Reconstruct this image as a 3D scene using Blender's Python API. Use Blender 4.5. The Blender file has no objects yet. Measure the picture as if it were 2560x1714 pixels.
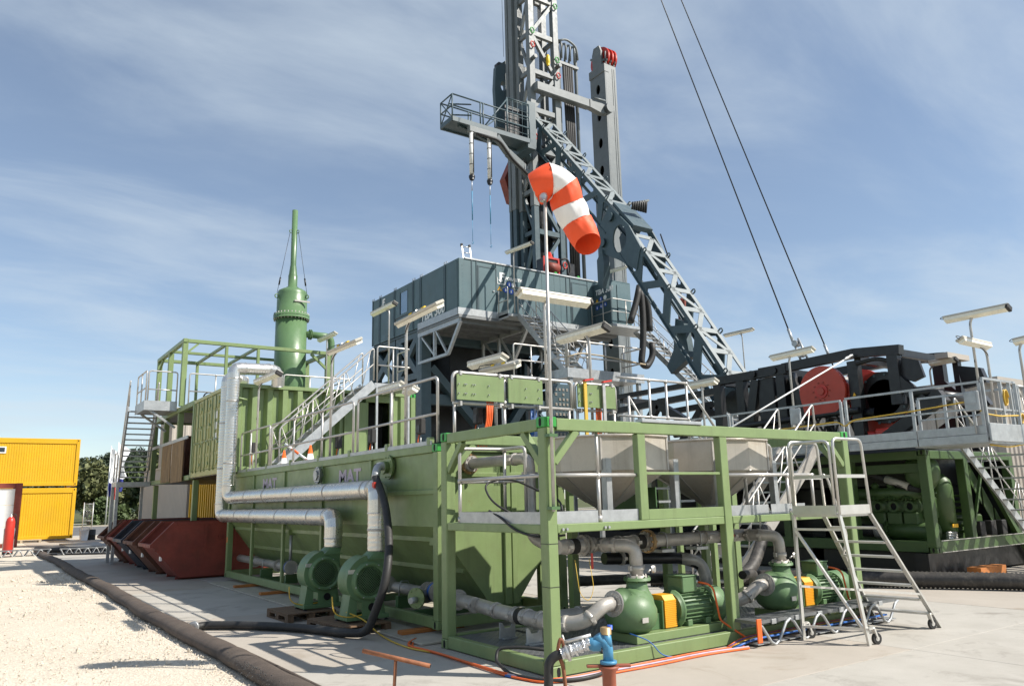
import bpy, math, random
from mathutils import Vector, Matrix, geometry
random.seed(7)
scene = bpy.context.scene
COL = scene.collection
# ------------------------------------------------------------------ camera
FPX, YAW, PITCH, ROLL = 1930.195, math.radians(55.141), math.radians(11.461), math.radians(-1.343)
CAM = Vector((-5.408, -7.146, 1.921))
_f = Vector((math.cos(PITCH)*math.cos(YAW), math.cos(PITCH)*math.sin(YAW), math.sin(PITCH)))
_r0 = Vector((math.sin(YAW), -math.cos(YAW), 0)); _u0 = _r0.cross(_f)
_r = _r0*math.cos(ROLL)+_u0*math.sin(ROLL); _u = -_r0*math.sin(ROLL)+_u0*math.cos(ROLL)
cd = bpy.data.cameras.new('camera'); cam = bpy.data.objects.new('camera', cd); COL.objects.link(cam)
cam.matrix_world = Matrix(((_r.x,_u.x,-_f.x,CAM.x),(_r.y,_u.y,-_f.y,CAM.y),(_r.z,_u.z,-_f.z,CAM.z),(0,0,0,1)))
cd.sensor_width = 36; cd.lens = FPX/2560*36; cd.clip_start = .05; cd.clip_end = 6000
scene.camera = cam
# ------------------------------------------------------------------ sky and sun
SUN = Vector((.4785, -.527, .7025)).normalized()
world = bpy.data.worlds.new('World'); scene.world = world; world.use_nodes = True
nt = world.node_tree; nt.nodes.clear()
def N(t, ty, **k):
    n = t.nodes.new(ty)
    for a, b in k.items():
        if a.startswith('i_'):
            n.inputs[a[2:].replace('_', ' ')].default_value = b
        else: setattr(n, a, b)
    return n
sky = N(nt, 'ShaderNodeTexSky', sky_type='NISHITA', sun_disc=False, sun_elevation=math.asin(SUN.z),
        sun_rotation=math.atan2(SUN.x, SUN.y), altitude=400, air_density=1.0, dust_density=0.35, ozone_density=1.2)
tc = N(nt, 'ShaderNodeTexCoord')
sep = N(nt, 'ShaderNodeSeparateXYZ'); nt.links.new(tc.outputs['Generated'], sep.inputs[0])
# thin high cloud: project the view direction on a flat layer, then stretched noise
zz = N(nt, 'ShaderNodeMath', operation='ADD'); zz.inputs[1].default_value = .12; nt.links.new(sep.outputs['Z'], zz.inputs[0])
zm = N(nt, 'ShaderNodeMath', operation='MAXIMUM'); zm.inputs[1].default_value = .06; nt.links.new(zz.outputs[0], zm.inputs[0])
dv = N(nt, 'ShaderNodeVectorMath', operation='DIVIDE'); nt.links.new(tc.outputs['Generated'], dv.inputs[0])
cz = N(nt, 'ShaderNodeCombineXYZ')
for i in range(3): nt.links.new(zm.outputs[0], cz.inputs[i])
nt.links.new(cz.outputs[0], dv.inputs[1])
mp = N(nt, 'ShaderNodeMapping'); mp.inputs['Rotation'].default_value = (0, 0, math.radians(-28)); mp.inputs['Location'].default_value = (3.1, 1.7, 0); mp.inputs['Scale'].default_value = (.75, 1.5, 0.0)
nt.links.new(dv.outputs[0], mp.inputs['Vector'])
n1 = N(nt, 'ShaderNodeTexNoise', i_Scale=1.5, i_Detail=8.0, i_Roughness=.58, i_Distortion=.35); nt.links.new(mp.outputs[0], n1.inputs['Vector'])
n2 = N(nt, 'ShaderNodeTexNoise', i_Scale=.55, i_Detail=4.0, i_Roughness=.5); nt.links.new(mp.outputs[0], n2.inputs['Vector'])
mu = N(nt, 'ShaderNodeMath', operation='ADD'); nt.links.new(n1.outputs['Fac'], mu.inputs[0]); nt.links.new(n2.outputs['Fac'], mu.inputs[1])
cr = N(nt, 'ShaderNodeMapRange', interpolation_type='SMOOTHSTEP'); cr.inputs['From Min'].default_value = .82; cr.inputs['From Max'].default_value = 1.36
cr.inputs['To Min'].default_value = .15; cr.inputs['To Max'].default_value = .70
nt.links.new(mu.outputs[0], cr.inputs['Value'])
mix = N(nt, 'ShaderNodeMixRGB'); nt.links.new(cr.outputs[0], mix.inputs['Fac']); nt.links.new(sky.outputs[0], mix.inputs[1])
mix.inputs[2].default_value = (4.9, 5.6, 6.2, 1)
bg = N(nt, 'ShaderNodeBackground'); bg.inputs['Strength'].default_value = .077
out = N(nt, 'ShaderNodeOutputWorld'); nt.links.new(mix.outputs[0], bg.inputs['Color']); nt.links.new(bg.outputs[0], out.inputs['Surface'])
sl = bpy.data.lights.new('sun', 'SUN'); sl.energy = 3.9; sl.angle = math.radians(.53); sl.color = (1, .95, .87)
so = bpy.data.objects.new('sun', sl); COL.objects.link(so); so.location = SUN*60
so.rotation_euler = SUN.to_track_quat('Z', 'Y').to_euler()
scene.view_settings.view_transform = 'Standard'; scene.view_settings.look = 'None'
scene.view_settings.exposure = 0.86; scene.view_settings.gamma = 1
scene.render.engine = 'CYCLES'
# ------------------------------------------------------------------ photo pixel -> point on a known plane
RG = dict(R1=(0,1040,3.409),R2=(280,500,2.530),R3=(500,900,2.614),R4=(1060,900,1.9266),R5=(1560,900,1.9266),R6=(2060,720,2.01),R7=(900,580,3.136),R8=(1060,0,2.376),S1=(1060,1020,5.855),S4=(1760,1440,3.903),S6=(540,1340,3.903),S7=(2200,1060,4.356),S8=(0,1380,2.129),F=(0,0,.91485),T1=(1380,1080,4.038),T2=(1100,1280,3.903),T3=(1600,1300,4.038),T4=(1080,880,4.038),T5=(1540,780,4.038),T6=(2080,740,4.127),T7=(280,820,3.919),T8=(1980,1060,2.7026),V1=(1260,0,5.228),V2=(1080,220,5.228),V3=(1260,380,4.9),V4=(1480,480,3.1357),V5=(1260,680,4.3565),V6=(900,620,3.7333),V7=(1640,860,3.1649),V8=(1260,1560,4.684))
def U(rg, x, y, ax, val):
    a, b, s = RG[rg]; x = a+x/s; y = b+y/s
    d = _f+_r*((x-1280)/FPX)-_u*((y-857)/FPX)
    if ax == 'd': t = val/math.hypot(d.x, d.y)
    else:
        i = 'xyz'.index(ax); t = (val-CAM[i])/d[i]
    return CAM+d*t
# ------------------------------------------------------------------ mesh building
def vec(p): return p if isinstance(p, Vector) else Vector(p)
def frame(d, up=(0,0,1)):
    d = d.normalized(); up = vec(up)
    if abs(d.dot(up)) > .999: up = Vector((0,1,0)) if abs(d.y) < .9 else Vector((1,0,0))
    s = d.cross(up).normalized(); return d, s, s.cross(d)
def rnd(pts, r, n=5):
    """round the corners of a polyline"""
    pts = [vec(p) for p in pts]; o = [pts[0]]
    for i in range(1, len(pts)-1):
        a, b, c = pts[i-1], pts[i], pts[i+1]
        u, v = (a-b), (c-b); k = min(r, u.length*.49, v.length*.49)
        p, q = b+u.normalized()*k, b+v.normalized()*k
        for j in range(n+1):
            t = j/n; o.append(p*(1-t)**2+b*2*t*(1-t)+q*t*t)
    return o+[pts[-1]]
class M:
    def __init__(s): s.v = []; s.f = []; s.s = []
    def add(s, vs, fs, sm=False):
        k = len(s.v); s.v += [tuple(v) for v in vs]
        for f in fs: s.f.append([i+k for i in f]); s.s.append(sm)
        return s
    def hexa(s, p): return s.add(p, [(0,3,2,1),(4,5,6,7),(0,1,5,4),(1,2,6,5),(2,3,7,6),(3,0,4,7)])
    def obox(s, c, a, b, d, ch=0):
        """box from centre and three half-axis vectors, optional chamfer"""
        c, a, b, d = vec(c), vec(a), vec(b), vec(d)
        if ch <= 0:
            return s.hexa([c-a-b-d, c+a-b-d, c+a+b-d, c-a+b-d, c-a-b+d, c+a-b+d, c+a+b+d, c-a+b+d])
        L = [a.length, b.length, d.length]; A = [a.normalized(), b.normalized(), d.normalized()]
        ch = min(ch, min(L)*.45); vs = []; idx = {}
        for sx in (-1,1):
            for sy in (-1,1):
                for sz in (-1,1):
                    for m in range(3):
                        S = (sx,sy,sz); p = c.copy()
                        for k in range(3): p += A[k]*S[k]*(L[k]-(0 if k == m else ch))
                        idx[(sx,sy,sz,m)] = len(vs); vs.append(p)
        fs = []
        for m in range(3):
            o = [k for k in range(3) if k != m]
            for sg in (-1,1):
                q = []
                for t in ((-1,-1),(1,-1),(1,1),(-1,1)):
                    S = [0,0,0]; S[m] = sg; S[o[0]] = t[0]; S[o[1]] = t[1]; q.append(idx[(*S, m)])
                fs.append(q if (sg > 0) == (m != 1) else q[::-1])
        for m in range(3):
            o = [k for k in range(3) if k != m]
            for t in ((-1,-1),(1,-1),(1,1),(-1,1)):
                q = []
                for sg, mm in ((-1,o[0]),(1,o[0]),(1,o[1]),(-1,o[1])):
                    S = [0,0,0]; S[m] = sg; S[o[0]] = t[0]; S[o[1]] = t[1]; q.append(idx[(*S, mm)])
                fs.append(q)
        for sx in (-1,1):
            for sy in (-1,1):
                for sz in (-1,1): fs.append([idx[(sx,sy,sz,m)] for m in range(3)])
        return s.add(vs, fs)
    def box(s, x0, x1, y0, y1, z0, z1, ch=0):
        return s.obox(((x0+x1)/2,(y0+y1)/2,(z0+z1)/2), ((x1-x0)/2,0,0), (0,(y1-y0)/2,0), (0,0,(z1-z0)/2), ch)
    def beam(s, p, q, w, h=None, up=(0,0,1), ch=0):
        p, q = vec(p), vec(q); h = w if h is None else h
        d, sd, u = frame(q-p, up); return s.obox((p+q)/2, (q-p)/2, sd*w/2, u*h/2, ch)
    def ibeam(s, p, q, w, h, t=.02, up=(0,0,1)):
        p, q = vec(p), vec(q); d, sd, u = frame(q-p, up)
        s.beam(p+u*(h-t)/2, q+u*(h-t)/2, w, t, up); s.beam(p-u*(h-t)/2, q-u*(h-t)/2, w, t, up); return s.beam(p, q, t, h-2*t-.002, up)
    def angle(s, p, q, w, t=.008, up=(0,0,1)):
        p, q = vec(p), vec(q); d, sd, u = frame(q-p, up)
        s.beam(p+u*w/2, q+u*w/2, t, w, up); return s.beam(p+sd*w/2, q+sd*w/2, w, t, up)
    def path(s, pts, r, n=8, cap=True, rr=None):
        pts = [vec(p) for p in pts]; k = len(pts); rings = []
        d0 = (pts[1]-pts[0]).normalized(); _, sd, u = frame(d0)
        for i, p in enumerate(pts):
            t = (pts[min(i+1,k-1)]-pts[max(i-1,0)]).normalized()
            if i:
                ax = d0.cross(t)
                if ax.length > 1e-7:
                    R = Matrix.Rotation(d0.angle(t), 3, ax.normalized()); sd = R@sd; u = R@u
                d0 = t
            ra = rr[i] if rr else r
            rings.append([p+sd*ra*math.cos(2*math.pi*j/n)+u*ra*math.sin(2*math.pi*j/n) for j in range(n)])
        b = len(s.v)
        s.add([v for g in rings for v in g], [(i*n+j, i*n+(j+1)%n, (i+1)*n+(j+1)%n, (i+1)*n+j) for i in range(k-1) for j in range(n)], True)
        if cap:
            s.f.append([b+j for j in range(n)][::-1]); s.s.append(False)
            s.f.append([b+(k-1)*n+j for j in range(n)]); s.s.append(False)
        return s
    def tube(s, p, q, r, n=10, r2=None): return s.path([p, q], r, n, rr=None if r2 is None else [r, r2])
    def lathe(s, prof, o, ax=(0,0,1), n=24, sm=True, ph=0):
        """prof: (radius, height) along ax"""
        o = vec(o); d, sd, u = frame(vec(ax)); k = len(prof); b = len(s.v)
        vs = [o+d*h+sd*r*math.cos(ph+2*math.pi*j/n)+u*r*math.sin(ph+2*math.pi*j/n) for r, h in prof for j in range(n)]
        s.add(vs, [], sm)
        for i in range(k-1):
            for j in range(n):
                s.f.append([b+i*n+j, b+i*n+(j+1)%n, b+(i+1)*n+(j+1)%n, b+(i+1)*n+j])
                dr = abs(prof[i+1][0]-prof[i][0]); dh = abs(prof[i+1][1]-prof[i][1]); s.s.append(sm and dh > dr*.25)
        for i in (0, k-1):
            if prof[i][0] > 1e-4: s.f.append([b+i*n+j for j in range(n)]); s.s.append(False)
        return s
    def plate(s, poly, o, u, v, t, holes=()):
        """flat plate with holes: 2-D outline in axes u, v from o, thickness t along u x v"""
        o, u, v = vec(o), vec(u).normalized(), vec(v).normalized(); nn = u.cross(v)
        loops = [list(poly)]+[list(h) for h in holes]
        tri = geometry.tessellate_polygon([[Vector((a,b,0)) for a, b in L] for L in loops])
        fl = [p for L in loops for p in L]; k = len(fl); b = len(s.v)
        s.add([o+u*p[0]+v*p[1] for p in fl]+[o+u*p[0]+v*p[1]+nn*t for p in fl], [])
        for t3 in tri:
            s.f.append([b+i for i in t3]); s.s.append(False); s.f.append([b+k+i for i in t3[::-1]]); s.s.append(False)
        st = 0
        for L in loops:
            for i in range(len(L)):
                j = (i+1) % len(L); s.f.append([b+st+i, b+st+j, b+k+st+j, b+k+st+i]); s.s.append(False)
            st += len(L)
        return s
    def prof(s, pts, d, closed=False):
        """extrude a polyline of points along vector d (a sheet)"""
        pts = [vec(p) for p in pts]; d = vec(d); k = len(pts)
        return s.add(pts+[p+d for p in pts], [(i, (i+1)%k, (i+1)%k+k, i+k) for i in range(k if closed else k-1)])
    def solid(s, pts, d):
        """extrude a closed planar polygon along d (capped)"""
        pts = [vec(p) for p in pts]; d = vec(d); k = len(pts)
        return s.add(pts+[p+d for p in pts], [(i, (i+1)%k, (i+1)%k+k, i+k) for i in range(k)]+[list(range(k))[::-1], list(range(k, 2*k))])
    def obj(s, name, mt, parent=None, kind=None):
        o0 = ORG.get(parent.name, Vector((0,0,0))) if parent else Vector((0,0,0))
        me = bpy.data.meshes.new(name)
        me.from_pydata([(v[0]-o0.x, v[1]-o0.y, v[2]-o0.z) for v in s.v], [], s.f)
        me.polygons.foreach_set('use_smooth', s.s); me.materials.append(MT[mt] if isinstance(mt, str) else mt)
        me.update()
        o = bpy.data.objects.new(name, me); COL.objects.link(o)
        if parent: o.parent = parent; ORG[o.name] = o0.copy()
        else: ORG[o.name] = Vector((0,0,0))
        if kind: o['kind'] = kind
        return o
ORG = {}
def fixn(o):
    import bmesh
    bm = bmesh.new(); bm.from_mesh(o.data); bmesh.ops.recalc_face_normals(bm, faces=bm.faces); bm.to_mesh(o.data); bm.free()
def tag(o, label, cat, group=None):
    o['label'] = label; o['category'] = cat
    if group: o['group'] = group
    return o
def thing(name, label, cat, loc=(0,0,0), group=None):
    o = bpy.data.objects.new(name, None); COL.objects.link(o); o.location = loc; o.empty_display_size = .2
    ORG[o.name] = Vector(loc); return tag(o, label, cat, group)
def copy_tree(root, loc=None, label=None, rotz=None):
    r = root.copy(); COL.objects.link(r)
    if loc is not None: r.location = loc
    if rotz is not None: r.rotation_euler = (0,0,rotz)
    if label: r['label'] = label
    for ch in list(root.children):
        c = ch.copy(); COL.objects.link(c); c.parent = r
        for g in ch.children:
            e = g.copy(); COL.objects.link(e); e.parent = c
    return r
# ------------------------------------------------------------------ materials
MT = {}
def mat(name, col, rough=.5, metal=0., var=.10, scale=2.5, bump=0., bscale=60, dirt=0., dirtcol=(.16,.12,.08), dscale=1.2, spec=.5, emit=None, alpha=1.0, trans=0., fine=0., stretch=None, streak=0., rust=0.):
    m = bpy.data.materials.new(name); m.use_nodes = True; t = m.node_tree; b = t.nodes['Principled BSDF']
    geo = N(t, 'ShaderNodeNewGeometry'); src = geo.outputs['Position']
    if stretch:
        mpn = N(t, 'ShaderNodeMapping'); mpn.inputs['Scale'].default_value = stretch; t.links.new(src, mpn.inputs['Vector']); src2 = mpn.outputs[0]
    else: src2 = src
    def noise(sc, det=5.0, ro=.6, s_=None):
        n = N(t, 'ShaderNodeTexNoise', i_Scale=sc, i_Detail=det, i_Roughness=ro); t.links.new(s_ or src, n.inputs['Vector']); return n.outputs['Fac']
    def mr(v, a, b_, c, d):
        n = N(t, 'ShaderNodeMapRange'); n.inputs['From Min'].default_value = a; n.inputs['From Max'].default_value = b_
        n.inputs['To Min'].default_value = c; n.inputs['To Max'].default_value = d; t.links.new(v, n.inputs['Value']); return n.outputs[0]
    c4 = (*col, 1)
    mx = N(t, 'ShaderNodeMixRGB'); mx.inputs[1].default_value = (*[c*(1-var) for c in col], 1); mx.inputs[2].default_value = (*[min(1, c*(1+var)) for c in col], 1)
    t.links.new(mr(noise(scale, 6.0, .6, src2), .3, .7, 0, 1), mx.inputs[0]); colo = mx.outputs[0]
    if fine:
        m3 = N(t, 'ShaderNodeMixRGB', blend_type='MULTIPLY'); m3.inputs[0].default_value = 1
        cx = N(t, 'ShaderNodeCombineXYZ'); f = mr(noise(bscale*1.3, 3.0, .7), .3, .7, 1-fine, 1+fine)
        for i in range(3): t.links.new(f, cx.inputs[i])
        t.links.new(colo, m3.inputs[1]); t.links.new(cx.outputs[0], m3.inputs[2]); colo = m3.outputs[0]
    if dirt:
        m2 = N(t, 'ShaderNodeMixRGB'); m2.inputs[2].default_value = (*dirtcol, 1); t.links.new(colo, m2.inputs[1])
        t.links.new(mr(noise(dscale, 8.0, .68), .52, .78, 0, dirt), m2.inputs[0]); colo = m2.outputs[0]
    if streak:
        sm = N(t, 'ShaderNodeMapping'); sm.inputs['Scale'].default_value = (9, 9, .55); t.links.new(src, sm.inputs['Vector'])
        m4 = N(t, 'ShaderNodeMixRGB'); m4.inputs[2].default_value = (*[c*.55 for c in dirtcol], 1); t.links.new(colo, m4.inputs[1])
        t.links.new(mr(noise(1.0, 5.0, .65, sm.outputs[0]), .55, .80, 0, streak), m4.inputs[0]); colo = m4.outputs[0]
    if rust:
        m5 = N(t, 'ShaderNodeMixRGB'); m5.inputs[2].default_value = (.20,.075,.022, 1); t.links.new(colo, m5.inputs[1])
        t.links.new(mr(noise(5.5, 9.0, .72), .665, .74, 0, rust), m5.inputs[0]); colo = m5.outputs[0]
    t.links.new(colo, b.inputs['Base Color'])
    t.links.new(mr(noise(scale*2.3, 4.0), .3, .7, max(.03, rough-.08), min(1, rough+.10)), b.inputs['Roughness'])
    b.inputs['Metallic'].default_value = metal; b.inputs['Specular IOR Level'].default_value = spec
    if trans: b.inputs['Transmission Weight'].default_value = trans
    if alpha < 1: b.inputs['Alpha'].default_value = alpha
    if emit: b.inputs['Emission Color'].default_value = (*emit[:3], 1); b.inputs['Emission Strength'].default_value = emit[3]
    if bump:
        bn = N(t, 'ShaderNodeBump', i_Strength=bump, i_Distance=.02); t.links.new(noise(bscale, 4.0, .6), bn.inputs['Height']); t.links.new(bn.outputs[0], b.inputs['Normal'])
    MT[name] = m; return m
mat('green', (.190,.258,.106), .42, var=.09, dirt=.40, dirtcol=(.155,.16,.075), dscale=2.6, fine=.035, streak=.35, rust=.55)
mat('green_dark', (.075,.150,.060), .38, var=.10, dirt=.25, dirtcol=(.05,.07,.03))
mat('green_pump', (.108,.190,.085), .47, var=.14, streak=.3, bump=.12, bscale=90, dirt=.45, dirtcol=(.10,.13,.07))
mat('green_module', (.055,.100,.030), .42, var=.10, dirt=.2, dirtcol=(.06,.07,.03))
mat('green_vessel', (.110,.195,.090), .35, var=.08, dirt=.3, dirtcol=(.17,.20,.10), stretch=(1,1,.3))
mat('green_door', (.36,.36,.13), .42, var=.15, dirt=.45, dirtcol=(.30,.26,.05), dscale=1.1)
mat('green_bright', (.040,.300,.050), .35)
mat('galv', (.42,.43,.43), .42, .55, var=.14, scale=6, fine=.05, bscale=30)
mat('galv_rail', (.50,.48,.45), .40, .55, var=.12, scale=5)
mat('alu', (.62,.60,.56), .36, .65, var=.08, scale=4)
mat('steel_pipe', (.42,.395,.36), .42, .30, var=.18, scale=5, fine=.06, bscale=25)
mat('steel_hopper', (.52,.475,.41), .42, .30, var=.14, scale=2.2, dirt=.6, dirtcol=(.27,.20,.13), dscale=2.2, fine=.05, streak=.35)
mat('duct', (.66,.64,.60), .30, .85, var=.06, scale=4)
mat('rig_blue', (.055,.088,.102), .42, var=.10, dirt=.15, dirtcol=(.05,.07,.08))
mat('rig_panel', (.078,.132,.146), .48, var=.10, scale=.8, dirt=.3, dirtcol=(.09,.11,.11), streak=.35)
mat('mast_grey', (.155,.172,.175), .45, var=.10, dirt=.3, dirtcol=(.12,.12,.11), dscale=1.0)
mat('strut_grey', (.21,.235,.235), .45, var=.10, dirt=.3, dirtcol=(.16,.17,.165))
mat('black_steel', (.012,.012,.013), .38, var=.25, scale=3)
mat('black_rubber', (.022,.021,.020), .6, var=.25, scale=8, dirt=.3, dirtcol=(.10,.09,.08))
mat('hose_grey', (.05,.045,.04), .55, .2, var=.3, scale=8, dirt=.5, dirtcol=(.25,.22,.18), dscale=6)
mat('red', (.50,.035,.022), .38, var=.10)
mat('drum_red', (.46,.055,.030), .42, var=.08, dirt=.2, dirtcol=(.25,.05,.03))
mat('skip_red', (.215,.040,.024), .6, var=.25, dirt=.6, dirtcol=(.10,.035,.018), dscale=2.2, bump=.1)
mat('skip_rust', (.125,.045,.024), .7, var=.35, dirt=.6, dirtcol=(.14,.06,.025), dscale=2.6, bump=.12)
mat('skip_blue', (.020,.025,.040), .55, var=.3, dirt=.5, dirtcol=(.09,.045,.025), dscale=2.4, bump=.1)
mat('orange', (.75,.13,.02), .5, var=.08)
mat('guard_orange', (.80,.36,.015), .45, var=.1)
mat('sock_orange', (.88,.095,.022), .65, var=.06, scale=5)
mat('sock_white', (.82,.80,.78), .65, var=.05, scale=5)
mat('white', (.74,.73,.70), .45, var=.05)
mat('sticker_white', (.80,.80,.78), .5, var=.03)
mat('lamp_body', (.50,.47,.40), .45, var=.06, scale=5)
mat('lamp_glass', (.86,.82,.68), .25, var=.08, scale=6)
mat('yellow', (.80,.52,.01), .45, var=.05)
mat('cabin_yellow', (.66,.37,.004), .5, var=.07, scale=.5, dirt=.25, dirtcol=(.45,.27,.03), streak=.2)
mat('yellow_cable', (.62,.40,.05), .5)
mat('blue', (.03,.13,.42), .45)
mat('sign_blue', (.02,.08,.42), .45, var=.03)
mat('sign_yellow', (.85,.45,.02), .45, var=.03)
mat('hydrant_blue', (.065,.24,.40), .45, var=.18, dirt=.35, dirtcol=(.10,.16,.20), dscale=14)
mat('rust_red', (.30,.085,.045), .55, var=.2, dirt=.5, dirtcol=(.16,.06,.03), dscale=9, scale=8)
mat('rust_bar', (.26,.10,.045), .75, var=.3, scale=14, bump=.2, bscale=120)
mat('brass', (.50,.33,.16), .4, .6)
mat('wood', (.150,.090,.050), .8, var=.35, scale=9, stretch=(1,4,1), bump=.15, bscale=50)
mat('wood_pale', (.42,.34,.23), .8, var=.2, scale=6, bump=.1)
mat('wood_orange', (.42,.15,.035), .75, var=.2, scale=7)
mat('ply', (.21,.13,.055), .75, var=.35, scale=3, stretch=(1,2,.4), bump=.1)
mat('text_purple', (.42,.35,.42), .5, var=.15, scale=5)
mat('concrete_block', (.40,.36,.29), .85, var=.15, bump=.2, bscale=40)
mat('grating', (.20,.205,.205), .5, .6, var=.12, scale=5)
mat('glass_dark', (.03,.04,.05), .08, var=.05)
mat('glass_sky', (.25,.32,.38), .05, .6, var=.05)
mat('grey_clad', (.40,.36,.31), .6, var=.05, scale=.6)
mat('dark_void', (.006,.006,.006), .9)
mat('cone_white', (.8,.8,.78), .5)
mat('silver_tape', (.72,.72,.72), .25, .8, var=.15, scale=30, bump=.6, bscale=60)
mat('cloth_brown', (.085,.064,.050), .92, var=.22, scale=5, bump=.5, bscale=45, dirt=.5, dirtcol=(.17,.135,.10), dscale=2.2)
mat('bark', (.11,.085,.06), .9, var=.3, bump=.4, bscale=30)
mat('leaf', (.065,.095,.028), .7, var=.45, scale=.9)
mat('leaf_dark', (.026,.042,.017), .75, var=.5, scale=.05)
mat('leaf_olive', (.105,.115,.040), .7, var=.4, scale=.8)
mat('flag_white', (.80,.80,.80), .7); mat('flag_blue', (.03,.04,.22), .7); mat('flag_red', (.5,.04,.03), .7)
# ================================================================== SETTING
def ground_mat(name, c1, c2, sc, fine, bump, bsc, rough=.9, vor=0, stain=None):
    m = bpy.data.materials.new(name); m.use_nodes = True; t = m.node_tree; b = t.nodes['Principled BSDF']
    geo = N(t, 'ShaderNodeNewGeometry'); P = geo.outputs['Position']
    a = N(t, 'ShaderNodeTexNoise', i_Scale=sc, i_Detail=8.0, i_Roughness=.65); t.links.new(P, a.inputs['Vector'])
    r = N(t, 'ShaderNodeMapRange'); r.inputs['From Min'].default_value = .32; r.inputs['From Max'].default_value = .68; t.links.new(a.outputs['Fac'], r.inputs['Value'])
    mx = N(t, 'ShaderNodeMixRGB'); mx.inputs[1].default_value = (*c1, 1); mx.inputs[2].default_value = (*c2, 1); t.links.new(r.outputs[0], mx.inputs[0]); co = mx.outputs[0]
    f = N(t, 'ShaderNodeTexNoise', i_Scale=bsc, i_Detail=4.0, i_Roughness=.7); t.links.new(P, f.inputs['Vector'])
    h = f.outputs['Fac']
    if vor:
        vo = N(t, 'ShaderNodeTexVoronoi', i_Scale=vor); t.links.new(P, vo.inputs['Vector']); h = vo.outputs['Distance']
        vc = N(t, 'ShaderNodeSeparateXYZ'); t.links.new(vo.outputs['Color'], vc.inputs[0]); fv = vc.outputs[0]
    else: fv = h
    fr = N(t, 'ShaderNodeMapRange'); fr.inputs['From Min'].default_value = .1 if vor else .3; fr.inputs['From Max'].default_value = .9 if vor else .7
    fr.inputs['To Min'].default_value = 1-fine; fr.inputs['To Max'].default_value = 1+fine; t.links.new(fv, fr.inputs['Value'])
    vm = N(t, 'ShaderNodeVectorMath', operation='SCALE'); t.links.new(co, vm.inputs[0]); t.links.new(fr.outputs[0], vm.inputs['Scale']); co = vm.outputs[0]
    if stain:
        s_ = N(t, 'ShaderNodeTexNoise', i_Scale=stain[0], i_Detail=9.0, i_Roughness=.72, i_Distortion=.6); t.links.new(P, s_.inputs['Vector'])
        sr = N(t, 'ShaderNodeMapRange'); sr.inputs['From Min'].default_value = .54; sr.inputs['From Max'].default_value = .74; sr.inputs['To Max'].default_value = stain[1]
        t.links.new(s_.outputs['Fac'], sr.inputs['Value'])
        m2 = N(t, 'ShaderNodeMixRGB'); m2.inputs[2].default_value = (*stain[2], 1); t.links.new(co, m2.inputs[1]); t.links.new(sr.outputs[0], m2.inputs[0]); co = m2.outputs[0]
    t.links.new(co, b.inputs['Base Color']); b.inputs['Roughness'].default_value = rough; b.inputs['Specular IOR Level'].default_value = .25
    bn = N(t, 'ShaderNodeBump', i_Strength=bump, i_Distance=.02); t.links.new(h, bn.inputs['Height']); t.links.new(bn.outputs[0], b.inputs['Normal'])
    MT[name] = m
ground_mat('m_grass', (.060,.075,.028), (.11,.115,.05), .25, .25, .5, 6)
ground_mat('m_gravel', (.54,.47,.375), (.64,.565,.46), .5, .16, .5, 30, vor=48, stain=(.7,.35,(.42,.36,.28)))
ground_mat('m_concrete', (.37,.345,.302), (.45,.422,.375), .9, .06, .10, 70, .8, stain=(1.1,.9,(.21,.19,.16)))
ground_mat('m_concrete2', (.365,.325,.275), (.43,.385,.33), .6, .05, .10, 70, .8, stain=(1.0,.7,(.25,.20,.14)))
ground_mat('m_joint', (.10,.09,.08), (.13,.12,.10), 2, .1, .1, 40)
ground_mat('m_asphalt', (.11,.11,.11), (.16,.155,.15), .4, .15, .2, 40)
mat('stone', (.60,.53,.43), .9, var=.14, scale=16)

g = M().add([(-3000,-3000,-.06),(3000,-3000,-.06),(3000,3000,-.06),(-3000,3000,-.06)], [(0,1,2,3)]).obj('ground', 'm_grass', kind='structure')
g = M().add([(-2.5,-30,-.03),(80,-30,-.03),(80,62,-.03),(-2.5,62,-.03)], [(0,1,2,3)]).obj('slab_bed', 'm_joint', kind='structure')
# concrete pad cast in bays, open joints between them
pad = bpy.data.objects.new('concrete_pad', None); COL.objects.link(pad); pad['kind'] = 'structure'; ORG[pad.name] = Vector((0,0,0))
xs = [-2.42, -.02, 4.35, 8.7, 13.1, 17.5, 22, 27, 33, 40, 60, 80]; ys = [-30, -14, -9, -4.6, -1.62, 2.2, 7.6, 13, 24.4, 30, 36, 45, 62]
for i in range(len(xs)-1):
    for j in range(len(ys)-1):
        gp = .006
        M().box(xs[i]+gp, xs[i+1]-gp, ys[j]+gp, ys[j+1]-gp, -.05, random.uniform(-.0015,.0015), ch=.004).obj('slab', 'm_concrete2' if random.random() < .3 else 'm_concrete', pad)
# gravel yard with real stones near the bund
gm = M(); nx, ny = 60, 150
for j in range(ny+1):
    for i in range(nx+1):
        x = -2.42-(i/nx)**1.8*55; y = -14+(j/ny)**1.2*110
        z = -.004+.02*math.sin(x*1.7+.3*y)*math.sin(y*1.1+x*.4)*min(1, i/6)+random.uniform(-.006,.006)*(i > 0)
        gm.v.append((x, y, z))
for j in range(ny):
    for i in range(nx):
        a = j*(nx+1)+i; gm.f.append([a, a+nx+1, a+nx+2, a+1]); gm.s.append(True)
gm.obj('gravel_yard', 'm_gravel', kind='structure')
st = M(); Q = [Vector(v).normalized() for v in ((1,0,.2),(-.5,.87,.1),(-.5,-.87,-.1),(.2,.1,1),(0,0,-1),(.6,.7,.4))]
HF = [(0,5,3),(5,1,3),(1,2,3),(2,0,3),(0,4,5),(5,4,1),(1,4,2),(2,4,0)]
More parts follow.
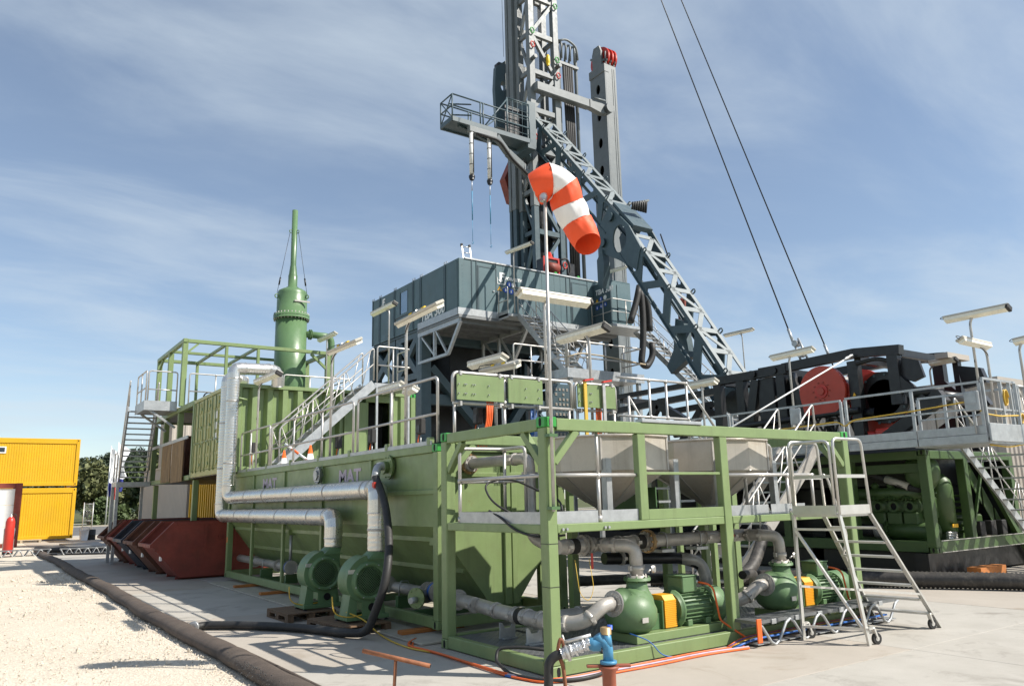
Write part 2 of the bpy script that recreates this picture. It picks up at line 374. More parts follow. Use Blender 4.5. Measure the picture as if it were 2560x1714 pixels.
for k in range(11000):
    t = random.random(); y = -4.5+26*t**1.7; x = -2.66-random.random()**1.5*(2.6+.12*y)
    s = random.choice((.006,.008,.011,.014))*random.uniform(.7,1.35)*(1+.025*max(0, y))*(2.2 if random.random() < .02 else 1)
    R = Matrix.Rotation(random.uniform(0,6.3), 3, Vector((random.uniform(-1,1),random.uniform(-1,1),random.uniform(-1,1))).normalized())
    sc = Vector((s*random.uniform(.8,1.4), s, s*random.uniform(.5,.9)))
    st.add([(x+p.x, y+p.y, .006+s*.3+p.z) for p in (R@Vector((q.x*sc.x, q.y*sc.y, q.z*sc.z)) for q in Q)], HF)
o = st.obj('gravel_stones', 'stone', kind='stuff'); tag(o, 'loose pale limestone gravel chippings covering the yard', 'gravel')
# road and verges beyond the yard
M().add([(-80,62.5,-.02),(140,62.5,-.02),(140,96,-.02),(-80,96,-.02)], [(0,1,2,3)]).obj('road', 'm_asphalt', kind='structure')
M().box(-80, 140, 96, 96.3, -.05, .12).obj('road_kerb', 'concrete_block', kind='structure')
M().add([(-80,112,-.015),(200,112,-.015),(200,119,-.015),(-80,119,-.015)], [(0,1,2,3)]).obj('far_path', 'm_concrete', kind='structure')
# hill with wood
hm = M(); hn = 40
def hillz(x, y): return max(-2, 74*math.exp(-((x-250)/170)**2-((y-850)/180)**2)+16*math.exp(-((x-60)/90)**2-((y-780)/140)**2)-3)
for j in range(hn+1):
    for i in range(hn+1):
        x = -260+i/hn*900; y = 500+j/hn*650; hm.v.append((x, y, hillz(x, y)))
for j in range(hn):
    for i in range(hn):
        a = j*(hn+1)+i; hm.f.append([a, a+1, a+hn+2, a+hn+1]); hm.s.append(True)
hm.obj('hill', 'leaf_dark', kind='structure')
fm = M()
def leaf(m, c, s, up=.3):
    n = Vector((random.gauss(0,1), random.gauss(0,1), random.gauss(0,1)+up)).normalized(); _, a, b = frame(n)
    r = random.uniform(0,6.28); u = (a*math.cos(r)+b*math.sin(r))*s; v = (b*math.cos(r)-a*math.sin(r))*s*random.uniform(.5,.8)
    m.v += [tuple(c-u), tuple(c+v), tuple(c+u), tuple(c-v)]; k = len(m.v); m.f.append([k-4,k-3,k-2,k-1]); m.s.append(False)
for k in range(1300):
    x = random.uniform(30,330); y = random.uniform(600,830); z = hillz(x, y)
    if z < 1: continue
    h = random.uniform(7,13); w = random.uniform(3,5)
    for q in range(42):
        d = Vector((random.gauss(0,1),random.gauss(0,1),random.gauss(0,1))).normalized()*random.uniform(.75,1)
        leaf(fm, Vector((x+d.x*w, y+d.y*w, z+h*.5+d.z*h*.55)), random.uniform(.9,1.7))
o = fm.obj('hill_forest', 'leaf_dark', kind='stuff'); tag(o, 'dark wooded hillside behind the yellow cabins', 'forest')
def tree(name, label, base, h, rad, nleaf, mt, ls, group=None, trunk=True, bottom=.25):
    base = Vector(base); t = thing(name, label, 'tree' if trunk else 'bush', base, group)
    tm = M(); k = max(.04, h*.018)
    tm.path([base, base+Vector((.1*h*.1, 0, h*.35)), base+Vector((-.02*h, .02*h, h*.8))], k, 7, rr=[k, k*.75, k*.2])
    cl = []
    for i in range(9 if trunk else 7):
        a = i*2.4+random.random(); zz = h*(bottom+.12+(.8-bottom)*random.random()); rr = rad*random.uniform(.35,.85)*math.sin(math.pi*min(.95, max(.12, (zz/h-bottom+.15)/(1.1-bottom))))
        p = base+Vector((math.cos(a)*rr, math.sin(a)*rr, zz)); cl.append((p, rad*random.uniform(.33,.55)))
        tm.path([base+Vector((0,0,max(.1, zz-rad*.5))), p], k*.3, 5, rr=[k*.4, k*.1])
    tm.obj('trunk', 'bark', t)
    cm = M(); cl.append((base+Vector((0,0,h*.82)), rad*.42)); cl.append((base+Vector((0,0,h*.55)), rad*.55))
    for i in range(nleaf):
        c, r = random.choice(cl); d = Vector((random.gauss(0,1),random.gauss(0,1),random.gauss(0,1))).normalized()*r*random.uniform(.45,1.08)
        leaf(cm, c+Vector((d.x, d.y, d.z*.85)), ls*random.uniform(.6,1.3))
    cm.obj('crown', mt, t); return t
for lab, x, y, h, r, nl, m_, ls in (
    ('tall olive green tree behind the open tread stairs', 23.5, 128, 15.5, 5.6, 4200, 'leaf_olive', .40),
    ('rounded dark tree behind the flagpoles', 18.5, 140, 9.5, 5.2, 3200, 'leaf', .42),
    ('broad low tree beside the yellow cabins', 11.0, 134, 8.6, 5.0, 3000, 'leaf_olive', .42),
    ('loose yellow green tree beside the street lamp', 28.5, 138, 9.5, 4.6, 2800, 'leaf_olive', .40),
    ('dark conical tree at the foot of the hill', 22, 172, 12.5, 5.0, 2600, 'leaf_dark', .45)):
    tree('tree', lab, (x, y, -.06), h, r, nl, m_, ls, 'trees along the road')
for lab, x, y, h, r, m_ in (('low clipped bush nearest the yellow cabins', 9.4, 112, 3.2, 2.2, 'leaf'), ('low bush behind the flagpoles', 16.5, 120, 3.0, 2.4, 'leaf_olive'),
    ('long green bush under the street lamp', 22.5, 122, 2.6, 2.6, 'leaf'), ('small round bush by the far path', 13.2, 121, 2.4, 1.8, 'leaf')):
    tree('bush', lab, (x, y, -.06), h, r, 1500, m_, .26, 'bushes along the road', trunk=False, bottom=.0)
def corrug(x0, x1, y, z0, z1, pitch, dep, ax='x'):
    """box-profile sheet facing -y (or -x when ax is y)"""
    n = max(1, int(round((x1-x0)/pitch))); p = (x1-x0)/n; pts = []
    for i in range(n):
        a = x0+i*p
        for fx, dd in ((.0,0),(.32,0),(.5,dep),(.82,dep)): pts.append((a+fx*p, dd))
    pts.append((x1, 0))
    if ax == 'x': return M().prof([(a, y+dd, z0) for a, dd in pts], (0,0,z1-z0))
    return M().prof([(y+dd, a, z0) for a, dd in pts], (0,0,z1-z0))
# yellow site cabins, one on the other
def cabin(z0, z1, lab, win):
    t = thing('site_cabin', lab, 'cabin', (0.4, 52.1, z0), 'yellow site cabins'); x0, x1, y0, y1 = -9.5, .42, 52.1, 58
    for x in (x0, x1-.22): 
        for y in (y0, y1-.2): M().box(x, x+.22, y, y+.2, z0, z1, .02).obj('corner_post', 'cabin_yellow', t)
    for z in (z0, z1-.32):
        M().box(x0+.222, x1-.222, y0+.004, y0+.12, z, z+(.22 if z == z0 else .32), .015).obj('rail', 'cabin_yellow', t)
        M().box(x1-.12, x1-.004, y0+.2, y1-.2, z, z+.25).obj('rail', 'cabin_yellow', t)
    corrug(x0+.2, x1-.2, y0+.05, z0+.2, z1-.3, .14, .010).obj('wall_panel', 'cabin_yellow', t)
    corrug(y0+.2, y1-.2, x1-.06, z0+.2, z1-.22, .14, -.010, 'y').obj('wall_panel', 'cabin_yellow', t)
    M().box(x0, x1, y0+.06, y1, z1-.03, z1+.01).obj('roof', 'cabin_yellow', t)
    for z in (z0+.12, z1-.1): M().box(x1-.15, x1-.09, y0-.004, y0+.02, z-.05, z+.05).obj('lifting_hole', 'dark_void', t)
    if win:
        w = M().box(-4.2, -3.72, y0+.01, y0+.06, z1-.98, z1-.55).obj('window', 'white', t)
        M().box(-4.1, -3.80, y0+.004, y0+.02, z1-.9, z1-.62).obj('pane', 'glass_dark', w)
cabin(.12, 3.35, 'yellow ribbed site cabin standing on the gravel under another', False)
cabin(3.5, 6.55, 'upper yellow ribbed site cabin with a small white framed window', True)
for x, lb in ((-8.6,'at its hidden end'),(-4.2,'in the middle'),(-.2,'at its near corner')): 
    tag(M().box(x-.25, x+.25, 52.2, 52.7, -.02, .115).obj('foundation_block', 'concrete_block'), 'grey concrete block under the lower yellow cabin '+lb, 'block', 'blocks under the cabin')
# red framed store with white panels and a big extinguisher
t = thing('storage_container', 'red framed storage container with white wall panels', 'container', (-3.0, 44, 0)); z1 = 3.45
M().box(-3.32, -3.0, 44, 44.3, 0, z1, .02).obj('corner_post', 'skip_red', t); M().box(-3.3, -3.02, 47.7, 47.98, 0, z1, .02).obj('corner_post', 'skip_red', t)
M().box(-8, -3.33, 44.02, 44.24, z1-.28, z1-.01, .01).obj('top_rail', 'skip_red', t); M().box(-8, -3.33, 44.02, 44.24, .02, .2, .01).obj('bottom_rail', 'skip_red', t)
for a, b, zz, ze in ((-5.6,-3.33,.22,1.1),(-5.6,-3.33,1.11,2.25),(-5.6,-3.33,2.26,z1-.3)): M().box(a, b, 44.1, 44.16, zz, ze, .01).obj('panel', 'white', t)
M().box(-3.2, -3.1, 44.3, 47.7, .05, z1-.05).obj('side_panel', 'skip_red', t)
M().box(-8, -3.05, 44.1, 47.95, z1-.05, z1-.01).obj('roof', 'skip_red', t)
t = thing('fire_extinguisher', 'large red fire extinguisher standing by the red container', 'extinguisher', (-3.72, 36, 0)); bx, by = -3.72, 36
M().lathe([(.17,.1),(.19,.16),(.19,1.45),(.15,1.6),(.07,1.68)], (bx,by,0), n=16).obj('cylinder', 'red', t)
M().lathe([(.05,1.66),(.06,1.75),(.04,1.8)], (bx,by,0), n=10).obj('valve', 'alu', t); M().path(rnd([(bx,by,1.78),(bx+.2,by-.05,1.8),(bx+.24,by,1.3),(bx+.22,by,.7)], .1), .02, 6).obj('hose', 'black_rubber', t)
M().path(rnd([(bx-.2,by,0.02),(bx-.2,by+.12,1.2),(bx+.2,by+.12,1.2),(bx+.2,by,0.02)], .1), .02, 6).obj('stand', 'galv', t); M().tube((bx-.2,by,.06),(bx+.2,by,.06),.06).obj('wheel_axle', 'black_rubber', t)
# flags
for i, (px_, y, hz, c) in enumerate(((900,100,9.6,'flag_blue'),(926,101,9.2,'flag_red'),(962,102,10.2,'flag_blue'))):
    x = U('R1',px_,880,'y',y).x
    lab = ('white flagpole with blue striped flag, outermost of three', 'white flagpole with red striped flag, middle of three', 'white flagpole with the largest white flag hanging limp')[i]
    t = thing('flagpole', lab, 'flag', (x,y,0), 'flagpoles by the road')
    M().tube((x,y,-.05),(x,y,hz),.09,8,.05).obj('pole', 'white', t)
    fw = (1.1,1.2,1.5)[i]; rows = 14
    fl = M()
    for r in range(rows+1):
        zz = hz-.15-r/rows*6.0
        for c_ in range(7):
            u_ = c_/6; fl.v.append((x+u_*fw*(.75+.25*math.sin(r*.5+i))*(1.0 if r < 10 else .6), y+.25*math.sin(u_*9+r*.4), zz-.8*u_*(1-r/rows)))
    A, B = M(), M(); A.v = fl.v; B.v = fl.v
    for r in range(rows):
        for c_ in range(6):
            q = [r*7+c_, r*7+c_+1, r*7+c_+8, r*7+c_+7]
            (B if r >= rows-4 else A).f.append(q); (B if r >= rows-4 else A).s.append(True)
    fo = A.obj('flag', 'flag_white', t); B.obj('flag_stripe', c, fo)
t = thing('street_lamp', 'thin white street lamp seen through the open stairs', 'lamp', (24.5,118,0)); M().tube((24.5,118,0),(24.5,118,8.6),.1,8,.05).obj('pole', 'white', t); M().box(24.2,25.1,117.9,118.1,8.55,8.75,.05).obj('head', 'white', t)
# temporary fence panel, bucket, box, pallet by the cabins
t = thing('fence_panel', 'grey wire mesh fence panel beside the lower yellow cabin', 'fence', (1.3,52.6,0))
for x in (1.0,1.55): M().tube((x,52.6,0),(x,52.6,2.4),.035,8).obj('post', 'galv', t)
for z in (.3,1.2,2.3): M().tube((1.03,52.6,z),(1.52,52.6,z),.02,6).obj('bar', 'galv', t)
mm = M()
for i in range(6): mm.tube((1.08+i*.08,52.6,.3),(1.08+i*.08,52.6,2.3),.006,4)
mm.obj('mesh', 'galv', t)
t = thing('bucket', 'white plastic bucket with handle on the gravel by the cabin', 'bucket', (.9,50.5,0)); M().lathe([(.22,0),(.28,.62),(.30,.64),(.26,.64),(.2,.05)], (.9,50.5,0), n=14).obj('shell', 'white', t); M().path(rnd([(.6,50.5,.6),(.65,50.4,.85),(1.15,50.4,.85),(1.2,50.5,.6)],.2),.012,5).obj('handle', 'galv', t)
t = thing('gas_drum', 'black drum next to the white bucket', 'drum', (1.35,51,0)); M().lathe([(.26,0),(.28,.05),(.28,.3),(.3,.32),(.28,.34),(.28,.62),(.24,.66),(.05,.67)], (1.35,51,0), n=14).obj('shell', 'black_rubber', t)
t = thing('pallet', 'pale wooden pallet lying in front of the lower yellow cabin', 'pallet', (-2.6,51,0))
for i in range(5): M().box(-3.6,-1.4,50.4+i*.26,50.6+i*.26,.13,.16).obj('board', 'wood_pale', t)
for x in (-3.5,-2.5,-1.5): M().box(x-.07,x+.07,50.4,51.64,.0,.128).obj('bearer', 'wood_pale', t)
t = thing('cabin_steps', 'yellow steel entrance steps beside the lower yellow cabin', 'steps', (-3.2,51,0))
for y in (50.2,51.2): M().beam((-4.2,y,.05),(-3.2,y,1.0),.05,.2).obj('stringer', 'cabin_yellow', t); M().path(rnd([(-4.2,y,.1),(-4.2,y,1.1),(-3.2,y,2.0),(-3.2,y,1.0)],.1),.03,6).obj('handrail', 'cabin_yellow', t)
for i in range(4): M().box(-4.15+i*.25,-3.9+i*.25,50.22,51.18,.2+i*.24,.24+i*.24).obj('tread', 'cabin_yellow', t)
# grey halls far behind
def hall(lab, x0, x1, y0, y1, h):
    t = thing('hall', lab, 'building', (x0,y0,0)); corrug(x0, x1, y0, 0, h, .6, .08).obj('front_wall', 'grey_clad', t); corrug(y0, y1, x0, 0, h, .6, .08, 'y').obj('side_wall', 'grey_clad', t)
    M().box(x0-.15, x1+.15, y0-.15, y1, h, h+.4).obj('roof_edge', 'grey_clad', t); M().box(x0+.1, x1-.1, y0+.1, y1-.1, h-.2, h+.05).obj('roof', 'grey_clad', t); M().box(x1-.2, x1, y0+.1, y1, 0, h).obj('end_wall', 'grey_clad', t)
hall('grey corrugated hall seen past the end of the corrugated container', 34, 52, 66, 84, 9.3)
hall('pale grey clad building behind the drawworks end', 47, 66, 15, 34, 8.4)
hall('light coloured workshop behind the pump unit stairs', 38, 60, -4, 9, 5.2)
# ================================================================== HELPERS FOR PLANT
def rail(lab, pts, zb, zt, mids=(), posts=None, r=.024, ends=True, mt='galv_rail', cat='railing', toe=None, nf=8):
    """guard rail along a polyline of (x, y); posts are (x, y)"""
    t = thing('guard_rail', lab, cat, (pts[0][0], pts[0][1], zb), 'guard rails')
    P = [(x, y, zt) for x, y in pts]
    if ends: P = [(*pts[0], zb+.02)]+P+[(*pts[-1], zb+.02)]
    M().path(rnd(P, .09), r, nf).obj('top_rail', mt, t)
    for m_ in mids: M().path(rnd([(x, y, m_) for x, y in pts], .05), r*.9, nf).obj('mid_rail', mt, t)
    for x, y in (posts or []):
        M().tube((x,y,zb),(x,y,zt-.005),r*.95,nf).obj('post', mt, t)
        M().tube((x,y,zt-.04),(x,y,zt+.02),r*1.35,nf).obj('clamp', mt, t); M().tube((x,y,zb),(x,y,zb+.07),r*1.4,nf).obj('foot', mt, t)
        for m_ in mids: M().tube((x,y,m_-.035),(x,y,m_+.035),r*1.35,nf).obj('clamp', mt, t)
    if toe:
        for a, b in zip(pts[:-1], pts[1:]): M().beam((*a, zb+toe/2), (*b, zb+toe/2), .008, toe).obj('toe_board', 'galv', t)
    return t
def flange(m, c, d, r, w=.022, nb=8, rb=.011):
    c = vec(c); d = vec(d).normalized(); m.lathe([(r,-w/2),(r,w/2)], c, d, 20)
    _, a, b = frame(d)
    for i in range(nb):
        an = 2*math.pi*i/nb; p = c+(a*math.cos(an)+b*math.sin(an))*r*.84; m.tube(p-d*w*1.1, p+d*w*1.1, rb, 6)
def bandclamp(m, c, d, r):
    c = vec(c); d = vec(d).normalized(); m.lathe([(r,-.03),(r*1.12,-.028),(r*1.14,0),(r*1.12,.028),(r,.03)], c, d, 18)
    _, a, b = frame(d); p = c+a*r*1.18; m.obox(p, a*.03, b*.022, d*.03); m.obox(c-a*r*1.18, a*.03, b*.022, d*.03)
def textmesh(txt, size, mt, name, parent, o, u, v, shear=0, ext=.003, bold=.0, wide=1):
    cu = bpy.data.curves.new('t', 'FONT'); cu.body = txt; cu.size = size; cu.extrude = ext; cu.shear = shear; cu.offset = bold; cu.resolution_u = 3
    ob = bpy.data.objects.new('t', cu); COL.objects.link(ob); dg = bpy.context.evaluated_depsgraph_get(); me = bpy.data.meshes.new_from_object(ob.evaluated_get(dg))
    bpy.data.objects.remove(ob); bpy.data.curves.remove(cu)
    u, v = vec(u).normalized(), vec(v).normalized(); n = u.cross(v); o = vec(o)-(ORG[parent.name] if parent else Vector())
    me.transform(Matrix.Diagonal((wide,1,1,1))); me.transform(Matrix(((u.x,v.x,n.x,o.x),(u.y,v.y,n.y,o.y),(u.z,v.z,n.z,o.z),(0,0,0,1)))); me.materials.clear(); me.materials.append(MT[mt]); me.name = name
    ob = bpy.data.objects.new(name, me); COL.objects.link(ob); ob.parent = parent; return ob
def casting(x, y, z, sx, sy, t, mt, up):
    """container corner casting whose outer corner is x, y, z; sx, sy point inwards; part of t"""
    a, b = .178*sx, .162*sy; h = .118*up
    m = M().box(min(x-.004*sx,x+a), max(x-.004*sx,x+a), min(y-.004*sy,y+b), max(y-.004*sy,y+b), min(z,z+h), max(z,z+h), .008)
    o = m.obj('corner_casting', mt, t)
    hz = z+h*.5; k = M()
    for (cx, cy, ux, uy) in ((x-.006*sx, y+b*.5, 0, 1), (x+a*.5, y-.006*sy, 1, 0)):
        pts = []
        for i in range(12):
            an = 2*math.pi*i/12; pu = .026*math.cos(an); pv = .038*math.sin(an)+(.014 if math.sin(an) > 0 else -.014)
            pts.append((cx+ux*pu, cy+uy*pu, hz+pv))
        k.solid(pts, (0.012*sx if uy else 0, .012*sy if ux else 0, 0))
    k.obj('lifting_hole', 'dark_void', o)
# ================================================================== PUMP FRAME (the open green container in front)
LX, LY, HA = 6.058, 2.438, 2.86; S = .16
A = thing('pump_frame', 'open green steel container frame holding hoppers and pumps', 'frame', (0,0,0))
for x, sx in ((0,1),(LX,-1)):
    for y, sy in ((0,1),(LY,-1)):
        M().box(min(x,x+sx*.15), max(x,x+sx*.15), min(y,y+sy*.15), max(y,y+sy*.15), .119, HA-.119, .012).obj('corner_post', 'green', A)
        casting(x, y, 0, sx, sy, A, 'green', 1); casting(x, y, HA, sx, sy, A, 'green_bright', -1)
def ab(n, x0,x1,y0,y1,z0,z1,m_='green',c=.008): return M().box(x0,x1,y0,y1,z0,z1,c).obj(n, m_, A)
for y in (.003, LY-.103): 
    ab('top_rail', .18, LX-.18, y, y+.1, HA-.155, HA-.012); ab('bottom_rail', .18, LX-.18, y, y+.1, .012, .165)
for x in (.003, LX-.103):
    ab('top_rail', x, x+.1, .165, LY-.165, HA-.15, HA-.012); ab('bottom_rail', x, x+.1, .165, LY-.165, .012, .165)
ab('deck_beam', .152, 3.0, .012, .10, 1.535, 1.635); ab('deck_beam', 3.17, LX-.152, .012, .10, 1.535, 1.635)
ab('deck_beam', .012, .10, .152, LY-.152, 1.53, 1.635); ab('deck_beam', LX-.1, LX-.012, .152, LY-.152, 1.53, 1.635); ab('deck_beam', .152, LX-.152, LY-.1, LY-.012, 1.535, 1.635)
ab('post', 1.47, 1.61, .012, .11, 1.637, HA-.157); ab('post', 3.01, 3.16, .008, .12, .167, HA-.157)
ab('post', 4.2, 4.33, LY-.13, LY-.01, .167, HA-.157); ab('post', 2.2, 2.33, LY-.13, LY-.01, .167, 1.53); ab('post', LX-.9, LX-.79, LY-.13, LY-.01, .167, HA-.157)
ab('kick_panel', 1.612, 3.008, .02, .035, 1.638, 1.765); ab('bar', 1.612, 3.008, .03, .06, 2.19, 2.225)
for p, q_ in (((.06,.15,2.33),(.06,.5,2.71)),((.06,LY-.15,2.33),(.06,LY-.52,2.71)),((.15,.055,2.33),(.5,.055,2.71)),((LX-.15,.055,2.33),(LX-.5,.055,2.71)),((LX-.06,.15,2.33),(LX-.06,.5,2.71)),((LX-.15,LY-.055,2.33),(LX-.5,LY-.055,2.71)),((.15,LY-.055,2.33),(.5,LY-.055,2.71))):
    M().beam(p, q_, .085, .085, ch=.006).obj('knee_brace', 'green', A)
M().box(1.55, 2.66, -.012, .12, HA-.01, HA+.035, .006).obj('cover_strip', 'galv', A)
for x0, x1 in ((.16,.80),(.86,1.465),(3.165,4.0),(4.06,4.85)): ab('toe_board', x0, x1, .05, .06, 1.637, 1.775, 'galv', 0)
ab('toe_board', .03, .04, .16, 2.0, 1.637, 1.775, 'galv', 0)
gm = M()
for i in range(75): gm.box(.105, LX-.105, .11+i*.03, .116+i*.03, 1.6, 1.632)
o = gm.obj('deck_grating', 'grating', A); o['kind'] = 'stuff'
for i, x0 in enumerate((.105,.98,1.96,2.94,3.92,4.9)):
    M().box(x0+.004, min(x0+.97, LX-.105), .105, LY-.105, .128, .14).obj('floor_plate', 'grating', A)
gm = M()
for i in range(118):
    for j in range(46):
        x, y = .13+i*.05, .13+j*.05; s = .5 if (i+j) % 2 else -.5
        gm.beam((x-.013,y-.013*s*2,.141),(x+.013,y+.013*s*2,.141),.007,.006)
o = gm.obj('tread_pattern', 'grating', A); o['kind'] = 'stuff'
gm = M()
for x in (.22,.28,.86,.92): gm.tube((x,.008,1.575),(x,-.012,1.575),.016,8)
for i in range(7): gm.tube((1.7+i*.19,.06,1.636),(1.7+i*.19,.06,1.652),.014,6)
gm.obj('bolts', 'galv', A)
# cable ties and thin cable down the corner post
gm = M()
for z in (.95,1.42): gm.box(-.004,.154,-.004,.154,z,z+.006)
gm.obj('cable_tie', 'black_rubber', A)
# green side plate gussets at the base
M().beam((3.62,.02,.168),(3.30,.02,.168),.03,.001).obj('rail_seam', 'green', A)
# galvanised inner railings
rail('short tube railing over the toe board, between corner post and first green post', [(.15,.07),(1.47,.07)], 1.64, 2.19, posts=[(.84,.07)], ends=False)
M().tube((.84,.07,2.19),(.84,.07,2.705),.022,8).obj('upright', 'galv_rail', bpy.data.objects['guard_rail'])
rail('tube railing above the toe board beside the rolling ladder', [(3.17,.07),(5.15,.07)], 1.64, 2.19, posts=[(4.5,.07),(5.1,.07)], ends=False)
rail('loop railing rising behind the rolling ladder inside the green frame', [(4.1,.5),(4.75,.5)], 1.64, 2.66, [2.19], [(4.1,.5)])
rail('tube railing along the short end of the green frame', [(.05,2.02),(.05,.16)], 1.64, 2.19, posts=[(.05,2.0)], ends=False)
rail('inner loop railing by the grey return pipe', [(.06,2.02),(.75,1.95),(.75,1.45)], 1.64, 2.62, [2.17], [(.75,1.95)])
# ---- hoppers
def hopper(cx, cy, lab):
    R, n = .92, 10; ph = math.radians(-27+90-49-9+6)
    t = thing('hopper', lab, 'hopper', (cx,cy,1.64), 'stainless hoppers')
    ring = lambda r, z: [(cx+r*math.cos(ph+2*math.pi*i/n), cy+r*math.sin(ph+2*math.pi*i/n), z) for i in range(n)]
    a, b = ring(R, 2.72), ring(R, 2.27)
    for i in range(n):
        j = (i+1) % n
        d = .0
        M().add([b[i],b[j],a[j],a[i]], [(0,1,2,3)]).obj('side_plate', 'steel_hopper', t)
    for i in range(0, n, 2):
        M().beam(b[i], a[i], .028, .028).obj('seam', 'steel_pipe', t)
    c = ring(.11, 1.76)
    k = M()
    for i in range(n): j = (i+1) % n; k.add([c[i],c[j],b[j],b[i]], [(0,1,2,3)])
    k.obj('cone', 'steel_hopper', t)
    k = M()
    for i in range(n):
        p, q_ = Vector(b[i]), Vector(c[i]); k.beam(p, p.lerp(q_, .8), .03, .012)
    k.obj('cone_rib', 'steel_pipe', t)
    M().lathe([(.13,1.70),(.13,1.77)], (cx,cy,0), n=14).obj('outlet', 'steel_pipe', t)
    M().path(ring(R+.01, 2.72)+[ring(R+.01, 2.72)[0]], .018, 6).obj('rim', 'steel_hopper', t)
    for dx, dy in ((-.62,-.75),(.62,-.75),(-.62,.62),(.62,.62)):
        M().angle((cx+dx,cy+dy,1.64),(cx+dx,cy+dy,2.42),.09,.008,up=(1,0,0)).obj('leg', 'galv', t)
hopper(1.93, 1.2, 'stainless steel hopper next to the windsock post, with dirty speckled plates')
hopper(4.08, 1.2, 'stainless steel hopper nearer the rolling ladder')
# ladder-like steps and green plates seen under the hoppers
t = thing('mixer_step', 'green stand with two galvanised steps between the hoppers', 'steps', (2.9,1.3,1.64))
M().box(2.62,2.64,.9,1.9,1.64,2.05).obj('side_plate', 'green_dark', t); M().box(2.66,3.5,1.88,1.9,1.64,2.0).obj('back_plate', 'green_dark', t)
for y, z in ((1.35,2.02),(1.0,1.83)): M().box(2.66,3.4,y-.12,y+.12,z,z+.03).obj('tread', 'galv', t)
t = thing('pail', 'dark grey pail standing on the upper deck beside the corner post', 'pail', (.33,.3,1.635))
M().lathe([(.07,0),(.085,.17),(.092,.175),(.08,.175),(.065,.01)], (.33,.3,1.636), n=16).obj('shell', 'black_rubber', t); M().path(rnd([(.25,.3,1.8),(.25,.26,1.84),(.41,.26,1.74),(.41,.3,1.8)],.03),.005,5).obj('handle', 'galv', t)
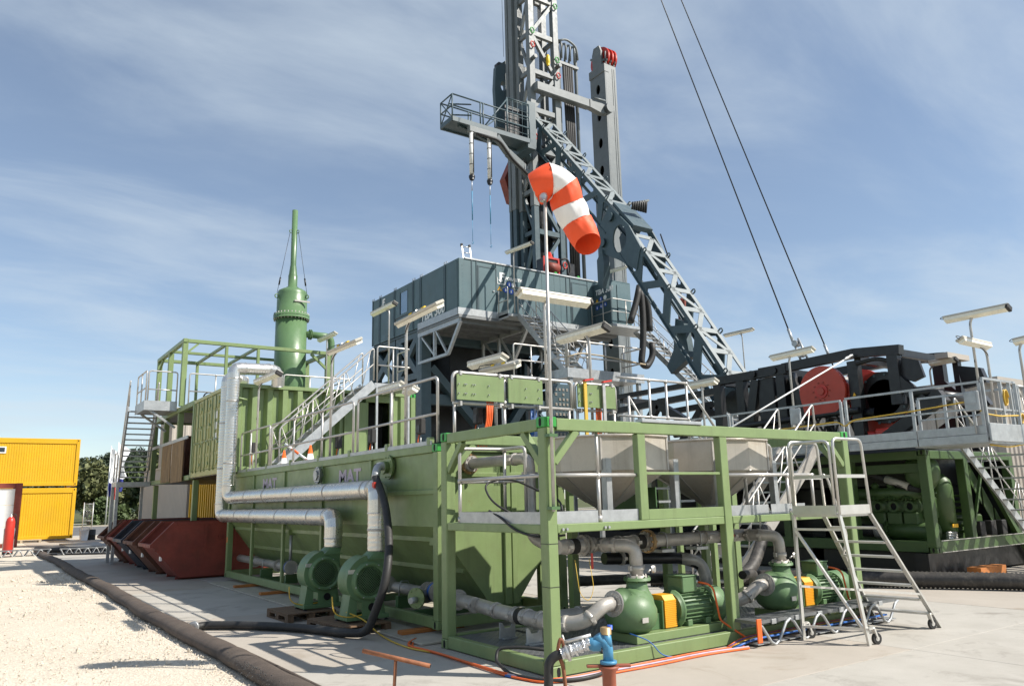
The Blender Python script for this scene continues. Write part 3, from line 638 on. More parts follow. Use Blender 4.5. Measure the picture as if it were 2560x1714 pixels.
# ---- pumps and motors
def pump(cx, lab, labm, grp):
    cy = .5; t = thing('centrifugal_pump', lab, 'pump', (cx,cy,.14), 'green pumps')
    k = M().lathe([(.13,.255),(.22,.27),(.295,.33),(.335,.43),(.335,.53),(.29,.63),(.22,.70),(.15,.74)], (cx,cy,0), n=30); k.obj('casing', 'green_pump', t)
    M().lathe([(.14,-.17),(.27,-.15),(.30,-.1),(.30,.08),(.25,.14),(.14,.2)], (cx+.05,cy,.49), (1,0,0), 30).obj('volute', 'green_pump', t)
    M().lathe([(.215,.56),(.20,.66),(.155,.74),(.135,.80),(.135,.87)], (cx+.13,cy,0), n=24).obj('discharge_neck', 'green_pump', t)
    k = M(); flange(k, (cx+.14,cy,.885), (0,0,1), .175, .035); k.obj('discharge_flange', 'green_pump', t)
    M().box(cx-.12,cx-.02,cy-.338,cy-.325,.40,.46).obj('rating_plate', 'alu', t)
    k = M(); k.lathe([(.22,-.04),(.16,-.12),(.125,-.2)], (cx-.06,cy,.58), (-1,0,0), 20) if 0 else k.lathe([(.2,.0),(.15,.1),(.13,.16)], (cx-.14,cy,.6), (-1,-.15,.12), 20); k.obj('suction_neck', 'green_pump', t)
    k = M(); flange(k, (cx-.31,cy-.025,.62), (-1,-.15,.12), .16, nb=8); k.obj('suction_flange', 'steel_pipe', t)
    M().tube((cx+.25,cy,.5),(cx+.5,cy,.5),.045,12).obj('shaft', 'green_pump', t)
    M().box(cx+.42,cx+.445,cy-.14,cy+.14,.255,.6,.006).obj('bearing_plate', 'green_dark', t); M().box(cx+.25,cx+.44,cy-.1,cy-.08,.255,.45).obj('bearing_plate', 'green_dark', t)
    g_ = M().solid([(cx+.46,cy-.15,.26),(cx+.46,cy-.15,.6),(cx+.46,cy-.1,.66),(cx+.46,cy+.1,.66),(cx+.46,cy+.15,.6),(cx+.46,cy+.15,.26)], (.2,0,0)).obj('coupling_guard', 'guard_orange', t)
    k = M()
    for i in range(15): k.box(cx+.455,cx+.665,cy-.156,cy-.149,.27+i*.0225,.282+i*.0225)
    k.obj('guard_slots', 'guard_orange', t)
    bp = M().box(cx-.16, cx+1.75, .24, .82, .145, .25, .006); bp.obj('baseplate', 'green', t)
    M().box(cx-.14,cx+1.73,.26,.80,.141,.146).obj('base_foot', 'green_dark', t)
    # gauge
    k = M(); k.tube((cx+.24,cy-.1,.97),(cx+.31,cy-.1,1.0),.012,8); k.lathe([(.045,0),(.045,.03)], (cx+.33,cy-.1,1.0), (.5,-1,0), 14); k.obj('gauge', 'alu', t)
    mx = cx+.72; w = thing('electric_motor', labm, 'motor', (mx,cy,.25), 'green electric motors')
    M().lathe([(.16,0),(.185,.02),(.185,.6),(.16,.62)], (mx,cy,.46), (1,0,0), 24).obj('stator', 'green_pump', w)
    for i in range(26):
        an = 2*math.pi*i/26
        if -2.0 < (an-math.pi*1.5+math.pi) % (2*math.pi)-math.pi < -.0 and 0: continue
        c_, s_ = math.cos(an), math.sin(an); M().beam((mx+.05,cy+c_*.205,.46+s_*.205),(mx+.58,cy+c_*.205,.46+s_*.205),.006,.045,up=(0,c_,s_)).obj('cooling_fin', 'green_pump', w)
    M().lathe([(.20,0),(.245,.02),(.245,.05),(.2,.06)], (mx-.01,cy,.46), (1,0,0), 24).obj('end_bell', 'green_pump', w)
    M().lathe([(.225,.62),(.24,.66),(.24,.86),(.20,.9),(.05,.9)], (mx,cy,.46), (1,0,0), 24).obj('fan_cowl', 'green_pump', w)
    M().box(mx+.1,mx+.38,cy-.14,cy+.14,.66,.86,.012).obj('terminal_box', 'green_pump', w); M().box(mx+.09,mx+.39,cy-.15,cy+.15,.862,.88,.005).obj('terminal_lid', 'green_pump', w)
    for dx in (.1,.45): M().box(mx+dx,mx+dx+.09,cy-.2,cy+.2,.252,.33,.006).obj('foot', 'green_pump', w)
    k = M(); k.tube((mx+.38,cy-.08,.78),(mx+.43,cy-.1,.78),.025,8); k.tube((mx+.38,cy,.78),(mx+.42,cy,.78),.025,8); k.obj('cable_gland', 'alu', w)
    tag(M().path(rnd([(mx+.42,cy-.1,.78),(mx+.55,cy-.26,.74),(mx+.58,cy-.3,.4),(mx+.6,.2,.29),(mx+.66,-.03,.16),(mx+.85,-.1,.03)], .14), .014, 7).obj('motor_cable', 'orange'), grp, 'cable')
pump(1.66, 'green centrifugal pump nearest the windsock post', 'green finned electric motor behind an orange guard, by the middle post', 'orange power cable dropping from the motor beside the middle post')
pump(4.62, 'green centrifugal pump behind the cable ramp', 'green finned electric motor partly behind the rolling ladder', 'orange power cable dropping from the motor behind the rolling ladder')
# ---- pipework
def pipe(name, lab, pts, r, rc, flg=(), cl=(), mt='steel_pipe', cat='pipe', n=16):
    t = thing(name, lab, cat, pts[0]); M().path(rnd(pts, rc, 8), r, n).obj('pipe_run', mt, t)
    for c, d in flg: k = M(); flange(k, c, d, r*1.55, .03); k.obj('flange', mt, t)
    for c, d in cl: k = M(); bandclamp(k, c, d, r); k.obj('clamp', mt, t)
    return t
t = pipe('discharge_manifold', 'long grey steel manifold pipe under the upper deck', [(.88,.95,1.31),(4.5,.95,1.31)], .09, .1,
     [((1.28,.95,1.31),(1,0,0)),((1.34,.95,1.31),(1,0,0)),((2.42,.95,1.31),(1,0,0)),((2.5,.95,1.31),(1,0,0))], [((1.0,.95,1.31),(1,0,0)),((2.2,.95,1.31),(1,0,0)),((3.62,.95,1.31),(1,0,0)),((4.2,.95,1.31),(1,0,0)),((1.45,.95,1.31),(1,0,0)),((1.9,.95,1.31),(1,0,0))])
M().lathe([(.098,-.05),(.098,.05)], (1.13,.95,1.31), (1,0,0), 18).obj('rubber_joint', 'black_rubber', t); M().lathe([(.1,-.06),(.1,.06)], (2.3,.95,1.31), (1,0,0), 18).obj('rubber_joint', 'black_rubber', t); M().lathe([(.098,-.05),(.098,.05)], (3.95,.95,1.31), (1,0,0), 18).obj('rubber_joint', 'black_rubber', t)
k = M(); flange(k, (2.46,.95,1.31), (1,0,0), .16, .05, 10, .014); k.obj('butterfly_valve', 'brass', t)
M().beam((1.31,.8,1.22),(1.31,.8,1.02),.03,.012).obj('valve_handle', 'red', t); M().beam((4.12,.82,1.32),(3.92,.8,1.32),.035,.03).obj('valve_handle', 'red', t)
for x in (2.75,3.45): M().path(rnd([(x,.86,1.18),(x,.86,1.42),(x,1.04,1.42),(x,1.04,1.18)],.08,4), .01, 6).obj('pipe_strap', 'galv', t); M().box(x-.12,x+.12,.84,1.06,1.15,1.19).obj('strap_plate', 'galv', t)
for cx, nm in ((1.66,'grey elbow pipe from the manifold down to the pump nearest the windsock post'),(4.62,'grey elbow pipe down to the pump behind the cable ramp')):
    pipe('discharge_elbow', nm, [(cx-.12,.97,1.31),(cx-.09,.70,1.31),(cx+.14,.5,1.30),(cx+.14,.5,.91)], .085, .24, [((cx+.14,.5,.915),(0,0,1))], [((cx+.14,.5,1.02),(0,0,1)),((cx-.105,.84,1.31),(0.1,-1,0)),((cx-.07,.69,1.31),(0.5,-.8,0))])
    k = 'grey suction elbow joined to the pump nearest the windsock post' if cx < 3 else 'grey suction elbow joined to the pump behind the cable ramp'
    pipe('suction_elbow', k, [(cx-.32,.475,.62),(cx-.5,.45,.62),(cx-.72,.55,.43),(cx-.92,.86,.40),(cx-1.0,1.2,.4)], .088, .2, [((cx-.32,.475,.62),(-1,-.15,.12))], [((cx-.66,.52,.48),(-.5,.2,-.4)),((cx-.86,.75,.41),(-.4,.8,0))])
t = pipe('suction_pipe', 'thick grey suction pipe lying across the floor from the tank', [(.70,3.5,.5),(.60,2.6,.5),(.58,1.9,.46),(.62,.88,.44)], .095, .3, [((.66,3.1,.5),(.1,1,0))], [((.52,2.42,.5),(0,1,0)),((.57,1.95,.47),(0,1,0)),((.6,1.55,.45),(0,1,0)),((.61,1.28,.45),(0,1,0)),((.62,1.0,.45),(0,1,0))])
M().lathe([(.105,-.05),(.105,.05)], (.605,1.42,.447), (0,1,0), 18).obj('rubber_joint', 'black_rubber', t)
for y in (1.75,1.15): M().plate([(-.12,0),(.12,0),(.12,.2),(.09,.2),(.05,.13),(-.05,.13),(-.09,.2),(-.12,.2)], (.6,y,.145), (1,0,0), (0,0,1), .02).obj('pipe_saddle', 'galv', t); M().box(.5,.72,y-.08,y+.05,.141,.16).obj('pipe_saddle', 'galv', t)
pipe('suction_cross_pipe', 'grey pipe running along the floor behind the pumps', [(.62,1.2,.42),(3.9,1.25,.4)], .09, .1, [((2.9,1.24,.41),(1,0,0))], [((1.4,1.22,.42),(1,0,0))])
t = pipe('return_pipe', 'grey return pipe bolted to the tank end and turning down through the deck', [(.93,3.2,2.48),(.93,1.60,2.48),(.93,1.60,1.42),(.93,1.2,1.31),(.93,.96,1.31)], .079, .16, [((.93,3.15,2.48),(0,1,0)),((.93,3.11,2.48),(0,1,0))], [((.93,1.95,2.48),(0,1,0)),((.93,1.6,2.26),(0,0,1)),((.93,1.6,1.5),(0,0,1))])
k = M(); flange(k, (.93,3.175,2.48), (0,1,0), .16, .035, 8, .014); k.obj('gasket_flange', 'brass', t)
t = pipe('hose_pipe', 'dark rubber pipe with pale elbow behind the front motor', [(2.3,1.7,1.05),(3.75,1.55,.98),(4.1,1.45,.86),(4.12,1.4,.55)], .085, .25, mt='black_steel')
M().path(rnd([(3.7,1.555,.985),(4.1,1.45,.9),(4.12,1.4,.5)],.22,8), .093, 16).obj('end_elbow', 'steel_pipe', t); k = M(); bandclamp(k, (2.6,1.67,1.04), (1,-.1,0), .09); k.obj('clamp', 'steel_pipe', t)
tag(M().path(rnd([(2.6,2.9,.62),(3.4,2.6,.62),(4.8,2.5,.55),(5.6,2.7,.4)],.4,6), .08, 12).obj('corrugated_hose', 'hose_grey'), 'grey corrugated hose slung behind the pumps', 'hose')
tag(M().path(rnd([(.2,.9,1.72),(.02,1.2,1.9),(.1,1.5,2.15),(.4,1.3,2.2),(.75,.7,1.9),(.7,.6,1.72)],.3,8), .014, 7).obj('drain_hose', 'black_rubber'), 'thin black hose arched over the upper deck by the short end', 'hose')
tag(M().path(rnd([(.06,1.3,1.79),(.02,1.0,1.72),(-.02,.6,1.55),(.03,.16,1.48),(.4,.2,1.5)],.2,6), .014, 7).obj('deck_cable', 'black_rubber'), 'grey brown cable sagging from the deck edge behind the corner post', 'cable')
# yellow-green cable loop and small wire
tag(M().path(rnd([(.62,.3,1.2),(.66,.28,.80),(.82,.3,.70),(.9,.3,.85),(.88,.35,1.2)],.12,6), .004, 5).obj('earth_wire', 'yellow_cable'), 'thin yellow wire loop hanging below the deck beam', 'wire')
# ---- windsock on its pole
t = thing('windsock', 'orange and white striped windsock on a tall thin pole', 'windsock', (.06,-.06,0))
M().tube((.055,-.05,1.78),(.07,-.06,5.52),.020,10).obj('pole', 'galv_rail', t)
for z in (1.80,2.62): M().box(.0,.12,-.09,.004,z,z+.035).obj('pole_bracket', 'green_dark', t)
k = M(); k.lathe([(.04,-.06),(.055,0),(.04,.08)], (.045,-.06,5.55), n=10); k.tube((.045,-.06,5.5),(-.02,-.06,5.75),.012,6); k.obj('swivel', 'alu', t)
def sock(c0, c1, r0, r1, d0, d1, n=44, m=12):
    k = M(); vs = []
    for i in range(m+1):
        f_ = i/m; c = c0.lerp(c1, f_); d = d0.lerp(d1, f_).normalized(); _, a, b = frame(d, (0,1,0)); r = r0+(r1-r0)*f_
        for j in range(n):
            an = 2*math.pi*j/n; rr = r*(1+.03*math.sin(an*9+f_*2.1+c0.x*20)*math.sin(math.pi*f_)+.025*math.sin(an*3+f_*3+c0.z*3)+.03*math.sin(an*15+c0.x*40)*math.exp(-(f_/.25)**2)+.05*math.sin(math.pi*f_))
            vs.append(c+a*rr*math.cos(an)+b*rr*math.sin(an))
    return k.add(vs, [(i*n+j, i*n+(j+1)%n, (i+1)*n+(j+1)%n, (i+1)*n+j) for i in range(m) for j in range(n)], True)
Y = -.06
ctr = [Vector((.03,.09,5.70)), Vector((.17,-.04,5.80)), Vector((.335,Y-.03,5.72)), Vector((.405,Y-.03,5.51)), Vector((.52,Y-.05,5.29)), Vector((.60,Y-.16,4.99))]
rad = [.20,.215,.205,.205,.19,.165]
nd = [Vector((.6,-.75,.3)), Vector((.85,-.45,.1)), Vector((.62,-.1,-.75)), Vector((.45,0,-.9)), Vector((.38,-.2,-.9)), Vector((-.12,-.55,-.80))]
for i in range(5): sock(ctr[i], ctr[i+1], rad[i], rad[i+1], nd[i], nd[i+1]).obj('band', 'sock_orange' if i % 2 == 0 else 'sock_white', t)
M().path([ctr[0]+frame(nd[0],(0,1,0))[1]*.19*math.cos(a*.2618)+frame(nd[0],(0,1,0))[2]*.19*math.sin(a*.2618) for a in range(25)], .008, 6).obj('mouth_ring', 'galv', t)
# ================================================================== MUD TANK
X0, X1, Y0, Y1, ZB, ZT = .37, 2.80, 3.20, 14.75, .09, 2.785
T = thing('mud_tank', 'long green hopper bottomed mud tank with MAT lettering', 'tank', (X0,Y0,ZB))
def tb(n, x0,x1,y0,y1,z0,z1,m_='green',c=.008): return M().box(x0,x1,y0,y1,z0,z1,c).obj(n, m_, T)
for x, sx in ((X0,1),(X1,-1)):
    for y, sy in ((Y0,1),(Y1,-1)):
        tb('corner_post', min(x,x+sx*.14), max(x,x+sx*.14), min(y,y+sy*.14), max(y,y+sy*.14), ZB+.119, ZT-.12)
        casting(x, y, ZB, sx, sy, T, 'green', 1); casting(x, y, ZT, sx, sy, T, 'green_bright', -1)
    xa, xb = (x, x+.09) if sx > 0 else (x-.09, x)
    tb('top_rail', xa+.002, xb, Y0+.165, Y1-.165, ZT-.125, ZT-.004); tb('bottom_rail', xa+.002, xb, Y0+.165, Y1-.165, ZB+.01, ZB+.17)
    sy_ = [Y0+.14+i*2.30 for i in range(1,5)]
    for y in sy_:
        xa2, xb2 = (x+.004, x+.07) if sx > 0 else (x-.07, x-.004)
        tb('stiffener', xa2, xb2, y-.045, y+.045, 1.545, ZT-.127); tb('stiffener', xa2, xb2, y-.045, y+.045, ZB+.172, 1.53)
    # wall plates, one per bay
    yy = [Y0+.14]+sy_+[Y1-.14]
    for a, b in zip(yy[:-1], yy[1:]):
        xa2 = x+.045 if sx > 0 else x-.055
        tb('wall_plate', xa2, xa2+.01, a+.045, b-.045, 1.545, ZT-.127)
    M().prof([(x+sx*.05, Y0+.06, 1.545), (x+sx*.95, Y0+.06, .36)], (0, Y1-Y0-.12, 0)).obj('hopper_slope', 'green', T)
    for f_ in (.16,.56):
        xx = x+sx*(.05+.9*f_-.02); z = 1.545-1.185*f_; M().box(min(xx,xx+.06*sx), max(xx,xx+.06*sx), Y0+.16, Y1-.16, z-.04, z+.035).obj('hopper_rib', 'green', T)
tb('mid_rail', X0+.01, X0+.043, Y0+.142, Y0+.14+2.25, 2.03, 2.10)
tb('belly', X0+.9, X1-.9, Y0+.07, Y1-.07, .34, .38)
for y in (Y0, Y1-.09):
    tb('top_rail', X0+.18, X1-.18, y+.003, y+.09, ZT-.12, ZT-.004); tb('bottom_rail', X0+.18, X1-.18, y+.003, y+.09, ZB+.01, ZB+.17)
    M().solid([(X0+.03,y+.05,1.545),(X0+.03,y+.05,ZT-.1),(X1-.03,y+.05,ZT-.1),(X1-.03,y+.05,1.545),(X1-.95,y+.05,.36),(X0+.95,y+.05,.36)], (0,.012,0)).obj('end_wall', 'green', T)
tb('end_stiffener', 1.58, 1.70, Y0-.0, Y0+.055, .34, ZT-.13); tb('end_stiffener', X0+.16, X1-.16, Y0+.01, Y0+.05, 2.28, 2.35)
for x in (1.73,): tb('end_stiffener', x, x+.1, Y0+.02, Y0+.05, .34, ZT-.13)
tb('end_stiffener', 2.36, 2.48, Y0+.0, Y0+.05, .34, ZT-.13)
for y in (Y0+1.2, Y0+3.6, Y0+6.5, Y0+9.0): tb('cross_bearer', X0+.1, X1-.1, y-.05, y+.05, ZB+.02, ZB+.14, 'green_dark')
tb('top_plate', X0+.09, X1-.09, Y0+.09, Y1-.09, ZT-.03, ZT-.012, 'grating', 0); tb('kick_strip', X0+.012, X0+.022, Y0+.2, Y1-.2, ZT-.002, ZT+.06, 'galv', 0)
textmesh('MAT', .335, 'text_purple', 'lettering', T, (X0+.040, 11.88, 2.31), (0,-1,0), (0,0,1), bold=.012, wide=1.5)
textmesh('MAT', .335, 'text_purple', 'lettering', T, (X0+.040, 7.14, 2.31), (0,-1,0), (0,0,1), bold=.012, wide=1.5)
k = M(); flange(k, (X0-.06,7.99,2.49), (1,0,0), .17, .04, 10, .013); k.lathe([(.1,-.12),(.1,.02)], (X0,7.99,2.49), (1,0,0), 18); k.obj('blind_flange', 'galv', T)
k = M(); flange(k, (X0-.02,4.84,2.50), (1,0,0), .2, .04, 10, .013); k.lathe([(.1,-.1),(.1,.05)], (X0-.02,4.84,2.50), (1,0,0), 18); k.obj('blind_flange', 'green', T)
M().box(X0-.003,X0+.002,14.63,14.7,.98,1.12).obj('sticker', 'orange', T)
for y0, lb in ((5.6,'behind the near blower'),(10.2,'beyond the far blower'),(12.2,'at the far tank end'),(3.5,'beside the green frame corner')): tag(M().box(-.05, 1.0, y0, y0+.16, .034, .088, .004).obj('timber_sleeper', 'wood_orange'), 'orange brown timber packing under the mud tank, '+lb, 'timber', 'packing under the tank')
for i, y0 in enumerate((2.7, 5.0, 7.3, 9.6, 11.9)):
    tag(M().box(-.16, 2.95, y0+.01, y0+2.28, .002, .032, .008).obj('bearing_slab', 'concrete_block'), ('low concrete bearing slab under the tank beside the frame corner','low concrete bearing slab under the tank behind the near pallet','low concrete bearing slab under the tank behind the far pallet','low concrete bearing slab under the tank past the blowers','low concrete bearing slab under the far tank end')[i], 'slab', 'slabs under the tank')
# outlet pipes below the tank
t = pipe('drain_pipe', 'grey drain pipe along the bottom of the mud tank', [(.74,14.7,.56),(.74,10.0,.53),(.74,3.3,.5)], .09, .2, [((.74,y,.535),(0,1,0)) for y in (13.3,11.5,11.45,9.9,9.8,7.8,5.7,5.6,4.2)], mt='steel_pipe')
for y in (12.4,10.6,9.0,6.9,5.0): M().path([(.64,y,.36),(.64,y,.55),(.68,y,.63),(.80,y,.63),(.84,y,.55),(.84,y,.36)], .01, 6).obj('pipe_strap', 'galv', t); M().box(.60,.88,y-.05,y+.05,.2,.4).obj('pipe_foot', 'green_dark', t)
for y, lb in ((3.65,'drain valve with tall spindle near the corner of the frame'),(5.45,'drain valve behind the near blower'),(10.2,'drain valve at the far tank bay')):
    v = thing('drain_valve', lb, 'valve', (.55,y,.55)); k = M(); flange(k, (.55,y,.58), (0,1,0), .15, .03); flange(k, (.55,y-.12,.58), (0,1,0), .15, .03); k.lathe([(.12,-.12),(.13,0)], (.55,y,.58), (0,1,0), 18); k.obj('body', 'steel_pipe', v)
    M().lathe([(.14,-.035),(.145,0),(.14,.03)], (.55,y-.06,.58), (0,1,0), 18).obj('seat_ring', 'blue', v)
    M().tube((.55,y-.06,.7),(.55,y-.06,1.28),.035,10).obj('spindle', 'galv', v); M().box(.48,.62,y-.12,y,1.27,1.38).obj('spindle_bracket', 'green', v)
v = thing('end_cap', 'green blind cap with a bolted brass cock on the drain line', 'cap', (.25,3.6,.5)); k = M(); flange(k, (.22,3.58,.52), (1,.5,0), .15, .03, 8, .014); k.obj('disc', 'green', v)
M().lathe([(.1,0),(.1,.3)], (.25,3.6,.52), (1,.5,0), 16).obj('stub', 'steel_pipe', v); M().tube((.08,3.5,.5),(.2,3.56,.5),.045,10).obj('cock', 'galv', v)
# ---- blowers on pallets
def pallet(lab, x0, y0, lx, ly, rot=0):
    t = thing('pallet', lab, 'pallet', (x0,y0,0)); 
    for i in range(7): M().box(x0, x0+lx, y0+i*(ly/7)+.008, y0+(i+1)*(ly/7)-.008, .118, .142, .003).obj('board', 'wood', t)
    for i in range(3):
        xx = x0+i*(lx-.1)/2; M().box(xx, xx+.1, y0, y0+ly, .092, .117).obj('stringer', 'wood', t); M().box(xx, xx+.1, y0, y0+ly, 0.002, .022).obj('stringer', 'wood', t)
        for j in range(3): M().box(xx, xx+.1, y0+j*(ly-.14)/2, y0+j*(ly-.14)/2+.14, .023, .091).obj('block', 'wood', t)
    t.rotation_euler = (0,0,rot)
pallet('brown wooden pallet under the blower with the lower duct', -.86, 6.08, .85, 1.05, .02); pallet('brown wooden pallet under the blower nearest the green frame', -.70, 4.12, .8, 1.3, .06)
def blower(cx, yf, lab):
    """scroll fan, axis along y, inlet on the -y side at yf"""
    cz, w = .74, .36; t = thing('blower', lab, 'blower', (cx,yf+.2,.142), 'green blowers')
    pts = [(cx+.26, cz+.31), (cx+.26, cz)]
    for i in range(29):
        a = -i/28*math.pi*1.45; r = .26+.125*min(1, i/18); pts.append((cx+r*math.cos(a), cz+r*math.sin(a)))
    pts += [(cx-.02, cz+.31)]
    k = M(); n = len(pts); k.add([(a,yf,b) for a,b in pts]+[(a,yf+w,b) for a,b in pts], [(i,(i+1)%n,(i+1)%n+n,i+n) for i in range(n)], True)
    k.add([(a,yf,b) for a,b in pts], [list(range(n))]); k.add([(a,yf+w,b) for a,b in pts], [list(range(n))[::-1]]); k.obj('scroll', 'green_pump', t)
    for y in (yf-.008, yf+w+.008): M().path([(a,y,b) for a,b in pts[1:]], .011, 5).obj('seam', 'green_pump', t)
    M().lathe([(.29,.0),(.28,-.045),(.27,-.085),(.25,-.09),(.21,-.045),(.185,-.018)], (cx-.02,yf-.002,cz), (0,1,0), 40).obj('inlet_cone', 'green_pump', t)
    M().lathe([(.186,-.02),(.186,-.016)], (cx-.02,yf-.002,cz), (0,1,0), 28).obj('inlet_void', 'dark_void', t)
    g_ = M()
    for i in range(-8,9):
        h = math.sqrt(max(0, .225**2-(i*.027)**2))
        for s_ in (1,-1):
            u_ = Vector((1,0,s_)).normalized(); v_ = Vector((-s_,0,1)).normalized(); c = Vector((cx-.02,yf-.06,cz))+v_*i*.027; g_.tube(c-u_*h, c+u_*h, .0042, 4)
    g_.obj('mesh_guard', 'green_pump', t)
    for i in range(8): a = i*math.pi/4+.3; M().tube((cx-.02+.262*math.cos(a),yf-.10,cz+.262*math.sin(a)),(cx-.02+.262*math.cos(a),yf-.075,cz+.262*math.sin(a)),.010,6).obj('inlet_bolt', 'galv', t)
    M().solid([(cx-.36,yf+.03,.22),(cx-.30,yf+.03,.62),(cx-.2,yf+.03,.46),(cx-.2,yf+.03,.22)], (0,.3,0)).obj('pedestal', 'green_pump', t); M().solid([(cx+.1,yf+.03,.22),(cx+.12,yf+.03,.5),(cx+.24,yf+.03,.5),(cx+.28,yf+.03,.22)], (0,.3,0)).obj('pedestal', 'green_pump', t)
    for y in (yf-.02, yf+.40): M().box(cx-.38, cx+.32, y, y+.07, .170, .235, .005).obj('base_rail', 'green_pump', t)
    for x in (cx-.38, cx+.25): M().box(x, x+.07, yf+.052, yf+.398, .172, .233, .004).obj('base_rail', 'green_pump', t)
    M().box(cx-.13, cx+.2, yf-.014, yf-.002, .236, .46).obj('motor_plate', 'green_pump', t); M().lathe([(.06,0),(.06,.012)], (cx+.03,yf-.028,.35), (0,1,0), 14).obj('motor_hole', 'dark_void', t)
    M().box(cx-.36,cx-.24,yf-.006,yf+.0,.86,.92).obj('rating_plate', 'alu', t)
    for x in (cx-.34, cx+.29):
        for y in (yf+.015, yf+.435): M().lathe([(.04,0),(.03,.012),(.016,.014),(.016,.028)], (x,y,.142), n=10).obj('rubber_mount', 'black_rubber', t)
    ox, oy = cx+.20, yf+w*.5; sq = [(cx-.02,yf),(cx+.26,yf),(cx+.26,yf+w),(cx-.02,yf+w)]; zt = cz+.31
    M().box(cx-.045, cx+.285, yf-.025, yf+w+.025, zt, zt+.02).obj('outlet_flange', 'green_pump', t)
    ring = [(ox+.15*math.cos(2*math.pi*i/24+math.pi*1.25), oy+.15*math.sin(2*math.pi*i/24+math.pi*1.25)) for i in range(24)]; per = []
    for i in range(24):
        s_ = i//6; f_ = (i%6)/6; a, b = sq[s_], sq[(s_+1)%4]; per.append((a[0]+(b[0]-a[0])*f_, a[1]+(b[1]-a[1])*f_))
    M().add([(*p, zt+.02) for p in per]+[(*p, zt+.13) for p in ring], [(i,(i+1)%24,(i+1)%24+24,i+24) for i in range(24)], False).obj('outlet_transition', 'green_pump', t)
    return ox, oy, zt+.13
b1 = blower(-.15, 6.27, 'green scroll blower with mesh inlet feeding the lower duct')
b2 = blower(-.15, 4.42, 'green scroll blower with mesh inlet nearest the green frame')
# ---- silver spiral ducts
def spiral(m, pts, r, pitch=.075, amp=.004, n=20):
    """ribbed duct along straight legs with segmented elbows"""
    dense = []; rr = []
    for i in range(len(pts)-1):
        a, b = vec(pts[i]), vec(pts[i+1]); L = (b-a).length; k = max(1, int(L/(pitch/3)))
        for j in range(k+(i == len(pts)-2)):
            dense.append(a.lerp(b, j/k)); ph = (len(dense) % 3); rr.append(r+(amp if ph == 0 else 0))
    return m.path(dense, r, n, rr=rr)
def duct(lab, legs, r, joints, elb):
    t = thing('spiral_duct', lab, 'duct', legs[0][0], 'silver ducts')
    for a, b in legs: spiral(M(), [a, b], r).obj('duct_section', 'duct', t)
    for e in elb:
        p = rnd(e, .3, 3); k = M().path(p, r+.005, 22); k.s = [False]*len(k.s); k.obj('elbow', 'duct', t)
        for c_, d_ in ((p[0],p[1]-p[0]),(p[-1],p[-1]-p[-2])): M().lathe([(r+.005,-.012),(r+.014,-.008),(r+.014,.008),(r+.005,.012)], c_, d_, 22).obj('elbow_rim', 'duct', t)
    for c, d in joints: M().lathe([(r+.001,-.02),(r+.009,-.015),(r+.009,.015),(r+.001,.02)], c, d, 20).obj('joint_band', 'steel_pipe', t)
x1, y1, z1 = b1; x2, y2, z2 = b2; r_ = .157; xd = .14
yv1, yv2 = U('R3',197,600,'x',xd-.12).y, U('R3',158,600,'x',xd-.06).y
duct('upper silver spiral duct running along the tank to a tall riser', [((x2,y2,z2-.02),(x2,y2,1.78)), ((xd,y2+.32,2.14),(xd,yv1-.3,2.14)), ((xd-.12,yv1,2.42),(xd-.12,yv1,5.22)), ((xd+.14,yv1,5.48),(.95,yv1+.1,5.52))], r_,
     [((xd,y,2.14),(0,1,0)) for y in (5.2,6.9,8.6,10.6,12.0)]+[((xd-.12,yv1,z),(0,0,1)) for z in (3.0,4.6)]+[((x2,y2,1.5),(0,0,1))],
     [[(x2,y2,1.76),(x2,y2+.0,2.14),(xd,y2+.34,2.14)], [(xd,yv1-.28,2.14),(xd-.1,yv1,2.14),(xd-.12,yv1,2.44)], [(xd-.12,yv1,5.20),(xd-.12,yv1,5.48),(xd+.16,yv1,5.48)], [(.93,yv1+.1,5.52),(1.25,yv1+.25,5.52),(1.28,yv1+.35,5.12)]])
duct('lower silver spiral duct running along the tank to the outer riser', [((x1,y1,z1-.02),(x1,y1,1.34)), ((xd-.04,y1+.34,1.69),(xd-.04,yv2-.3,1.69)), ((xd-.06,yv2,1.97),(xd-.06,yv2,5.1)), ((xd+.2,yv2+.05,5.32),(.55,yv2+.2,5.3))], r_,
     [((xd-.04,y,1.69),(0,1,0)) for y in (7.6,9.5,11.3,12.6)]+[((xd-.06,yv2,z),(0,0,1)) for z in (2.9,4.1)],
     [[(x1,y1,1.32),(x1,y1,1.69),(xd-.04,y1+.36,1.69)], [(xd-.04,yv2-.32,1.69),(xd-.05,yv2,1.69),(xd-.06,yv2,1.99)], [(xd-.06,yv2,5.08),(xd-.06,yv2,5.34),(xd+.22,yv2+.05,5.32)]])
# thick black hose from the tank flange to the ground
hp = rnd([(.15,4.84,2.52),(.06,4.74,2.36),U('R3',1212,930,'x',-.02),U('R3',1240,1200,'x',-.2),U('R3',1215,1460,'x',-.38),(-.5,3.72,.09),(-.68,4.0,.075),(-1.0,5.0,.07),(-1.6,5.9,.07),(-2.1,6.35,.07),(-2.3,6.28,.07)], .45, 8)
t = thing('suction_hose', 'thick black rubber hose hanging off the tank and lying on the concrete', 'hose', (-.12,4.22,2.5)); M().path(hp, .062, 14).obj('hose', 'black_rubber', t)
M().path(rnd([(X0,4.84,2.50),(.17,4.84,2.53),(.1,4.77,2.43),(.05,4.70,2.32)],.08,4), .07, 14).obj('coupling', 'galv', t); M().box(-.06,.02,4.52,4.60,2.16,2.25,.01).obj('red_tag', 'red', t)
M().lathe([(.075,-.04),(.085,-.02),(.085,.03),(.05,.035)], (-2.3,6.28,.075), (-.6,-.8,.05), 16).obj('end_coupling', 'galv', t)
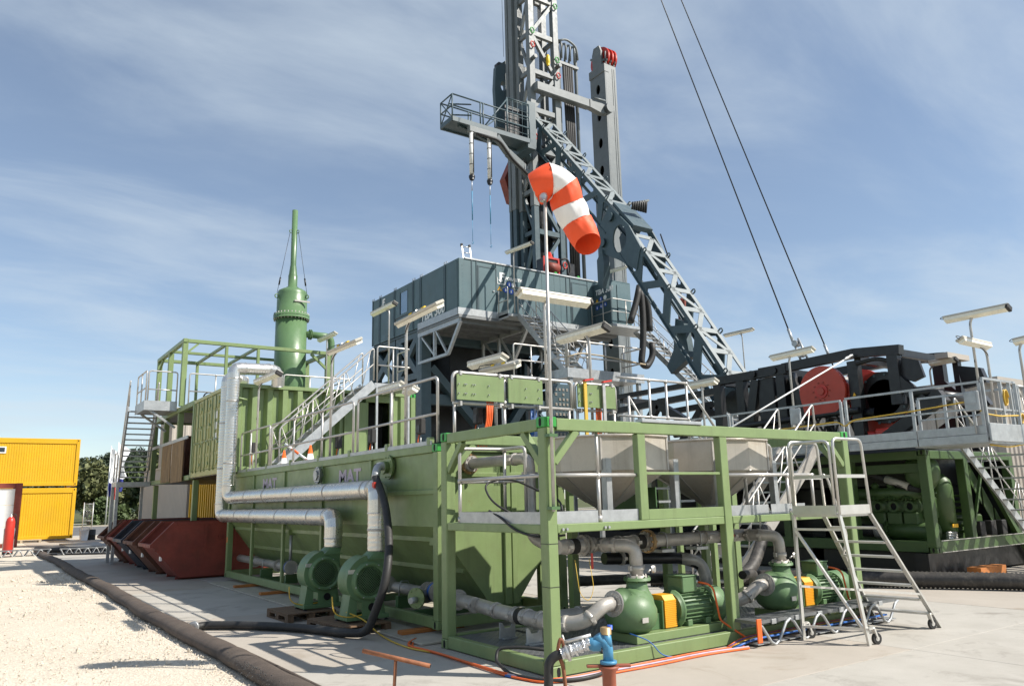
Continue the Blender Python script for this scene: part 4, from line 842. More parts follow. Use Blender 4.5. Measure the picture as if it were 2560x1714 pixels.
tag(M().path(rnd([(-2.26,6.1,.035),(-2.3,5.0,.035),(-2.22,3.6,.035),(-2.2,1.5,.035),(-2.2,.4,.035)],.5,8), .032, 10).obj('flat_hose', 'cloth_brown'), 'thin brown hose lying alongside the fabric bund', 'hose')
# fabric covered bund along the gravel edge
pts = []; rr = []
for i in range(150):
    y = -6+i*.29; pts.append((-2.52+.035*math.sin(y*.55)+.012*math.sin(y*1.9+1), y, .10)); rr.append(.165+.006*math.sin(y*2.3)+.004*math.sin(y*6.1+1)-(.012 if i % 11 == 0 else 0))
bm_ = M().path(pts, .18, 18, rr=rr); bm_.v = [(x, y, max(.0, .075+(z-.10)*.62)) for x, y, z in bm_.v]
tag(bm_.obj('fabric_bund', 'cloth_brown'), 'long brown fabric covered bund tube between gravel and concrete', 'bund')
for y in (1.9, 9.6):
    k = M(); R_ = random.Random(3)
    for i in range(110): 
        a = R_.gauss(0,.22); b = R_.gauss(0,.4); s_ = R_.uniform(.005,.012); k.add([(-2.62+a*.4+q.x*s_, y+b+q.y*s_, (.165 if y < 3 else .03)-abs(a)*.12+q.z*s_) for q in Q], HF)
    o = k.obj('dark_grit', 'black_rubber', kind='stuff'); tag(o, 'patch of dark grit on the bund near the T bar' if y < 3 else 'patch of dark grit spilled beside the bund', 'grit')
# ---- green corrugated container on a stack
t = thing('workshop_container', 'green corrugated container with side doors above the ribbed container', 'container', (.1,13.95,2.8)); cx0, cx1, cy0, cy1, cz0, cz1 = .1, 5.62, 13.95, 18.3, 2.8, 5.17
def cb(n, x0,x1,y0,y1,z0,z1,m_='green',c=.01): return M().box(x0,x1,y0,y1,z0,z1,c).obj(n, m_, t)
for x in (cx0, cx1-.16):
    for y in (cy0, cy1-.16): cb('corner_post', x, x+.16, y, y+.16, cz0, cz1)
cb('top_rail', cx0+.162, cx1-.162, cy0+.003, cy0+.09, cz1-.11, cz1-.005); cb('bottom_rail', cx0+.162, cx1-.162, cy0+.003, cy0+.09, cz0, cz0+.15)
cb('top_rail', cx0+.003, cx0+.09, cy0+.162, cy1-.162, cz1-.11, cz1-.005, 'green_door'); cb('bottom_rail', cx0+.003, cx0+.09, cy0+.162, cy1-.162, cz0, cz0+.17, 'green_door')
corrug(cx0+.16, 4.02, cy0+.02, cz0+.15, cz1-.11, .42, .15).obj('wall_sheet', 'green', t); corrug(4.8, cx1-.16, cy0+.02, cz0+.15, cz1-.11, .3, .08).obj('wall_sheet', 'green', t)
cb('door_frame', 3.98, 4.06, cy0-.01, cy0+.1, cz0+.15, cz1-.32); cb('door_frame', 4.76, 4.84, cy0-.01, cy0+.1, cz0+.15, cz1-.32); cb('door_frame', 3.98, 4.84, cy0-.008, cy0+.1, cz1-.318, cz1-.112)
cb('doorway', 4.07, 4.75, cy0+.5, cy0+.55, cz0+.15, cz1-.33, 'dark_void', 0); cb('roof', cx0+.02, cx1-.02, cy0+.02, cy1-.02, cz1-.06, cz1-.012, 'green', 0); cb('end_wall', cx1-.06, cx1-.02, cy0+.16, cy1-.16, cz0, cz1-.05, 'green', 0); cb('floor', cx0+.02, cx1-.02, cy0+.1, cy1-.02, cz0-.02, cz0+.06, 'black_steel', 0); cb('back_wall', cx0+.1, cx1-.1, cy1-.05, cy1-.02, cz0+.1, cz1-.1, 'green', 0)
for ang in (1,): cb('open_door', 3.3, 3.98, cy0-.05, cy0-.015, cz0+.2, cz1-.35)
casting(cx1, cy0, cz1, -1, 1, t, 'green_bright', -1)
dl = (cy1-cy0-.32)/4
for i in range(4):
    ya = cy0+.16+i*dl; d = M().box(cx0+.025, cx0+.06, ya+.015, ya+dl-.015, cz0+.18, cz1-.12, .006).obj('door', 'green_door', t)
    for j in range(5):
        z = cz0+.24+j*.405; M().box(cx0+.006, cx0+.026, ya+.1, ya+dl-.1, z, z+.31, .01).obj('door_panel', 'green_door', d)
    for f_ in (.3,.7):
        y = ya+dl*f_; M().tube((cx0-.012,y,cz0+.12),(cx0-.012,y,cz1-.12),.014,8).obj('lock_rod', 'green', d); M().beam((cx0-.02,y,cz0+1.0),(cx0-.02,y-.22,cz0+.96),.02,.03).obj('door_handle', 'green', d)
    for j in range(4): M().box(cx0-.01, cx0+.03, ya-.03, ya+.06, cz0+.3+j*.55, cz0+.38+j*.55).obj('hinge', 'green', d)
k = M()
for i in range(3): k.box(cx0-.001, cx0+.02, cy0+1.3+.02, cy0+1.6, cz0+.95+i*.3, cz0+1.15+i*.3)
k.obj('label_sheet', 'sticker_white', t)
M().path(rnd([(.18,13.9,4.75),(.25,13.82,4.75),(.42,13.82,4.72),(.5,13.9,4.72)],.05), .03, 7).obj('lug', 'green', t)
# container underneath: yellow frame with dark ribbed sides
t = thing('ribbed_container', 'dark container with yellow ribs seen above the oxide red skip', 'container', (2.75,25.0,0))
M().box(2.86,6.5,25.0,30.4,.05,3.8).obj('body', 'black_steel', t)
for i in range(15): M().box(2.76,2.86,25.1+i*.36,25.24+i*.36,.2,3.7,.01).obj('rib', 'cabin_yellow', t)
M().box(2.74,2.88,25.0,30.4,3.7,3.88).obj('top_rail', 'cabin_yellow', t); M().box(2.74,2.88,25.0,30.4,.05,.2).obj('bottom_rail', 'cabin_yellow', t)
for y in (18.1,24.3): tag(M().box(.2,.36,y,y+.16,0,2.74,.01).obj('prop_post', 'green'), 'slim green post under the %s' % ('green container corner' if y < 20 else 'shaker frame corner'), 'post')
t = thing('grey_shed', 'light grey ribbed sheet shed seen above the skips', 'shed', (2.7,30.6,0)); corrug(30.6, 41.6, 2.72, .05, 3.9, .30, .045, 'y').obj('side_wall', 'grey_clad', t); corrug(2.72, 7, 30.6, .05, 3.9, .3, .04).obj('front_wall', 'grey_clad', t); M().box(2.68,7,30.55,41.7,3.9,3.98).obj('roof', 'grey_clad', t); M().box(2.76,7,41.5,41.6,.05,3.9).obj('end_wall', 'grey_clad', t)
t = thing('grey_tower_box', 'tall narrow grey ribbed cabinet behind the open tread stairs', 'cabinet', (4.3,43,0)); corrug(42.8, 46.4, 4.3, .0, 7.8, .4, .05, 'y').obj('side_wall', 'grey_clad', t); corrug(4.3, 6.6, 42.8, .0, 7.8, .4, .05).obj('front_wall', 'grey_clad', t); M().box(4.25,6.65,42.75,46.45,7.8,7.88).obj('roof', 'grey_clad', t); M().box(6.5,6.6,42.9,46.4,0,7.8).obj('end_wall', 'grey_clad', t)
# ---- shaker frame (two levels of green posts) with the vessel
t = thing('shaker_frame', 'open green two level steel frame around the tall vessel', 'frame', (.1,18.5,2.75))
def eb(n, x0,x1,y0,y1,z0,z1,m_='green',c=.01): return M().box(x0,x1,y0,y1,z0,z1,c).obj(n, m_, t)
ex1 = 5.35; ey = (20.3,22.55,24.6)
for x in (.1, ex1-.17):
    for y in ey: eb('post', x, x+.17, y, y+.17, 5.25, 7.42); eb('post', x, x+.17, y, y+.17, 2.9, 5.02)
    eb('top_rail', x, x+.14, ey[0]-.03, ey[2]+.2, 7.425, 7.56); eb('deck_rail', x, x+.14, 18.35, ey[2]+.2, 5.03, 5.2); eb('floor_rail', x, x+.14, 18.35, ey[2]+.2, 2.75, 2.9)
for y in (ey[0], ey[2]): eb('cross_rail', .245, ex1-.18, y, y+.12, 7.43, 7.555); eb('deck_cross_rail', .245, ex1-.18, y, y+.12, 5.04, 5.19)
for x in (1.5,2.6): eb('cross_bar', x, x+.09, ey[0]+.13, ey[2], 7.44, 7.54); eb('hanger', x, x+.1, ey[0]+.01, ey[0]+.11, 5.2, 7.425); eb('hanger', x, x+.1, ey[2]+.01, ey[2]+.11, 5.2, 7.425)
eb('floor', .25, ex1-.2, 18.4, ey[2]+.1, 2.78, 2.83, 'black_steel', 0); eb('deck', .3, ex1-.2, 19.2, ey[2], 5.1, 5.13, 'grating', 0); eb('cross_rail_mid', .245, ex1-.18, ey[1], ey[1]+.1, 7.44, 7.54)
M().beam((.18,ey[0]+.5,7.42),(.18,ey[0]+.17,7.1),.07).obj('knee_brace', 'green', t); M().beam((.6,ey[0]+.06,7.42),(.27,ey[0]+.06,7.1),.07).obj('knee_brace', 'green', t); M().beam((.18,ey[2],7.1),(.18,ey[2]-.6,7.42),.07).obj('knee_brace', 'green', t); M().beam((4.6,ey[0]+.06,7.42),(5.2,ey[0]+.06,6.9),.09).obj('knee_brace', 'green', t)
for y0, y1_, z0 in ((19.0,20.7,2.72),(20.85,22.3,2.76)):
    tag(M().box(.03,.055,y0,y1_,z0,z0+1.3,.004).obj('plywood_sheet', 'ply'), 'stained plywood sheet against the frame, %s' % ('nearer the green doors' if y0 < 20 else 'nearer the open tread stairs'), 'sheet')
tag(M().box(.02,.05,18.45,24.3,4.02,4.12).obj('kerb_strip', 'galv'), 'galvanised strip along the lower opening of the shaker frame', 'strip')
for y0, m_, lb in ((21.9,'skip_rust','brown machine box inside the lower shaker frame'),(19.6,'black_steel','black machine inside the lower shaker frame')):
    q_ = thing('machine_box', lb, 'machine', (.9,y0,2.83)); M().box(.7,1.9,y0,y0+1.0,2.84,4.4,.04).obj('housing', m_, q_); M().box(.66,.7,y0+.2,y0+.8,3.4,4.2,.02).obj('cover', 'galv', q_); M().tube((1.2,y0+.5,4.4),(1.2,y0+.5,4.8),.12,12).obj('neck', 'green_dark', q_)
    for i in range(5): M().tube((.66,y0+.2,3.0+i*.09),(.66,y0+.8,3.0+i*.09),.02,6).obj('bar', 'green_dark', q_)
# things standing on the frame deck
q_ = thing('deck_machine', 'dark valve machinery with handwheel on the frame deck', 'machine', (1.6,20.8,5.2)); k = M(); k.path([(1.15+.2*math.cos(a*.349),20.75,5.62+.2*math.sin(a*.349)) for a in range(19)], .025, 6); k.obj('handwheel', 'black_steel', q_)
M().box(1.5,2.1,20.6,21.2,5.2,5.6,.06).obj('body', 'black_steel', q_); M().lathe([(.16,0),(.2,.1),(.2,.3),(.1,.45)], (1.85,20.8,5.55), n=14).obj('motor', 'black_steel', q_); M().box(2.3,2.55,20.5,20.8,5.2,5.8,.03).obj('case', 'skip_rust', q_)
for i, (x, y) in enumerate(((3.1,21.0),)): M().box(x-.3,x+.3,y-.25,y+.25,5.2,6.1,.05).obj('rear_case', 'black_steel', q_)
# vessel
vx, vy = 4.18, 21.45; t = thing('degasser_vessel', 'tall green cylindrical vessel with flanged joint and thin stack', 'vessel', (vx,vy,5.2)); R_ = .585
M().lathe([(.3,6.55-1.3),(R_,6.0),(R_,8.88)], (vx,vy,0), n=36).obj('lower_shell', 'green_vessel', t); k = M().lathe([(R_+.09,8.9),(R_+.09,8.98)], (vx,vy,0), n=36); k.lathe([(R_+.09,9.0),(R_+.09,9.07)], (vx,vy,0), n=36); k.obj('flange', 'green_vessel', t)
k = M()
for i in range(30): a = 2*math.pi*i/30; k.tube((vx+(R_+.06)*math.cos(a),vy+(R_+.06)*math.sin(a),8.84),(vx+(R_+.06)*math.cos(a),vy+(R_+.06)*math.sin(a),9.13),.018,6)
k.obj('flange_bolts', 'steel_pipe', t)
M().lathe([(R_-.02,9.08),(R_-.02,9.9),(R_-.06,10.02),(R_-.2,10.1),(.2,10.13)], (vx,vy,0), n=36).obj('upper_shell', 'green_vessel', t)
M().lathe([(.24,10.12),(.24,10.18),(.175,10.18),(.175,10.65),(.155,10.72),(.125,11.0),(.11,11.1),(.11,13.35),(.09,13.35)], (vx,vy,0), n=20).obj('stack', 'green_vessel', t)
k = M()
for a in (0,2.1,4.2): 
    d = Vector((math.cos(a+3.3),math.sin(a+3.3),0)); c = Vector((vx,vy,12.45))+d*.15; k.path([c+d*.06*math.cos(q*.524)+Vector((0,0,.06*math.sin(q*.524))) for q in range(13)], .018, 6); c = Vector((vx,vy,9.75))+d*(R_+.06); k.path([c+d*.07*math.cos(q*.524)+Vector((0,0,.07*math.sin(q*.524))) for q in range(13)], .022, 6)
k.obj('lifting_eye', 'green_vessel', t)
for a in (0,2.1,4.2): d = Vector((math.cos(a+3.3),math.sin(a+3.3),0)); w = M().path([Vector((vx,vy,12.42))+d*.18, Vector((vx,vy,9.82))+d*(R_+.06)], .009, 5).obj('stay_wire', 'black_steel', t); M().tube(Vector((vx,vy,10.2))+d*.57, Vector((vx,vy,10.5))+d*.52, .03, 6).obj('turnbuckle', 'black_steel', t)
pp = rnd([(vx+.5,vy-.2,8.35),(vx+1.55,vy-.2,8.35),(vx+1.55,vy-.2,5.3)],.3,8); M().path(pp, .13, 16).obj('side_pipe', 'green_vessel', t); k = M(); flange(k, (vx+.66,vy-.2,8.35), (1,0,0), .2); flange(k, (vx+.72,vy-.2,8.35), (1,0,0), .2); k.obj('pipe_flange', 'green_vessel', t); M().box(vx-.1,vx+.5,vy-R_-.012,vy-R_+.02,9.5,9.56).obj('name_plate', 'steel_pipe', t)
# ---- platform and open tread stairs at the far left
def stairs(lab, top, bot, w, wa, n, tw=.24, mt='galv', tt='galv', rails=True, hr=1.05, lat=True, sw=.05, sh=.24):
    """top and bottom centre points, wa = width direction"""
    top, bot, wa = vec(top), vec(bot), vec(wa).normalized(); t = thing('staircase', lab, 'stairs', bot, 'steel staircases'); run = Vector((top.x-bot.x, top.y-bot.y, 0)).normalized()
    for s_ in (-1,1): M().beam(bot+wa*s_*w/2, top+wa*s_*w/2, sw, sh).obj('stringer', mt, t)
    for i in range(n):
        c = bot.lerp(top, (i+.5)/n); M().obox(c+Vector((0,0,.04)), wa*(w/2-.03), run*tw/2, (0,0,.018)).obj('tread', tt, t)
    if rails:
        for s_ in (-1,1):
            o_ = wa*s_*(w/2); up = Vector((0,0,hr)); M().path(rnd([bot+o_+Vector((0,0,.1)), bot+o_+up, top+o_+up, top+o_+Vector((0,0,.1))],.1), .024, 7).obj('handrail', 'galv_rail', t)
            M().tube(bot+o_+up*.55, top+o_+up*.55, .018, 6).obj('knee_rail', 'galv_rail', t)
            for f_ in (.33,.66): p = bot.lerp(top, f_)+o_; M().tube(p, p+up, .02, 6).obj('baluster', 'galv_rail', t)
            if lat:
                m_ = 6
                for i in range(m_): a = bot.lerp(top, (i+.1)/m_)+o_; b = bot.lerp(top, min(1, (i+.75)/m_))+o_; M().tube(a+(Vector((0,0,.05)) if i % 2 else up), b+(up if i % 2 else Vector((0,0,.05))), .014, 5).obj('lattice', 'galv_rail', t)
    return t
stairs('open tread galvanised staircase descending behind the far platform', (-.68,22.3,5.28), (-.5,24.6,2.92), .92, (1,0,0), 13, lat=False, tw=.2, sh=.2)
t = thing('stair_platform', 'galvanised landing on brackets beside the shaker frame', 'platform', (-.9,20.6,5.2)); M().box(-.92,.08,20.6,22.35,5.12,5.27,.01).obj('deck', 'galv', t); M().box(-.94,.08,20.58,20.6,5.1,5.42).obj('toe_board', 'galv', t); M().box(-.94,-.92,20.6,22.3,5.1,5.42).obj('toe_board', 'galv', t); M().beam((-.75,20.7,5.12),(.08,20.7,4.55),.07).obj('bracket', 'galv', t); M().beam((-.75,22.2,5.12),(.08,22.2,4.55),.07).obj('bracket', 'galv', t)
t = thing('stair_landing', 'galvanised lower landing at the foot of the far staircase', 'platform', (-1.0,24.6,2.75)); M().box(-1.05,.08,24.4,25.6,2.72,2.88).obj('deck', 'galv', t)
for x, y in ((-1.0,24.45),(-1.0,25.55),(.0,25.55)): M().box(x-.05,x+.05,y-.05,y+.05,0,2.72).obj('leg', 'galv', t)
rail('rail round the far landing facing the sky', [(-.9,22.3),(-.9,20.65)], 5.27, 6.42, [5.85], [(-.9,21.5)]); rail('rail on the camera side of the far landing', [(-.84,20.62),(.05,20.62)], 5.27, 6.42, [5.8])
rail('rail along the frame deck behind the green corner post', [(.35,20.2),(2.3,20.2)], 5.2, 6.35, [5.75], [(1.2,20.2)]); rail('rail at the right of the tall vessel', [(2.9,18.2),(5.3,18.2),(5.3,19.9)], 5.17, 6.2, [5.7], [(3.8,18.2),(4.6,18.2)]); rail('rail down on the lower far landing', [(-1.0,25.55),(-1.0,24.9)], 2.88, 3.95, [3.4])
# ---- skips in a row
def skip(lab, y0, mt, dx=0):
    t = thing('skip', lab, 'skip', (-.5+dx,y0,0), 'open skips in a row'); w = 1.72; y1_ = y0+w
    prof_ = [(-1.24,.92),(-.5,.06),(1.9,.06),(2.6,.92),(2.3,1.5),(-.68,1.5)]; pr = [(a+dx,b) for a,b in prof_]
    for y in (y0, y1_-.012): M().solid([(a,y,b) for a,b in pr], (0,.012,0)).obj('side_plate', mt, t)
    for i in range(0,3):
        (a,b),(c,d) = pr[i], pr[i+1]; M().beam((a,(y0+y1_)/2,b),(c,(y0+y1_)/2,d),w-.03,.012).obj('bottom_plate', mt, t)
    (a,b),(c,d) = pr[0], pr[5]
    M().beam((a-.03,y0+.03,b+.02),(c-.03,y0+.03,d+.02),.09,.07).obj('edge_rail', mt, t); M().beam((a-.03,y1_-.03,b+.02),(c-.03,y1_-.03,d+.02),.09,.07).obj('edge_rail', mt, t)
    M().beam((a-.02,y0-.02,b),(a-.02,y1_+.02,b),.09,.09).obj('lip_rail', mt, t)
    for y in (y0-.02, y1_-.03): M().box(pr[5][0], pr[4][0], y, y+.05, 1.46, 1.53).obj('top_rail', mt, t); M().box(pr[0][0]+.06, pr[3][0]-.06, y+.012, y+.03, .78, .84).obj('mid_rail', mt, t); M().box(.1+dx,.17+dx,y-.006,y+.02,.84,1.46).obj('rib', mt, t); M().box(.9+dx,.97+dx,y-.006,y+.02,.84,1.46).obj('rib', mt, t)
    for y in (y0+.25, y1_-.35): M().box(-.56+dx,1.9+dx,y,y+.1,0.0,.06).obj('runner', mt, t)
    M().box(-1.0+dx,-.96+dx,y0+.12,y0+.3,.52,.66).obj('plate', 'sticker_white', t)
    M().tube((.5+dx,y0-.05,1.1),(.5+dx,y0,1.1),.06,10).obj('lifting_pin', mt, t)
skip('oxide red open skip nearest the mud tank', 15.9, 'skip_red'); skip('rusty red brown skip behind the oxide red one', 18.3, 'skip_rust', -.05); skip('dark blue open skip with a white sticker', 20.6, 'skip_blue', -.02); skip('dirty brown skip farthest from the tank', 24.4, 'skip_rust', -.02); skip('rust brown skip between the dark blue and the farthest', 22.6, 'skip_red', .06)
# cable ramps and mats on the ground at the far left
def cableramp(lab, o_, d_, L, w=.5, z=.26, nw=6):
    o_ = vec(o_); d_ = vec(d_).normalized(); s_ = Vector((d_.y,-d_.x,0)); t = thing('cable_ramp', lab, 'cable ramp', o_); M().obox(o_+d_*L/2+Vector((0,0,z)), d_*L/2, s_*w/2, (0,0,.02)).obj('deck', 'grating', t)
    for sd in (-1,1):
        pts = [o_+s_*sd*(w/2+.02)+d_*(L*i/(nw*8))+Vector((0,0,z*.5+(z*.48)*math.cos(i/8*2*math.pi))) for i in range(nw*8+1)]; M().path(pts, .02, 7).obj('wave_leg', 'galv', t)
    for i in range(5): M().obox(o_+d_*L*(i+.5)/5+Vector((0,0,.03)), d_*.3, s_*w*.45, (0,0,.006)).obj('tray', 'galv', t)
    return t
cableramp('low cable ramp in front of the red container', (-4.6,33.6,0), (1,0,0), 2.4); cableramp('low cable ramp with bent legs beyond the bund end', (-1.9,33.0,0), (1,-.02,0), 2.1)
t = thing('ground_mat', 'grey perforated metal mat lying on the gravel', 'mat', (-.6,40,.02)); M().box(-1.0,.9,38.6,44,.06,.1).obj('deck', 'grating', t); M().box(-1.0,-.94,38.6,44,.0,.06).obj('edge', 'galv', t); M().box(.84,.9,38.6,44,.0,.06).obj('edge', 'galv', t)
tag(M().path(rnd([(-2.5,37.2,.14),(-2.3,35.5,.14),(-1.2,34.6,.14),(1.5,34.0,.14)],.5), .13, 10).obj('black_bund', 'black_rubber'), 'black covered bund crossing the far end of the pad', 'bund')
tag(M().path(rnd([(-2.3,33.2,.04),(0.5,31.0,.04),(2.5,30.6,.04)],.5), .04, 8).obj('black_cable', 'black_rubber'), 'black cable crossing the concrete in front of the skips', 'cable')
# ================================================================== ON THE TANK TOP
rail('tube railing along the tank edge, bay nearest the green frame', [(.42,3.27),(.42,6.3)], 2.79, 3.82, [3.25], [(.42,4.9)])
rail('tube railing along the tank edge, middle bays', [(.42,6.5),(.42,11.35)], 2.79, 3.81, [3.23], [(.42,8.1),(.42,9.8)])
rail('tube railing along the tank edge, farthest bays behind the risers', [(.42,11.5),(.42,13.9)], 2.79, 3.81, [3.22], [(.42,13.05)])
for y, lb in ((3.5,'next to the green frame'),(5.0,'above the black hose flange'),(6.6,'at the gap in the railing'),(8.2,'above the lettering'),(9.9,'between the two letterings'),(11.6,'above the far lettering'),(13.2,'beside the silver risers')):
    t = thing('rail_socket', 'green bolted rail socket plate on the tank edge '+lb, 'bracket', (.4,y,2.785), 'rail sockets on the tank edge'); M().box(.375,.46,y-.05,y+.05,2.788,2.9,.004).obj('plate', 'green', t); M().tube((.42,y+.09,2.788),(.42,y+.09,2.88),.03,8).obj('bolt', 'galv', t)
rail('short loop rail carrying the two left green panels', [(.4,2.77),(2.68,2.77)], 3.36, 3.82, [3.36], [(1.33,2.77)], r=.028)
rail('short loop rail carrying the right hand green panel', [(2.75,2.77),(3.65,2.77)], 3.36, 3.81, [3.36], r=.028)
for x, lb in ((.43,'at the free end of the widest panel'),(1.33,'between the two left panels'),(2.62,'beside the perforated screen'),(2.80,'left of the red handled posts'),(3.62,'at the end of the right hand panel')): tag(M().tube((x,2.78,2.75),(x,2.78,3.36),.024,8).obj('rail_post', 'galv_rail'), 'upright tube below the panel rail '+lb, 'post', 'posts below the panel rail')
def ctlpanel(x0, x1, lab, rows):
    t = thing('control_panel', lab, 'panel', (x0,2.7,3.4)); M().box(x0, x1, 2.70, 2.725, 3.40, 3.785, .004).obj('plate', 'green', t)
    for x in (x0+.07, x1-.07): 
        for z in (3.36,3.82): M().box(x-.02,x+.02,2.69,2.80,z-.05,z+.02,.004).obj('clip', 'galv_rail', t)
    for x in rows:
        for z in (3.50,3.64): M().tube((x0+x,2.705,z),(x0+x,2.675,z-.004),.009,6).obj('stud', 'galv', t)
ctlpanel(.43, 1.28, 'wide green panel with studs on the rail, farthest from the windsock pole', (.03,.13,.16,.27,.31,.56)); ctlpanel(1.36, 2.03, 'green panel with studs on the rail beside the windsock pole', (.33,.58)); ctlpanel(2.76, 3.60, 'green panel behind two upright posts with red handles', (.03,.12,.26,.29,.56))
t = thing('perforated_screen', 'dark blue grey perforated screen between the green panels', 'screen', (2.64,3.2,2.75)); M().box(2.62,3.05,3.19,3.2,2.75,3.85).obj('sheet', 'rig_blue', t); k = M()
for i in range(5):
    for j in range(12):
        if random.random() < .8: k.box(2.66+i*.08,2.70+i*.08,3.18,3.19,2.8+j*.085,2.815+j*.085); k.box(2.66+i*.08,2.70+i*.08,3.18,3.19,2.825+j*.085,2.838+j*.085)
k.obj('slots', 'grey_clad', t)
for x, m_ in ((2.89,'yellow_cable'),(3.30,'galv_rail')):
    t = thing('valve_post', 'thin %s valve post with red handle in front of the green panel' % ('yellowish' if x < 3 else 'grey'), 'post', (x,2.68,2.75)); M().box(x-.03,x+.03,2.65,2.68,2.75,3.83).obj('post', m_, t); M().beam((x-.04,2.64,3.84),(x+.17,2.66,3.88),.05,.03).obj('handle', 'red', t)
for i, (x, lab) in enumerate(((1.0,'orange power cables hanging under the widest green panel'),(3.2,'orange cables hanging under the panel with red handles'))):
    t = thing('cable_bundle', lab, 'cables', (x,2.72,3.4))
    for j in range(4): M().path(rnd([(x+j*.035,2.76,3.42),(x+j*.03-.02,2.74,3.1),(x-.12+j*.03 if i == 0 else x+j*.03,2.74,2.8),(x-.2+j*.05 if i == 0 else x+j*.03,2.72,2.72)],.1), .013, 6).obj('cable', 'orange', t)
t = thing('cable_bundle', 'thin blue cables hanging beside the windsock pole', 'cables', (1.9,2.76,3.3))
for j in range(5): M().path([(1.85+j*.025,2.78,3.35),(1.84+j*.03,2.8,2.75)], .007, 5).obj('cable', 'blue', t)
def ebox(x, y, z, lab, s=.09):
    t = thing('socket_box', lab, 'socket box', (x,y,z), 'black socket boxes on the tank rails'); M().box(x-.05,x+.05,y-s,y+s,z-.13,z+.13,.015).obj('case', 'black_rubber', t); M().tube((x,y,z-.13),(x,y,2.75),.012,6).obj('conduit', 'galv', t); M().path(rnd([(x,y+.05,z-.13),(x-.02,y+.08,z-.25),(x+.05,y+.1,2.76)],.05), .01, 5).obj('lead', 'orange', t); M().box(x-.06,x-.05,y-s*.7,y+s*.7,z-.1,z+.02).obj('lid', 'black_steel', t)
ebox(.62,4.2,3.14,'black socket box on the rail nearest the green frame'); ebox(.62,6.1,3.13,'black socket box in front of the dark doorway', .08); ebox(.62,7.7,3.14,'black socket box between the two traffic cones and the doorway', .075); ebox(.62,13.5,3.42,'black socket box beside the silver risers', .05); ebox(.95,2.95,3.2,'black socket box under the widest green panel', .07)
def cone(lab, p, lie=False):
    t = thing('traffic_cone', lab, 'cone', p, 'traffic cones'); M().box(p[0]-.13,p[0]+.13,p[1]-.13,p[1]+.13,p[2],p[2]+.025,.008).obj('base', 'orange', t)
    M().lathe([(.10,.025),(.083,.12)], p, n=20).obj('cone_body', 'orange', t); M().lathe([(.083,.12),(.058,.25)], p, n=20).obj('white_band', 'cone_white', t); M().lathe([(.058,.25),(.02,.44),(.012,.44)], p, n=20).obj('cone_tip', 'orange', t)
    return t
c = U('R3',720,640,'x',.75); cone('orange and white traffic cone on the tank by the foot of the stairs', (c.x,c.y,2.775)); c = U('R3',548,660,'x',.75); cone('smaller looking traffic cone beside the leaning striped tube', (c.x,c.y,2.775))
t = thing('striped_tube', 'red and white tube leaning against the tank rail', 'tube', (.75,10.3,2.79))
for i in range(4): a, b = Vector((.85,9.7,2.79)), Vector((.5,10.6,3.3)); M().tube(a.lerp(b,i/4), a.lerp(b,(i+1)/4), .03, 8).obj('band', 'cone_white' if i % 2 else 'orange', t)
stairs('galvanised staircase climbing from the tank to the container roof', (3.8,13.42,5.25), (1.15,13.42,2.85), .78, (0,1,0), 11)
t = thing('roof_landing', 'small galvanised landing at the head of the tank stairs', 'platform', (3.8,13.0,5.15)); M().box(3.82,5.0,13.0,13.9,5.14,5.28,.008).obj('deck', 'galv', t)
for x in (3.9,4.9): M().box(x-.03,x+.03,13.0,13.06,2.75,5.14).obj('leg', 'galv', t)
rail('rail round the landing at the head of the tank stairs', [(3.9,13.02),(4.95,13.02),(4.95,13.85)], 5.28, 6.35, [5.8], [(4.4,13.02)])
# walkway bridging the tanks
t = thing('walkway', 'galvanised walkway behind the green frame', 'platform', (2.6,2.9,2.6)); M().box(2.55,6.2,2.85,3.9,2.62,2.72,.01).obj('deck', 'galv', t); M().box(2.55,6.2,2.83,2.85,2.6,2.8).obj('toe_board', 'galv', t)
for x in (2.7,6.1): 
    for y in (2.95,3.8): M().box(x-.05,x+.05,y-.05,y+.05,0,2.62,.005).obj('leg', 'green', t)
rail('rail at the end of the walkway with sloping handrail', [(3.78,2.86),(4.57,2.86),(5.54,2.86)], 2.72, 4.0, [3.32], [(4.57,2.86),(5.0,2.86),(5.54,2.86)], ends=False)
t = thing('stair_handrail', 'sloping double handrail running down from the walkway', 'handrail', (5.5,2.86,3.2)); M().tube((5.54,2.86,4.0),(6.35,2.86,3.1),.024,8).obj('top_rail', 'galv_rail', t); M().tube((5.54,2.86,3.32),(5.95,2.86,2.85),.022,8).obj('mid_rail', 'galv_rail', t); M().tube((4.75,3.6,3.8),(5.35,3.6,3.0),.022,8).obj('rear_rail', 'galv_rail', t); M().tube((4.75,3.6,2.72),(4.75,3.6,3.8),.022,8).obj('rear_post', 'galv_rail', t)
stairs('dark grey staircase rising behind the pumps to the side walkway', (10.6,4.1,2.9), (7.25,4.1,.05), .95, (0,1,0), 13, mt='steel_pipe', lat=True, sh=.28)
